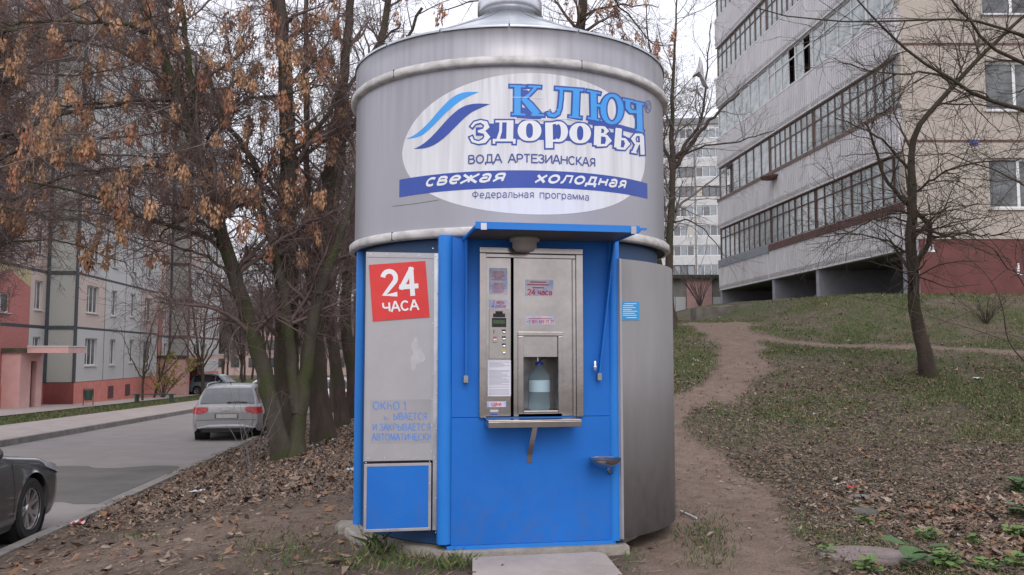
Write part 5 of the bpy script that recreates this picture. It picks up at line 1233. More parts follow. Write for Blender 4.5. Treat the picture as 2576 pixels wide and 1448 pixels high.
# --- tree behind the kiosk, right
tB = 21.0
sB_ = px([(1690,840),(1684,760),(1682,650),(1688,520),(1694,420),(1690,330),(1693,200),(1700,60),(1705,-40)], (tB, tB))
limbsB = [(px([(1694,425),(1720,390),(1756,340),(1800,285),(1860,240)], (tB, tB)), [.06,.05,.035,.018]), (px([(1692,400),(1730,360),(1770,300),(1775,200),(1790,60)], (tB, tB)), [.045,.035,.02,.012]),
 (px([(1690,430),(1660,330),(1640,200),(1625,20)], (tB, tB)), [.05,.035,.022,.012]), (px([(1693,400),(1760,370),(1850,360),(1950,330)], (tB, tB)), [.03,.02,.010]), (px([(1686,560),(1740,550),(1790,600),(1830,650)], (tB, tB-1)), [.02,.014,.007])]
TB, oB, BB, CB = hero('slender forked bare tree behind the kiosk on its right side', [(sB_, [.12,.10,.09,.08,.07,.05,.036,.024,.016])], limbsB, 91, nl1=18, nl2=170, nl3=800, nl4=1800, l1=(1.2, 3.0), up=.06, nm='bare_tree', barkm=M_bark2, twigm=mat('grey_brown_twigs', (.12,.105,.10), (.20,.18,.17), 2, .9, spec=.15))
hang(TB, oB, BB[:, 3:], 9, 3, lambda u, v: 1640 < u < 1730 and 80 < v < 200, sc=(.8, 1.1))
# stub trunk low behind the shutter
tS = 24.
TS, oS, _, _ = hero('short dark leaning trunk peeping out behind the curved silver shutter', [(px([(1696,845),(1690,800),(1672,740),(1650,640),(1640,400),(1600,200)], (tS, tS)), [.15,.13,.10,.09,.07,.05])], [], 95, nl1=12, nl2=150, nl3=700, nl4=1500, nm='bare_tree', barkm=M_bark2, l1=(1.5,3))
# branch end of a maple above the kiosk (seed bunches against the sky)
tE = 18.
sE = [np.array((1.2, 18.5, float(Z(1.2, 18.5)))), np.array((1.2, 18.4, 4.)), np.array((1.4, 18.2, 7.5)), np.array((1.6, 18.0, 10.5))]
limbsE = [([sE[2]]+px([(1440,60),(1500,20),(1580,10),(1660,20)], (tE, tE)), [.05,.03,.02,.01]), ([sE[3]]+px([(1540,0),(1600,60),(1640,120),(1700,110)], (tE, tE-.5)), [.04,.02,.01]), ([sE[2]]+px([(1330,40),(1250,-10),(1100,30)], (tE, tE)), [.04,.02,.012])]
TE, oE, BE, CE = hero('maple hidden behind the kiosk whose seed-hung branches show over the roof', [(sE, [.17,.14,.11,.08])], limbsE, 97, nl1=20, nl2=200, nl3=900, nl4=2000, l1=(1.5, 3.2), barkm=M_bark2)
hang(TE, oE, BE[:, 3:], 34, 4, lambda u, v: 1380 < u < 1760 and v < 190, sc=(.7, 1.1))
# --- generic trees (shared meshes)
def variant(seed, H, nl=(20, 260, 1500, 5200), r=.14, up=.05, twigm=M_twigf, rk=1.6):
    g = np.random.default_rng(seed); st = []
    main = [np.array((0,0,-.2)), np.array((g.normal()*.12, g.normal()*.12, H*.3)), np.array((g.normal()*.4, g.normal()*.4, H*.62)), np.array((g.normal()*.7, g.normal()*.7, H))]
    st.append((main, [r, r*.75, r*.5, r*.15]))
    for k in range(3):
        a = g.uniform(0, 6.28); z = g.uniform(.18, .45)*H; p0 = main[1]*(z/(H*.3)) if z < H*.3 else main[1]+(main[2]-main[1])*((z-H*.3)/(H*.32))
        st.append(([p0, p0+np.array((math.cos(a)*.7, math.sin(a)*.7, H*.15)), p0+np.array((math.cos(a)*1.3, math.sin(a)*1.3, H*.36)), p0+np.array((math.cos(a)*1.7, math.sin(a)*1.7, H*.55))], [r*.55, r*.42, r*.28, r*.1]))
    SP, SR = stack(st, 18); SP[:, 1:] += g.normal(size=SP[:, 1:].shape)*.03
    v, f = tubes(SP, SR, 8); tm = mesh_np('trunk', v, f, M_bark2, smooth=True)
    A, AR = children(SP, SR, nl[0], (1.3, 2.9), (35, 70), g, up, .12, 8, .25, .45, .05, .008*rk)
    B, BR = children(np.concatenate([A]), np.concatenate([AR]), nl[1], (.7, 1.8), (25, 65), g, up*.6, .15, 6, .1, .5, .02, .0045*rk)
    C, CR = children(B, BR, nl[2], (.4, 1.0), (25, 60), g, up*.3, .15, 5, .1, .55, .010, .003*rk)
    D, DR = children(C, CR, nl[3], (.2, .55), (25, 60), g, up*.2, .15, 3, .1, .6, .005*rk, .0024*rk)
    Vs, Fs, o = [], [], 0
    for P_, R2, s in ((A, AR, 5), (B, BR, 4), (C, CR, 3), (D, DR, 3)):
        v, f = tubes(P_, R2, s); Vs.append(v); Fs.append(f+o); o += len(v)
    cm = mesh_np('crown', np.concatenate(Vs), np.concatenate(Fs), twigm, smooth=True, kind='stuff')
    d = (tm.data, cm.data); bpy.data.objects.remove(tm); bpy.data.objects.remove(cm); return d, B
VAR = [variant(101, 9), variant(102, 10.5), variant(103, 8, up=.0), variant(104, 11, up=.08), variant(105, 7, up=-.02, twigm=M_twig, rk=1.2), variant(106, 7.5, nl=(9, 50, 170, 260), r=.09, up=.06)]
def tree(label, x, y, k, sc=1., rz=0., group=None, nm='bare_tree', seeds=0, lean=0.):
    (a, b), Bp = VAR[k]; z = float(Z(x, y, False)); t = thing(nm, label, 'tree', (x, y, z), rz, group); t.scale = (sc, sc, sc); t.rotation_euler = (0, lean, rz)
    for n_, me in (('trunk', a), ('crown', b)):
        o = bpy.data.objects.new(n_, me); COL.objects.link(o); o.parent = t
        if n_ == 'crown': o['kind'] = 'stuff'
    if seeds:
        g = random.Random(int(x*10+y)); c = Bp[:, 3:].reshape(-1, 3)
        for i in range(seeds):
            o = bpy.data.objects.new('seed_bunch', g.choice(SEEDS)); COL.objects.link(o); o.parent = t; o.location = tuple(c[g.randrange(len(c))]); s = g.uniform(.9, 1.4); o.scale = (s*1.3, s*1.3, s)
    return t
GL = 'bare trees growing by the pale facade'
tree('young bare tree leaning right before the second pink porch', -22.6, 55.5, 5, .85, .4, lean=.22)
tree('thin bare sapling in front of the middle of the pale facade', -21.2, 50.5, 5, .8, 1.4)
tree('white-barked bare tree beside the corner of the farther porch', -20.2, 57.5, 5, 1.25, 2.2)
tree('forked bare tree standing behind the blue hatchback', -20.9, 60, 5, 1.3, 3.0, lean=.15)
tree('bare tree between the blue hatchback and the road bend', -17.0, 60, 3, .9, .7)
# belt right of the road, behind the maples
GB = 'bare trees in the belt beyond the maples'
spots = [(-4.9,27,1,.95),(-6.9,34,3,.9),(-3.0,36,1,1.0),(-5.6,45,0,1.1),(1.2,32,1,1.0),
         (-11.4,63,1,1.1),(-7.5,66,3,1.1),(1.5,50,0,1.0),(2.8,40,3,.9)]
for i, (x, y, k, s) in enumerate(spots): tree(['bare tree in the thicket beyond the maples, one of many alike', 'bare tree of the thicket hidden behind the kiosk from here'][x > -2.9], x, y, k, s, i*1.3, [GB, 'bare trees behind the kiosk'][x > -2.9])
GF = 'far bare trees closing the end of the road'
g = random.Random(4)
for i in range(44):
    y = g.uniform(82, 130); x = -46+i*1.25+g.uniform(-1, 1); tree('far bare tree in the belt that closes the view down the road', x, y, i % 4, g.uniform(1.0, 1.35), i*1.1, GF)
# crowns reaching into the upper left from outside the frame
yL = 17.5; bL = np.array((-12.9, yL+.5, float(Z(-12.9, yL+.5, False))))
stL = [bL, bL+(0,0,2.4), bL+(.5,-.2,4.6), bL+(1.1,-.3,7.0), bL+(1.6,-.3,9.6)]
def fromL(k, pts, y): return [stL[k]]+px(pts, y)
limbsL = [(fromL(1, [(-60,560),(80,470),(240,430),(400,440)], (17, 15.5)), [.06,.05,.035,.022,.01]), (fromL(2, [(-60,380),(100,300),(300,260),(480,270)], (17.3, 15.5)), [.07,.055,.04,.025,.012]),
 (fromL(2, [(-60,240),(120,150),(300,60),(460,30)], (17.5, 16.5)), [.06,.05,.035,.022,.012]), (fromL(3, [(0,120),(150,40),(330,-40)], (17.5, 17)), [.05,.04,.025,.012]),
 (fromL(2, [(-60,440),(120,330),(260,350),(420,330)], (16.5, 15)), [.05,.04,.03,.02,.01]), (fromL(2, [(-60,160),(60,180),(200,200),(380,150)], (16.5, 15.5)), [.05,.04,.03,.02,.01]),
 (fromL(1, [(-60,500),(60,540),(200,520),(330,560)], (16, 15)), [.045,.035,.022,.014,.008]), (fromL(3, [(-20,60),(120,100),(260,110),(420,180)], (17, 16)), [.05,.04,.03,.02,.01]),
 (fromL(1, [(-80,640),(40,600),(180,610),(320,660)], (17, 16)), [.045,.035,.022,.014,.008]), (fromL(2, [(-60,330),(150,380),(330,400),(560,380)], (18, 18.5)), [.05,.04,.03,.02,.01])]
TL, oL, BL_, CL = hero('maple on the far pavement whose long seed-hung boughs fill the upper left of the view', [(stL, [.2,.17,.14,.10,.06])], limbsL, 111, nl1=34, nl2=1100, nl3=6500, nl4=20000, l1=(2,4.4), rk=1.25)
hang(TL, oL, BL_[:, 3:], 130, 15, lambda u, v: u < 620 and v < 640, sc=(1.0, 1.7))
tree('maple by the far kerb farther along, its crown before the pale facade', -18.6, 30.0, 1, 1.0, 4.0, nm='maple_tree', seeds=25)
tree('maple on the lawn beyond the left edge, crown over the first pink porch', -19.5, 29.0, 2, 1.1, 2.0, nm='maple_tree', seeds=20)
# --- shrubs and saplings
def shrub(label, base, n, H, spread, seed, m, nm='shrub', leaves=None, nl=4, r=.008):
    g = np.random.default_rng(seed); t = thing(nm, label, 'shrub', tuple(base)); st = []
    for i in range(n):
        a = g.uniform(0, 6.28); s = spread*g.random()**.5; h = H*g.uniform(.6, 1)
        st.append(([np.zeros(3)-np.array((0,0,.05)), np.array((math.cos(a)*s*.3, math.sin(a)*s*.3, h*.4)), np.array((math.cos(a)*s, math.sin(a)*s, h))], [r, r*.75, r*.35]))
    SP, SR = stack(st, 10); SP[:, 1:] += g.normal(size=SP[:, 1:].shape)*.012
    put('stems', [(SP, SR, 4)], m, t, kind='stuff')
    A, AR = children(SP, SR, n*nl, (H*.15, H*.4), (20, 50), g, .05, .1, 5, .2, .6, .004, .0018); B, BR = children(A, AR, n*nl*2, (H*.08, H*.2), (20, 50), g, .05, .1, 4, .2, .6, .003, .0015)
    put('twigs', [(A, AR, 3), (B, BR, 3)], m, t, kind='stuff')
    if leaves:
        c = np.concatenate([A[:, 1:].reshape(-1, 3), B[:, 1:].reshape(-1, 3)]); k = leaves[1]; c = c[g.integers(0, len(c), k)]+g.normal(size=(k, 3))*.03
        d1 = g.normal(size=(k, 3)); d1 /= np.linalg.norm(d1, axis=1)[:, None]; d2 = np.cross(d1, g.normal(size=(k, 3))); d2 /= np.linalg.norm(d2, axis=1)[:, None]; s = leaves[2]
        V_ = np.stack([c-d1*s, c+d2*s*.5, c+d1*s, c-d2*s*.5], 1).reshape(-1, 3); mesh_np('leaves', V_, np.arange(k*4).reshape(k, 4), leaves[0], parent=t, kind='stuff')
    return t
M_yleaf = mat('yellowing_leaves', (.22,.18,.04), (.34,.29,.08), 3, .8)
def gz_(x, y): return np.array((x, y, float(Z(x, y, False))))
shrub('yellow-green bush between the pale facade and the farther porch', gz_(-22.2, 56.0), 22, 2.6, 2.4, 1, M_twig, leaves=(M_yleaf, 1500, .07), r=.02)
shrub('reddish twiggy bush growing before the pink garage bay', gz_(P(1762,800,43)[0], 43), 20, 2.2, 1.4, 2, M_twig, r=.02)
shrub('low dark twiggy bush on the slope beyond the kinked tree', gz_(P(2480,800,20.5)[0], 20.5), 24, .75, .9, 3, M_tw2, r=.008)
shrub('thin leafless saplings by the kerb, in front of the silver estate car', G(632, 1195), 6, 1.3, .55, 4, M_twigg, nm='sapling', nl=3, r=.006)
shrub('small leafless shoots at the foot of the two-stemmed maple', G(690, 1140), 8, .6, .3, 5, M_twigg, nm='sapling', nl=3, r=.004)
tq = thing('sapling', 'long olive bare shoots curving across the right edge', 'shrub', tuple(G(2600, 940)))
for i, pts in enumerate(([(2640,980),(2576,909),(2531,859),(2526,780),(2494,700),(2429,644)], [(2531,859),(2470,835),(2380,810),(2250,770),(2090,735)], [(2510,760),(2400,800),(2330,830),(2240,850)], [(2494,710),(2540,670),(2600,660)], [(2660,900),(2600,760),(2560,690),(2500,610),(2450,560)], [(2600,860),(2500,830),(2430,850)])):
    a, b = stack([(px(pts, (9.6, 9.2)), [.010,.008,.0055,.003] if i in (0, 4) else [.004,.003,.002])], 16); put('shoot', [(a, b, 5)], M_tw2, tq, loc=G(2600, 940))
# torn plastic bag caught in the tree
mb = MB(); g = random.Random(9); pts = [(1757,158),(1760,140),(1768,160),(1771,190),(1777,212),(1783,222),(1768,214),(1760,192),(1752,188),(1742,192),(1752,178)]
c = [P(u, v, 19.5+g.uniform(-.05,.05)) for u, v in pts]; n = len(c); m_ = P(1760, 180, 19.35)
mb.add(c+[m_]+[q+np.array((.02,.12,0)) for q in c], [(i, (i+1) % n, n) for i in range(n)]+[(i, n+1+i, n+1+(i+1) % n, (i+1) % n) for i in range(n)])
tag(obj('plastic_bag', mb, mat('thin_white_plastic', (.45,.45,.47), None, rough=.4)), 'torn whitish plastic bag caught in the twigs behind the kiosk', 'bag')
# ================================================================== CARS
M_cglass = mat('tinted_car_glass', (.015,.017,.02), (.03,.033,.037), 2, .08, spec=.8)
M_cglass2 = mat('dusty_rear_glass', (.13,.135,.15), (.19,.195,.21), 1.5, .2, spec=.6)
M_tyre = mat('black_rubber', (.018,.018,.018), (.035,.034,.033), 20, .85, .2, 60)
M_rim = mat('alloy_rim', (.45,.45,.46), (.58,.58,.59), 5, .3, metal=.8)
M_blk = mat('black_plastic', (.015,.015,.016), None, rough=.55)
M_tail = mat('red_tail_lens', (.42,.012,.02), (.60,.05,.06), 14, .15, spec=.8, contrast=.12)
M_tailc = mat('clear_tail_lens', (.45,.25,.25), None, rough=.15)
M_plate = mat('number_plate', (.50,.50,.47), None, rough=.5)
def car(name, label, cat, loc, rz, paint, L=4.6, Wd=1.78, H=1.43, belt=.93, hood=.78, wb=2.65, kind='estate', rear=True, wheelR=.32, tailc=None, detail=True, glass=None, group=None):
    """local frame: x forward (0 = rear bumper), y left, z up from the road"""
    t = thing(name, label, cat, loc, rz, group); hw = Wd/2; xr = .82; xf = xr+wb
    zt_ = 1.05 if kind == 'estate' else 1.0
    xs_ = sorted(set(np.round(np.concatenate([[0,.02,.05,.1,.16,.24,.34], np.linspace(.42, L-.42, 66), [L-.34,L-.24,L-.16,L-.1,L-.05,L-.02,L], [xr-wheelR-.06, xr+wheelR+.06, xf-wheelR-.06, xf+wheelR+.06]]), 3)))
    def top(x):
        if kind == 'estate': pts = [(0,.74),(.02,.86),(.06,.93),(.12,belt+.02),(1.2,belt),(L-1.35,belt-.03),(L-1.2,hood+.10),(L-.5,hood-.02),(L-.2,hood-.12),(L-.06,hood-.22),(L,hood-.34)]
        else: pts = [(0,.74),(.03,.88),(.12,.96),(.9,belt+.02),(L-1.55,belt-.02),(L-1.4,hood+.10),(L-.6,hood),(L-.25,hood-.10),(L-.06,hood-.22),(L,hood-.36)]
        return float(np.interp(x, *zip(*pts)))
    def plan(x):
        e = min(x, L-x); return hw*(1-(.13 if x < L/2 else .26)*max(0, 1-e/.34)**2.2)
    def arch(x):
        z = 0
        for c in (xr, xf):
            r = wheelR+.055; d = abs(x-c)
            if d < r: z = max(z, wheelR+math.sqrt(r*r-d*d))
        return z
    mb = MB(); rings = []
    for x in xs_:
        w = plan(x); zt = top(x); zb_ = float(np.interp(x, [0,.08,.5,L-.6,L-.08,L], [.34,.26,.20,.18,.22,.32])); a = arch(x)
        prof = [(w*.94, zb_), (w*.985, zb_+.10), (w, .42), (w*1.0, .58), (w*.985, .70), (w*.955, max(.74, zt-.10)), (w*.93, zt-.035), (w*.88, zt), (w*.5, zt+.018), (0, zt+.025)]
        q = []
        for i, (yy, z) in enumerate(prof):
            if i < 5: z = max(z, min(a, zt-.12)) if a else z
            if i == 5: z = max(z, min(a, zt-.08)+.01) if a else z
            z = min(z, zt+.025)
            q.append((x, yy, z))
        ring = q+[(x, -yy, z) for (x, yy, z) in q[-2::-1]]; rings.append(ring)
    n = len(rings[0]); vs = [p for r in rings for p in r]
    fs = [(i*n+j, i*n+j+1, (i+1)*n+j+1, (i+1)*n+j) for i in range(len(rings)-1) for j in range(n-1)]
    mb.add(vs, fs); body = obj('body', mb, paint, t, local=True, smooth=True)
    mb = MB(); mb.add([(x-.002, y, z) for x, y, z in rings[0]], [tuple(range(n))]); obj('rear_panel', mb, paint, t, local=True)
    mb = MB(); mb.add([(x+.002, y, z) for x, y, z in rings[-1]], [tuple(range(n))[::-1]]); obj('front_panel', mb, paint, t, local=True)
    # underbody and wheel housings
    mb = MB(); mb.box(.25, L-.3, -hw+.24, hw-.24, .22, .62); mb.box(xr+.45, xf-.45, -hw+.06, hw-.06, .24, .5); obj('underbody', mb, M_blk, t, local=True)
    # greenhouse
    if kind == 'estate': gp_ = [(.10,belt),(.30,1.20),(.52,H-.04),(.75,H),(1.9,H+.01),(2.6,H-.03),(L-1.18,belt-.02)]
    elif kind == 'hatch': gp_ = [(.14,belt),(.34,1.2),(.50,H-.05),(.9,H),(1.7,H+.02),(2.3,H-.04),(L-1.15,belt-.02)]
    else: gp_ = [(.55,belt),(1.1,1.28),(1.5,H-.03),(1.9,H),(2.4,H),(2.8,H-.05),(L-1.5,belt-.02)]
    gx = np.unique(np.round(np.concatenate([np.linspace(gp_[0][0], gp_[-1][0], 26), [p[0] for p in gp_]]), 3)); gz__ = np.interp(gx, *zip(*gp_)); 
    mb = MB(); rr = []
    def side(x, z):   # half width at height z
        f = np.clip((z-belt)/(H-belt), 0, 1); return plan(x)*.90-(.17*f+.03*f*f)
    for x, z in zip(gx, gz__):
        b0_ = belt-.03; q = []
        for f in (0, .35, .7, .9): zz = b0_+(z-b0_)*f; q.append((x, side(x, zz), zz))
        ww = side(x, z); q += [(x, ww*.93, z-.005), (x, ww*.6, z+.012), (x, 0, z+.02)]
        rr.append(q+[(a, -b, c) for a, b, c in q[-2::-1]])
    n = len(rr[0]); mb.add([p for r in rr for p in r], [(i*n+j, i*n+j+1, (i+1)*n+j+1, (i+1)*n+j) for i in range(len(rr)-1) for j in range(n-1)])
    obj('cabin', mb, paint, t, local=True, smooth=True)
    gl = glass or M_cglass
    def gtop(x): return float(np.interp(x, *zip(*gp_)))
    def zwin(x, f): lo = belt+.035; hi = gtop(x)-.075; return lo+(hi-lo)*f
    x0, x1 = gp_[0][0]+(.34 if kind != 'sedan' else .45), gp_[-1][0]-.22
    cuts = [x0, x0+.75, x0+1.65, x1] if kind != 'sedan' else [x0, x0+.95, x1]
    for s in (1, -1):
        for a, b in zip(cuts[:-1], cuts[1:]):
            mb = MB(); m_ = 8; P2 = []
            for x in np.linspace(a+.03, b-.03, m_):
                lo, hi = zwin(x, 0), max(zwin(x, 1), zwin(x, 0)+.01); P2 += [(x, s*(side(x, lo)+.008), lo), (x, s*(side(x, hi)+.008), hi)]
            mb.add(P2, [((2*i, 2*i+2, 2*i+3, 2*i+1) if s < 0 else (2*i, 2*i+1, 2*i+3, 2*i+2)) for i in range(m_-1)]); obj('side_window', mb, gl, t, local=True)
    def endglass(xa, xb, nm, m_, sgn):
        mb = MB(); P2 = []; k = 8
        for x in np.linspace(xa, xb, k):
            z = gtop(x); w = side(x, z)*.92
            for f in (-1, -.5, 0, .5, 1): P2.append((x-.012*sgn, w*f, z+.022-.012*abs(f)+.004))
        mb.add(P2, [(i*5+j, i*5+j+1, i*5+j+6, i*5+j+5) for i in range(k-1) for j in range(4)]); return obj(nm, mb, m_, t, local=True)
    rg = {'estate': (.125, .47), 'hatch': (.17, .46), 'sedan': (.65, 1.4)}[kind]
    rgo = endglass(*rg, 'rear_window', M_cglass2 if kind == 'estate' else gl, 1); endglass(gp_[-2][0]+.1, gp_[-1][0]-.05, 'windscreen', gl, -1)
    if detail:
        mb = MB(); mb.tube([(.09, -.05, belt+.075), (.10, -.25, belt+.085), (.115, -.5, belt+.07)], .012, 5); mb.lathe([(0,0),(.03,.0),(.03,.02),(0,.02)], (.09, -.03, belt+.07), 10); sub('wiper', mb, M_blk, rgo, local=True)
    # wheels
    def wheel_mesh():
        mb = MB(); w2 = .11; R = wheelR
        mb.lathe([(R*.66,-w2*.9),(R*.9,-w2),(R*.985,-w2*.75),(R,-w2*.4),(R,w2*.4),(R*.985,w2*.75),(R*.9,w2),(R*.66,w2*.9),(R*.64,w2*.6)], (0,0,0), 36, axis='y'); return mesh_of(mb, M_tyre)
    def rim_mesh():
        mb = MB(); R = wheelR*.67; y = .085
        mb.lathe([(R,.095),(R*1.0,.078),(R*.93,.07),(R*.9,.0),(R*.9,-.06)], (0,0,0), 36, axis='y')
        mb.lathe([(0,.07),(R*.22,.068),(R*.26,.05),(R*.26,.0)], (0,0,0), 18, axis='y')
        for k in range(5):
            for dd in (-.17, .17):
                a = 2*math.pi*k/5+dd*.55; a2 = 2*math.pi*k/5+dd*1.25; c, s_ = math.cos(a), math.sin(a); c2, s2 = math.cos(a2), math.sin(a2); w = R*.085
                p0 = np.array((R*.2*c, .055, R*.2*s_)); p1_ = np.array((R*.95*c2, .078, R*.95*s2)); d = p1_-p0; nn = np.array((-d[2], 0, d[0])); nn /= np.linalg.norm(nn); nn *= w
                mb.add([p0-nn, p0+nn, p1_+nn*1.1, p1_-nn*1.1, p0-nn-(0,.03,0), p0+nn-(0,.03,0), p1_+nn-(0,.03,0), p1_-nn-(0,.03,0)], [(0,1,2,3),(0,4,5,1),(3,2,6,7),(0,3,7,4),(1,5,6,2)])
        mb.lathe([(R*.88,-.02),(0,-.02)], (0,0,0), 24, axis='y', m=1)
        return mesh_of(mb, [M_rim, M_blk])
    wm = cached(('wheel', wheelR), wheel_mesh); rm = cached(('rim', wheelR), rim_mesh)
    for x, s in ((xr,1),(xr,-1),(xf,1),(xf,-1)):
        o = inst('wheel', wm, t, (x, s*(hw-.125), wheelR)); o.rotation_euler = (0, 0, 0 if s > 0 else math.pi)
        r_ = inst('rim', rm, o, (0, .012, 0)); r_.scale = (1, 1, 1)
        mbh = cached(('house', wheelR), lambda: mesh_of(MB().lathe([(wheelR+.055, .10), (wheelR+.055, -.22), (0, -.22)], (0,0,0), 24, axis='y'), M_blk))
        h_ = inst('wheel_housing', mbh, t, (x, s*(hw-.125), wheelR)); h_.rotation_euler = o.rotation_euler
    # lamps, plate, trims
    for s in (1, -1):
        mb = MB(); g0 = []
        for (f, z0, z1) in ((0, .70, .875), (.45, .69, .885), (.8, .70, .885), (1.0, .76, .88)):
            pass
        lamp = [(.60, .80, .88), (.68, .745, .885), (.78, .71, .885), (.88, .705, .885), (.95, .71, .88), (.985, .72, .875)] if kind != 'hatch' else [(.70,.80,1.0),(.80,.74,1.1),(.90,.74,1.14),(.98,.76,1.1)]
        P2 = []; w0 = plan(0)
        rows_ = [(-.016, w0*.60, 0), (-.018, w0*.70, 1), (-.018, w0*.84, 2), (-.016, w0*.95, 3), (-.006, w0*1.0+.006, 4)]+[(x_, plan(x_)+.010, 4) for x_ in (.04, .12, .2)]+[(.30, plan(.30)+.009, 5)]
        for x_, w_, k_ in rows_:
            z0, z1 = lamp[min(k_, len(lamp)-1)][1:]
            P2 += [(x_, s*w_, z0), (x_+(.006 if k_ < 4 else 0), s*(w_ if k_ < 4 else w_-.03*(z1-.8)/.1), z1)]
        k = len(P2)//2; mb.add(P2, [((2*i, 2*i+1, 2*i+3, 2*i+2) if s < 0 else (2*i, 2*i+2, 2*i+3, 2*i+1)) for i in range(k-1)])
        obj('tail_light', mb, M_tail, t, local=True)
    if detail:
        mb = MB(); mb.box(-.006, .05, -.30, .30, .585, .715); pr = obj('plate_recess', mb, M_blk if False else mat('plate_recess_grey', (.10,.10,.11), None, rough=.5), t, local=True)
        mb = MB(); mb.box(-.022, -.008, -.26, .26, .60, .70); np_ = sub('number_plate', mb, M_plate, pr, local=True)
        mb = MB(); mb.box(-.035, .03, -hw*.78, hw*.78, .30, .34); mb.box(-.03, .03, -hw*.70, hw*.70, .235, .295); obj('lower_valance', mb, M_blk, t, local=True)
        mb = MB(); mb.add([(-.03, -hw*.80, .335), (-.045, -hw*.5, .38), (-.05, 0, .385), (-.045, hw*.5, .38), (-.03, hw*.80, .335), (-.005, -hw*.80, .36), (-.01, -hw*.5, .43), (-.01, 0, .44), (-.01, hw*.5, .43), (-.005, hw*.80, .36)], [(0,1,6,5),(1,2,7,6),(2,3,8,7),(3,4,9,8)]); obj('bumper_crease', mb, paint, t, local=True)
        mb = MB(); mb.box(-.012, .1, -hw*.86, hw*.86, .548, .556); obj('bumper_gap', mb, M_blk, t, local=True)
        mb = MB(); 
        mb.lathe([(.035,-.03),(.035,.12),(.028,.12),(.028,-.03)], (.0,.46,.28), 12, axis='x'); obj('exhaust', mb, M_blk, t, local=True)
        if kind == 'estate':
            for s in (1, -1):
                y = s*(side(1.2, H)-.02); mb = MB(); mb.tube([(.55, y, H-.03), (.66, y, H+.045), (1.5, y, H+.06), (2.6, y, H+.035), (2.75, y, H-.02)], .015, 6); obj('roof_rail', mb, M_rim, t, local=True, smooth=True)
            mb = MB(); mb.tube([(.8,0,H),(.74,0,H+.07)], .01, 5); obj('aerial', mb, M_blk, t, local=True)
            for k in range(4):      # ring badge on the tailgate
                mb = MB(); a = np.linspace(0, 2*math.pi, 17); mb.tube([(-.006+.0*k, -.078+k*.052+.034*math.cos(q), .775+.034*math.sin(q)) for q in a], .005, 4, cap=False); obj('badge_ring', mb, M_rim, t, local=True)
    # mirrors
    for s in (1, -1):
        mb = MB(); x = gp_[-1][0]-.42; mb.lathe([(0,-.07),(.06,-.06),(.075,0),(.06,.04),(0,.05)], (x, s*(hw+.06), belt+.06), 14, axis='x'); mb.tube([(x, s*(hw-.1), belt), (x, s*(hw+.03), belt+.04)], .02, 5); obj('mirror', mb, paint, t, local=True, smooth=True)
    # door joints
    if detail:
        for xj in (xr+.42, (xr+xf)/2+.02, xf-.46):
            for s in (1, -1):
                mb = MB(); zz = np.linspace(.32, belt-.05, 8); P2 = []
                for z in zz:
                    w = plan(xj)*float(np.interp(z, [.3,.42,.58,.70,belt-.06], [.985,1,1,.985,.95]))+.002; P2 += [(xj-.004, s*w, z), (xj+.004, s*w, z)]
                mb.add(P2, [(2*i, 2*i+1, 2*i+3, 2*i+2) for i in range(7)]); obj('door_gap', mb, M_blk, t, local=True)
    for s in (1, -1):           # headlamps
        P2 = []
        for xx, z0, z1 in ((L-.62, hood-.10, hood-.055), (L-.42, hood-.16, hood-.075), (L-.26, hood-.21, hood-.12), (L-.13, hood-.24, hood-.17), (L-.06, hood-.25, hood-.20)):
            w = plan(xx); P2 += [(xx+.004, s*(w*1.0+.006), z0), (xx+.002, s*(w*.965+.012), z1)]
        mb = MB(); k = 5; mb.add(P2, [(2*i, 2*i+1, 2*i+3, 2*i+2) for i in range(k-1)]); obj('headlight', mb, mat('headlamp_lens', (.30,.31,.34), None, rough=.1, spec=.9), t, local=True)
    return t
def onroad(x, y): return (x, y, float(zroad(y)))
hd = math.atan2(1, -.128)
P_silver = mat('silver_metallic_paint', (.33,.325,.34), (.37,.365,.38), 2, .35, metal=.3, coat=.4)
P_dark = mat('dark_grey_metallic_paint', (.085,.09,.10), (.10,.105,.115), 2, .3, metal=.5, coat=.8)
P_bg = mat('blue_grey_metallic_paint', (.20,.26,.30), (.23,.29,.33), 2, .3, metal=.5, coat=.5)
P_wh = mat('white_car_paint', (.68,.69,.74), (.74,.75,.80), 2, .3, coat=.5)
P_rd = mat('dark_red_car_paint', (.12,.015,.02), None, rough=.3, coat=.5)
def place(cx_, y, heading, **k):     # centre of the rear bumper at (cx_, y)
    return car(loc=onroad(cx_, y), rz=heading, **k)
_onr = onroad
def onroad(x, y): return (x, y, float(zroad(y))+(.12 if x < xkerb(y)-.3 else 0))
yS = 23.2; place((576-1288)/F*yS, yS, hd+R_(4), name='estate_car', label='silver estate car with roof rails parked at the kerb, seen from behind', cat='car', paint=P_silver, kind='estate')
L_ = 4.62; nose = np.array((-6.22, 10.45)); hdD = math.atan2(1, -.10); dv = np.array((math.cos(hdD), math.sin(hdD)))
pos = nose-dv*L_
car(name='parked_car', label='dark grey car cut by the left edge, its front wheel by the kerb', cat='car', loc=(pos[0], pos[1], float(zroad(9.5))), rz=hdD, paint=P_dark, L=L_, Wd=1.86, H=1.45, wb=2.93, kind='sedan', wheelR=.335, belt=.97, hood=.86)
place(-9.15, 33.0, hd, name='parked_car', label='white car parked ahead of the silver estate, seen between the trunks', cat='car', paint=P_wh, kind='hatch', L=4.3, H=1.5)
place(P(835, 980, 40)[0], 40.0, hd+R_(2), name='parked_car', label='white car with red tail lights beside the trunk nearest the kiosk', cat='car', paint=P_wh, kind='sedan', L=4.4, H=1.46)
place(-23.25, 64.0, R_(-8), name='parked_car', label='blue-grey hatchback parked side on before the farthest flats', cat='car', paint=P_bg, kind='hatch', L=4.1, H=1.5, wb=2.5)
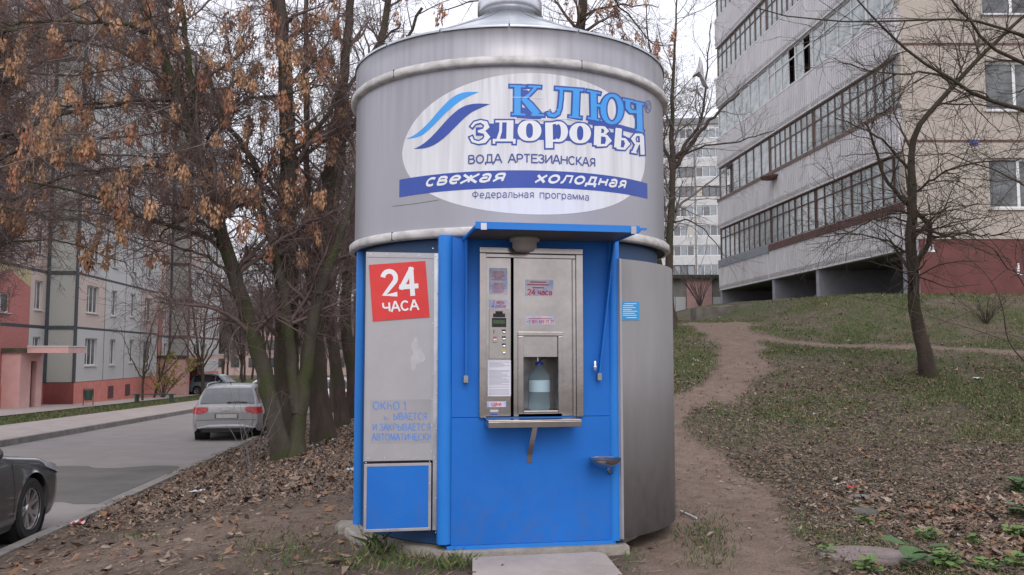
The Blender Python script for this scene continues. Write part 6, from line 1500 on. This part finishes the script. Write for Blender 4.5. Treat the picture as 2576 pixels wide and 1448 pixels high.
place(-19.2, 72.0, R_(75), name='parked_car', label='small dark red car far down the road beyond the hatchback', cat='car', paint=P_rd, kind='hatch', L=4.0, H=1.5, detail=False)
# ================================================================== GROUND COVER AND SMALL THINGS
def scatter(n, xr, yr, mask, seed, near=1.0):
    g = np.random.default_rng(seed); out = []
    tot = 0
    while tot < n:
        k = n*3; y = yr[0]+(yr[1]-yr[0])*g.random(k)**near; q = g.uniform(-.70, .86, k); x = q*y if xr is None else g.uniform(*xr, k)
        ok = g.random(k) < mask(x, y)
        ok &= ~((np.hypot(x-KC[0], y-KC[1]) < 1.36)); p = np.stack([x, y], 1)[ok]; out.append(p); tot += len(p)
        if len(out) > 30: break
    return np.concatenate(out)[:n], g
LEAFC = [((.105,.075,.059),(.165,.122,.097)), ((.19,.135,.10),(.27,.20,.155)), ((.065,.050,.045),(.11,.09,.08)), ((.28,.215,.17),(.39,.315,.26)), ((.21,.115,.07),(.30,.17,.11))]
M_leaves = [mat('dead_leaf_%s' % n, a, b, 9, .8, spec=.25) for n, (a, b) in zip(('brown','tan','dark','pale','rust'), LEAFC)]
def leafmesh(name, pts, g, smin, smax, flat=.35, pr=(.32,.22,.28,.08,.10)):
    """curled lobed leaves: 7-point outline in two folded halves"""
    n = len(pts); x, y = pts[:,0], pts[:,1]; z = Z(x, y)
    base = np.array([(0,-1,0),(.55,-.35,.18),(.95,.25,.32),(.35,.45,.10),(0,1,.02),(-.35,.45,.10),(-.95,.25,.32),(-.55,-.35,.18)])
    s = g.uniform(smin, smax, n)*np.where(g.random(n) < .15, 1.4, 1)
    a = g.uniform(0, 6.28, n); tx = g.normal(size=n)*flat; ty = g.normal(size=n)*flat; curl = g.uniform(-1.0, 1.4, n)*(g.random(n) < .6)
    b = np.repeat(base[None], n, 0)*np.array((.75,1,1)); b[:, :, 0] *= g.uniform(.5, 1, n)[:, None]; b[:, :, 2] *= curl[:, None]; b[:, :, 2] += (b[:, :, 1]**2)*g.uniform(-.2,.5,n)[:, None]
    b = b*s[:, None, None]
    bz = b[:, :, 2]+b[:, :, 0]*tx[:, None]+b[:, :, 1]*ty[:, None]
    X = b[:, :, 0]*np.cos(a)[:, None]-b[:, :, 1]*np.sin(a)[:, None]; Y_ = b[:, :, 0]*np.sin(a)[:, None]+b[:, :, 1]*np.cos(a)[:, None]
    lift = .006-np.minimum(bz.min(1), 0)*.75+g.random(n)*.012
    V_ = np.stack([x[:, None]+X, y[:, None]+Y_, z[:, None]+bz+lift[:, None]], -1).reshape(-1, 3)
    i = (np.arange(n)*8)[:, None]
    f = np.stack([i+np.array((0,1,3,4)), i+np.array((0,4,5,7)), i+np.array((1,2,3,3)), i+np.array((5,6,7,7))], 1)
    q = f[:, :2].reshape(-1, 4); tri = np.stack([i+np.array((1,2,3)), i+np.array((5,6,7))], 1).reshape(-1, 3)
    mi = np.repeat(g.choice(5, n, p=pr), 2)
    # one mesh of quads; the lobes use a second mesh of triangles merged as quads with a midpoint
    tv = np.stack([tri[:,0], tri[:,1], tri[:,2]], 1)
    mid = (V_[tri[:,2]]+V_[tri[:,0]])/2; o0 = len(V_); V2 = np.concatenate([V_, mid]); tq = np.stack([tri[:,0], tri[:,1], tri[:,2], o0+np.arange(len(tri))], 1)
    return mesh_np(name, V2, np.concatenate([q, tq]), M_leaves, mi=np.concatenate([mi, mi]), kind='stuff')
p1_, g = scatter(96000, None, (5.2, 16), lambda x, y: leaf_mask(x, y)*.9, 1, 1.3); l = leafmesh('fallen_leaves', p1_, g, .010, .027, .28)
tag(l, 'brown fallen leaves littering the slope and the ground under the maples', 'leaves')
p2_, g = scatter(29000, None, (14, 30), lambda x, y: leaf_mask(x, y), 2, 1.0); l = leafmesh('fallen_leaves', p2_, g, .016, .032)
tag(l, 'thinner scatter of fallen leaves farther up the grassy slope', 'leaves')
pm = lambda x, y: sst(x, 2.9, 3.9)*(1-sst(y, 8.6, 9.8))*(.15+.85*sst(fbm(x*1.4, y*1.4, 91), .42, .6))+.05*sst(-x, -2.5, 3)*(x > xedge(y)+.2)
lm = lambda x, y: (1-sst(x, -2.3, -1.2))*sst(y, 9.2, 10.6)*(1-sst(y, 19, 24))*(x > xedge(y)+.3)*(.3+.7*sst(fbm(x*1.2, y*1.2, 17), .4, .6))
p5_, g = scatter(9000, None, (9, 24), lm, 6, 1.0); l = leafmesh('fallen_leaves', p5_, g, .022, .048, .4)
tag(l, 'thick drift of brown leaves round the trunks left of the kiosk', 'leaves')
p3_, g = scatter(3200, None, (5.3, 9.8), pm, 3, 1.0); l = leafmesh('large_fallen_leaves', p3_, g, .026, .055, .3, (.24,.20,.12,.12,.32))
tag(l, 'large curled maple leaves in the lower right corner', 'leaves')
# fine debris: twigs and straw
p4_, g = scatter(10000, None, (5.2, 13), lambda x, y: (.5+.5*leaf_mask(x, y))*(x > xedge(y)+.1)*(1-.6*dirt_mask(x, y)), 4, 1.2)
n = len(p4_); a = g.uniform(0, 3.14, n); Ls = g.uniform(.015, .07, n); w = .0017; zz = Z(p4_[:,0], p4_[:,1])+.008
dx, dy = np.cos(a)*Ls, np.sin(a)*Ls; ox, oy = -np.sin(a)*w, np.cos(a)*w; up = g.uniform(-.004, .02, n)
V_ = np.stack([np.stack([p4_[:,0]-dx-ox, p4_[:,1]-dy-oy, zz], 1), np.stack([p4_[:,0]+dx-ox, p4_[:,1]+dy-oy, zz+up], 1), np.stack([p4_[:,0]+dx+ox, p4_[:,1]+dy+oy, zz+up+.002], 1), np.stack([p4_[:,0]-dx+ox, p4_[:,1]-dy+oy, zz+.002], 1)], 1).reshape(-1, 3)
d = mesh_np('twig_debris', V_, np.arange(n*4).reshape(n, 4), [mat('straw', (.22,.165,.12), (.31,.24,.18), 9, .9), mat('dark_sticks', (.07,.05,.04), None, rough=.9)], mi=(g.random(n) < .6).astype(int), kind='stuff')
tag(d, 'straw and broken twigs strewn over the bare soil', 'twigs')
# grass
def grass(name, n, yr, mask, seed, h0, h1, w, near, label):
    p, g = scatter(n, None, yr, mask, seed, near); n = len(p); h = g.uniform(h0, h1, n); a = g.uniform(0, 6.28, n); b = g.normal(size=(n, 2))*.45
    z = Z(p[:,0], p[:,1])-.004; ox, oy = np.cos(a)*w, np.sin(a)*w
    v0 = np.stack([p[:,0]-ox, p[:,1]-oy, z], 1); v1 = np.stack([p[:,0]+ox, p[:,1]+oy, z], 1)
    m1 = np.stack([p[:,0]+ox*.8+b[:,0]*h*.35, p[:,1]+oy*.8+b[:,1]*h*.35, z+h*.6], 1); m0 = np.stack([p[:,0]-ox*.8+b[:,0]*h*.35, p[:,1]-oy*.8+b[:,1]*h*.35, z+h*.6], 1)
    t0 = np.stack([p[:,0]+b[:,0]*h, p[:,1]+b[:,1]*h, z+h*.95], 1); t1_ = t0+np.array((.0008,0,0))
    V_ = np.stack([v0, v1, m1, m0, t1_, t0], 1).reshape(-1, 3); i = (np.arange(n)*6)[:, None]; f = np.stack([i+np.array((0,1,2,3)), i+np.array((3,2,4,5))], 1).reshape(-1, 4)
    o = mesh_np(name, V_, f, [mat('dull_grass', (.055,.075,.022), (.10,.125,.045), 3, .8), mat('dry_grass', (.16,.14,.06), (.26,.22,.11), 3, .8), mat('fresh_grass', (.05,.10,.02), (.08,.15,.04), 3, .8)], mi=np.repeat(g.choice(3, n, p=(.5,.27,.23)), 2), kind='stuff')
    tag(o, label, 'grass')
grass('grass', 84000, (11, 26), lambda x, y: grass_mask(x, y)*(x > 1)+.04*(x > 2.5)*(1-dirt_mask(x, y)), 11, .03, .075, .005, 1.0, 'patchy dull green grass on the slope right of the kiosk')
grass('grass', 22000, (5.3, 11.5), lambda x, y: (grass_mask(x, y)*.9+.10*leaf_mask(x, y)*(x > 2))*(1-dirt_mask(x, y))*(x > xedge(y)+.2), 12, .02, .06, .003, 1.0, 'thin grass tufts in the foreground around the plinth')
grass('grass', 7000, (20, 60), lambda x, y: sst(-x, -xkerb(y)+3.0, -xkerb(y)+3.4)*(1-sst(-x, -xkerb(y)+5.2, -xkerb(y)+5.6))*.9, 13, .05, .12, .012, 1.0, 'grass strip between the pavement and the flats')
# grass fringes along the plinth foot
g = np.random.default_rng(77)
def fringe(label, u0, u1, v0, v1, n, h=.10):
    mb = []; 
    for i in range(n):
        c = G(np.clip(g.normal((u0+u1)/2, (u1-u0)/3.6), u0-40, u1+40), np.clip(g.normal((v0+v1)/2, (v1-v0)/3.4), v0-12, v1+12)); a = g.uniform(0, 6.28); hh_ = h*g.uniform(.4, 1); b = g.normal(size=2)*.5; w = .003
        p = c; ox, oy = math.cos(a)*w, math.sin(a)*w
        mb += [(p[0]-ox,p[1]-oy,p[2]-.01),(p[0]+ox,p[1]+oy,p[2]-.01),(p[0]+ox+b[0]*hh_*.4,p[1]+oy+b[1]*hh_*.4,p[2]+hh_*.6),(p[0]+b[0]*hh_,p[1]+b[1]*hh_,p[2]+hh_)]
    o = mesh_np('grass_tuft', np.array(mb), np.arange(len(mb)).reshape(-1, 4), [MATS['dull_grass'], MATS['dry_grass'], MATS['fresh_grass']], mi=g.choice(3, n, p=(.45,.2,.35)), kind='stuff'); tag(o, label, 'grass')
fringe('grass tuft at the left foot of the plinth under the blue hatch', 900, 1010, 1352, 1400, 170, .13)
fringe('grass tuft against the left edge of the concrete slab', 1090, 1190, 1405, 1440, 170, .10)
fringe('green fringe between the plinth and the bottom edge, left', 870, 1150, 1395, 1446, 380, .07)
fringe('sparse green patch on the soil left of the plinth', 560, 880, 1340, 1440, 500, .05)
fringe('faint green patch on the trodden soil, lower left', 290, 420, 1340, 1365, 160, .05)
fringe('dry grass under the right foot of the curved shutter', 1700, 1850, 1290, 1420, 700, .045)
# weeds
M_weed = mat('weed_leaf', (.085,.15,.04), (.15,.24,.07), 8, .6, spec=.4); M_weed2 = mat('dark_weed_leaf', (.05,.10,.035), (.085,.15,.055), 8, .6, spec=.4)
def leafshape(m, w=.5):
    mb = MB(); o = [(0,0,0),(w*.6,.25,.05),(w,.5,.07),(w*.7,.8,.04),(0,1,-.05),(-w*.7,.8,.04),(-w,.5,.07),(-w*.6,.25,.05),(0,.5,.0)]
    mb.add(o, [(0,1,8),(1,2,8),(2,3,8),(3,4,8),(4,5,8),(5,6,8),(6,7,8),(7,0,8)]); return mesh_of(mb, m)
WL = [leafshape(M_weed, .45), leafshape(M_weed2, .5), leafshape(M_weed, .62)]
def weed(label, u, v, n, s, k, seed, rise=.5):
    g = random.Random(seed); c = G(u, v); t = thing('weed_plant', label, 'weed', tuple(c)); n = int(n*2.2) if n > 12 else n
    for i in range(n):
        a = g.uniform(0, 6.28); o = bpy.data.objects.new('leaf', WL[k]); COL.objects.link(o); o.parent = t; r = s*g.uniform(0, .8); h = s*g.uniform(.1, 1.0)
        o.location = (r*math.cos(a), r*math.sin(a), h); q = s*g.uniform(.3, .8 if n > 12 else 1.0); o.scale = (q, q, q); o.rotation_euler = (g.uniform(-.3, .7), g.uniform(-.3, .3), a-math.pi/2)
    mb = MB(); 
    for i in range(4): a = g.uniform(0, 6.28); mb.tube([(0,0,-.02), (s*.3*math.cos(a), s*.3*math.sin(a), s*rise)], .0025, 4)
    obj('stalks', mb, M_weed2, t, local=True, kind='stuff')
for i, (lb, u, v, n, s, k) in enumerate((
    ('low green weeds right of the dark broad leaves, touching the frame edge', 2560, 1430, 26, .09, 0), ('small weed between the round cover and the mossy stone', 2235, 1310, 16, .05, 0), ('weed sprig in the leaf pile, upper right of the bright rosette', 2450, 1375, 20, .07, 0),
    ('big dark green burdock-like weed at the bottom edge right of the round cover', 2290, 1440, 9, .19, 1), ('bright nettle clump at the bottom edge beside the dark broad leaves', 2375, 1430, 34, .10, 0),
    ('leafy green weed just behind the round cover, right end', 2330, 1360, 26, .085, 0), ('small green rosette behind the round cover, left end', 2175, 1322, 22, .065, 2), ('green weed left of the round cover', 2080, 1395, 14, .06, 0),
    ('tiny weed rosette above the sunken stone', 2150, 1275, 12, .04, 2), ('bright weed at the right edge above the leaf pile', 2560, 1355, 34, .09, 0), ('dark weed clump high on the right edge', 2568, 1240, 34, .12, 1),
    ('nettle clump in the bottom right corner', 2480, 1442, 26, .09, 0), ('low weed at the bottom edge under the round cover', 2180, 1440, 26, .08, 0), ('dark green weed at the right edge below the tall one', 2575, 1300, 26, .11, 1),
    ('tiny weed on the path edge left of the cover', 2010, 1300, 10, .04, 2))):
    weed(lb, u, v, n, s, k, i+1)
# round cover, stones
c = G(2172, 1402); mb = MB(); r = .265
mb.lathe([(r, -.08), (r, -.005), (r*.98, .006), (0, .008)], (0,0,0), 40)
vs = []
cv = thing('round_concrete_cover', 'round pinkish concrete cover lying among weeds, lower right', 'cover', tuple(c)); cv.scale = (1.18, .95, 1)
cv.location.z += .022; obj('cover_disc', mb, mat('worn_pinkish_concrete', (.17,.13,.125), (.27,.215,.205), 9, .9, .4, 40), cv, local=True, smooth=False)
def stone(label, u, v, sx, sy, sz_, seed, m, nm='stone'):
    g = random.Random(seed); c = G(u, v); mb = MB(); vs = []; n = 14; rows = [(-.4, .7), (0, 1), (.45, .93), (.8, .6), (1, 0.02)]
    for h, r in rows:
        for i in range(n): a = 2*math.pi*i/n; k = r*(1+.12*math.sin(2*a+seed)+.06*math.sin(5*a)+g.uniform(-.04,.04)); vs.append((c[0]+sx*k*math.cos(a), c[1]+sy*k*math.sin(a), c[2]-.012+sz_*h))
    mb.add(vs, [(j*n+i, j*n+(i+1) % n, (j+1)*n+(i+1) % n, (j+1)*n+i) for j in range(4) for i in range(n)]); tag(obj(nm, mb, m, smooth=True), label, 'stone')
M_stone = mat('grey_stone', (.10,.10,.10), (.20,.195,.19), 6, .9, .6, 40)
stone('flat grey stone half sunk in leaves behind the round cover', 2182, 1252, .22, .10, .045, 3, M_stone)
stone('dark mossy stone in front of the flat grey one', 2175, 1290, .16, .10, .06, 5, mat('mossy_stone', (.06,.065,.05), (.13,.13,.12), 6, .9, .6, 40))
stone('small pale stone at the edge of the trodden soil', 655, 1292, .05, .03, .02, 6, M_conc)
# litter
def crumple(nm, label, u, v, w, d, h, mats, seed, cat='litter', rz=0.):
    g = random.Random(seed); c = G(u, v); n, m_ = 7, 4; mb = MB(); vs = []; cs, sn = math.cos(rz), math.sin(rz)
    for i in range(n):
        for j in range(m_):
            x = (i/(n-1)-.5)*w; y = (j/(m_-1)-.5)*d; x += g.uniform(-.08,.08)*w; y += g.uniform(-.2,.2)*d; vs.append((c[0]+x*cs-y*sn, c[1]+x*sn+y*cs, c[2]+.012+h*g.random()*(.3 if i in (0, n-1) else 1)))
    k = 0
    for i in range(n-1):
        for j in range(m_-1): mb.add([vs[i*m_+j], vs[(i+1)*m_+j], vs[(i+1)*m_+j+1], vs[i*m_+j+1]], [(0,1,2,3)], g.randrange(len(mats)))
    tag(obj(nm, mb, mats), label, cat)
M_lit = mat('white_litter', (.55,.55,.58), None, rough=.6); M_litr = mat('red_litter', (.45,.03,.05), None, rough=.5)
crumple('crumpled_paper', 'long crumpled white paper lying among the leaves left of the kiosk', 508, 1240, .28, .08, .04, [M_lit], 1, rz=.4)
crumple('crumpled_paper', 'smaller white scrap next to the long crumpled paper', 455, 1254, .14, .06, .03, [M_lit], 2, rz=.6)
crumple('wrapper', 'red and white wrapper on the kerb by the dark car', 205, 1322, .22, .12, .05, [M_lit, M_litr], 3, rz=.5)
crumple('wrapper', 'second red-white wrapper, right of the one by the dark car', 282, 1312, .16, .08, .04, [M_lit, M_litr], 4)
crumple('plastic_scrap', 'bluish plastic scrap near the left edge of the kiosk', 882, 1187, .12, .08, .05, [mat('bluish_plastic', (.40,.50,.58), None, rough=.3)], 5)
crumple('crumpled_paper', 'white scrap on the leaves to the right of the two-stemmed maple', 790, 1127, .20, .08, .05, [M_lit], 6)
crumple('crumpled_paper', 'small white scrap just behind the kiosk edge among leaves', 842, 1110, .12, .06, .04, [M_lit], 7)
crumple('crumpled_paper', 'tiny pale scrap above the long crumpled paper', 525, 1198, .08, .05, .03, [M_lit], 8)
crumple('crumpled_paper', 'white scrap on the slope left of the kinked tree', 2052, 1046, .08, .06, .03, [M_lit], 9)
crumple('crumpled_paper', 'tiny white scrap by the slope path', 2140, 860, .12, .06, .04, [M_lit], 10)
crumple('crumpled_paper', 'pale scrap on the grass right of the kinked tree', 2462, 955, .2, .08, .03, [M_lit], 11)
crumple('red_leaf', 'single bright red leaf beside the flat grey stone', 2141, 1232, .10, .05, .03, [M_litr], 12, cat='leaf')
crumple('tan_leaf', 'large pale tan leaf on the bare soil, lower left', 590, 1352, .13, .06, .03, [M_leaves[3]], 13, cat='leaf')
mb = MB(); a = G(2098, 1224); b = G(2165, 1210); mb.tube([a+(0,0,.012), (a+b)/2+(0,0,.02), b+(0,0,.014)], .007, 6); tag(obj('white_stick', mb, M_paper), 'peeled white stick lying on the soil right of the path', 'stick')
mb = MB(); a = G(1712, 1290); b = G(1752, 1310); mb.tube([a+(0,0,.015), b+(0,0,.02)], .008, 6); tag(obj('white_stick', mb, M_paper), 'pale stick by the foot of the curved shutter', 'stick')
# bench, bin, low kerb by the flats
M_bench = mat('dark_green_paint', (.025,.06,.045), (.045,.09,.07), 6, .6)
yb = 48.0; zb_ = float(zroad(yb))+.13; xa, xb = P(335, 1000, yb)[0], P(440, 1000, yb)[0]
bn = thing('park_bench', 'low dark green bench before the pale facade', 'bench', ((xa+xb)/2, yb, zb_))
for i in range(3): mb = MB(); mb.box(xa, xb, yb-.2+i*.14, yb-.09+i*.14, zb_+.42, zb_+.46); obj('slat', mb, M_bench, bn)
for x in (xa+.15, xb-.25): mb = MB(); mb.box(x, x+.1, yb-.18, yb+.2, zb_-.02, zb_+.417); obj('leg', mb, M_bench, bn)
yb = 43.0; c = P(222, 1000, yb); zb_ = float(zroad(yb))+.15
bt_ = thing('litter_bin', 'small dark green litter bin on a frame by the coral plinth', 'bin', (c[0], yb, zb_))
mb = MB(); mb.lathe([(.17,.25),(.21,.75),(.19,.75),(.15,.27)], (c[0], yb, zb_), 14); obj('bucket', mb, M_bench, bt_)
for s in (-1, 1): mb = MB(); mb.tube([(c[0]+s*.24, yb, zb_-.02), (c[0]+s*.24, yb, zb_+.8)], .02, 5); obj('post', mb, M_bench, bt_)
mb = MB(); mb.box(c[0]-.25, c[0]+.25, yb-.02, yb+.02, zb_+.78, zb_+.82); obj('cross_bar', mb, M_bench, bt_)
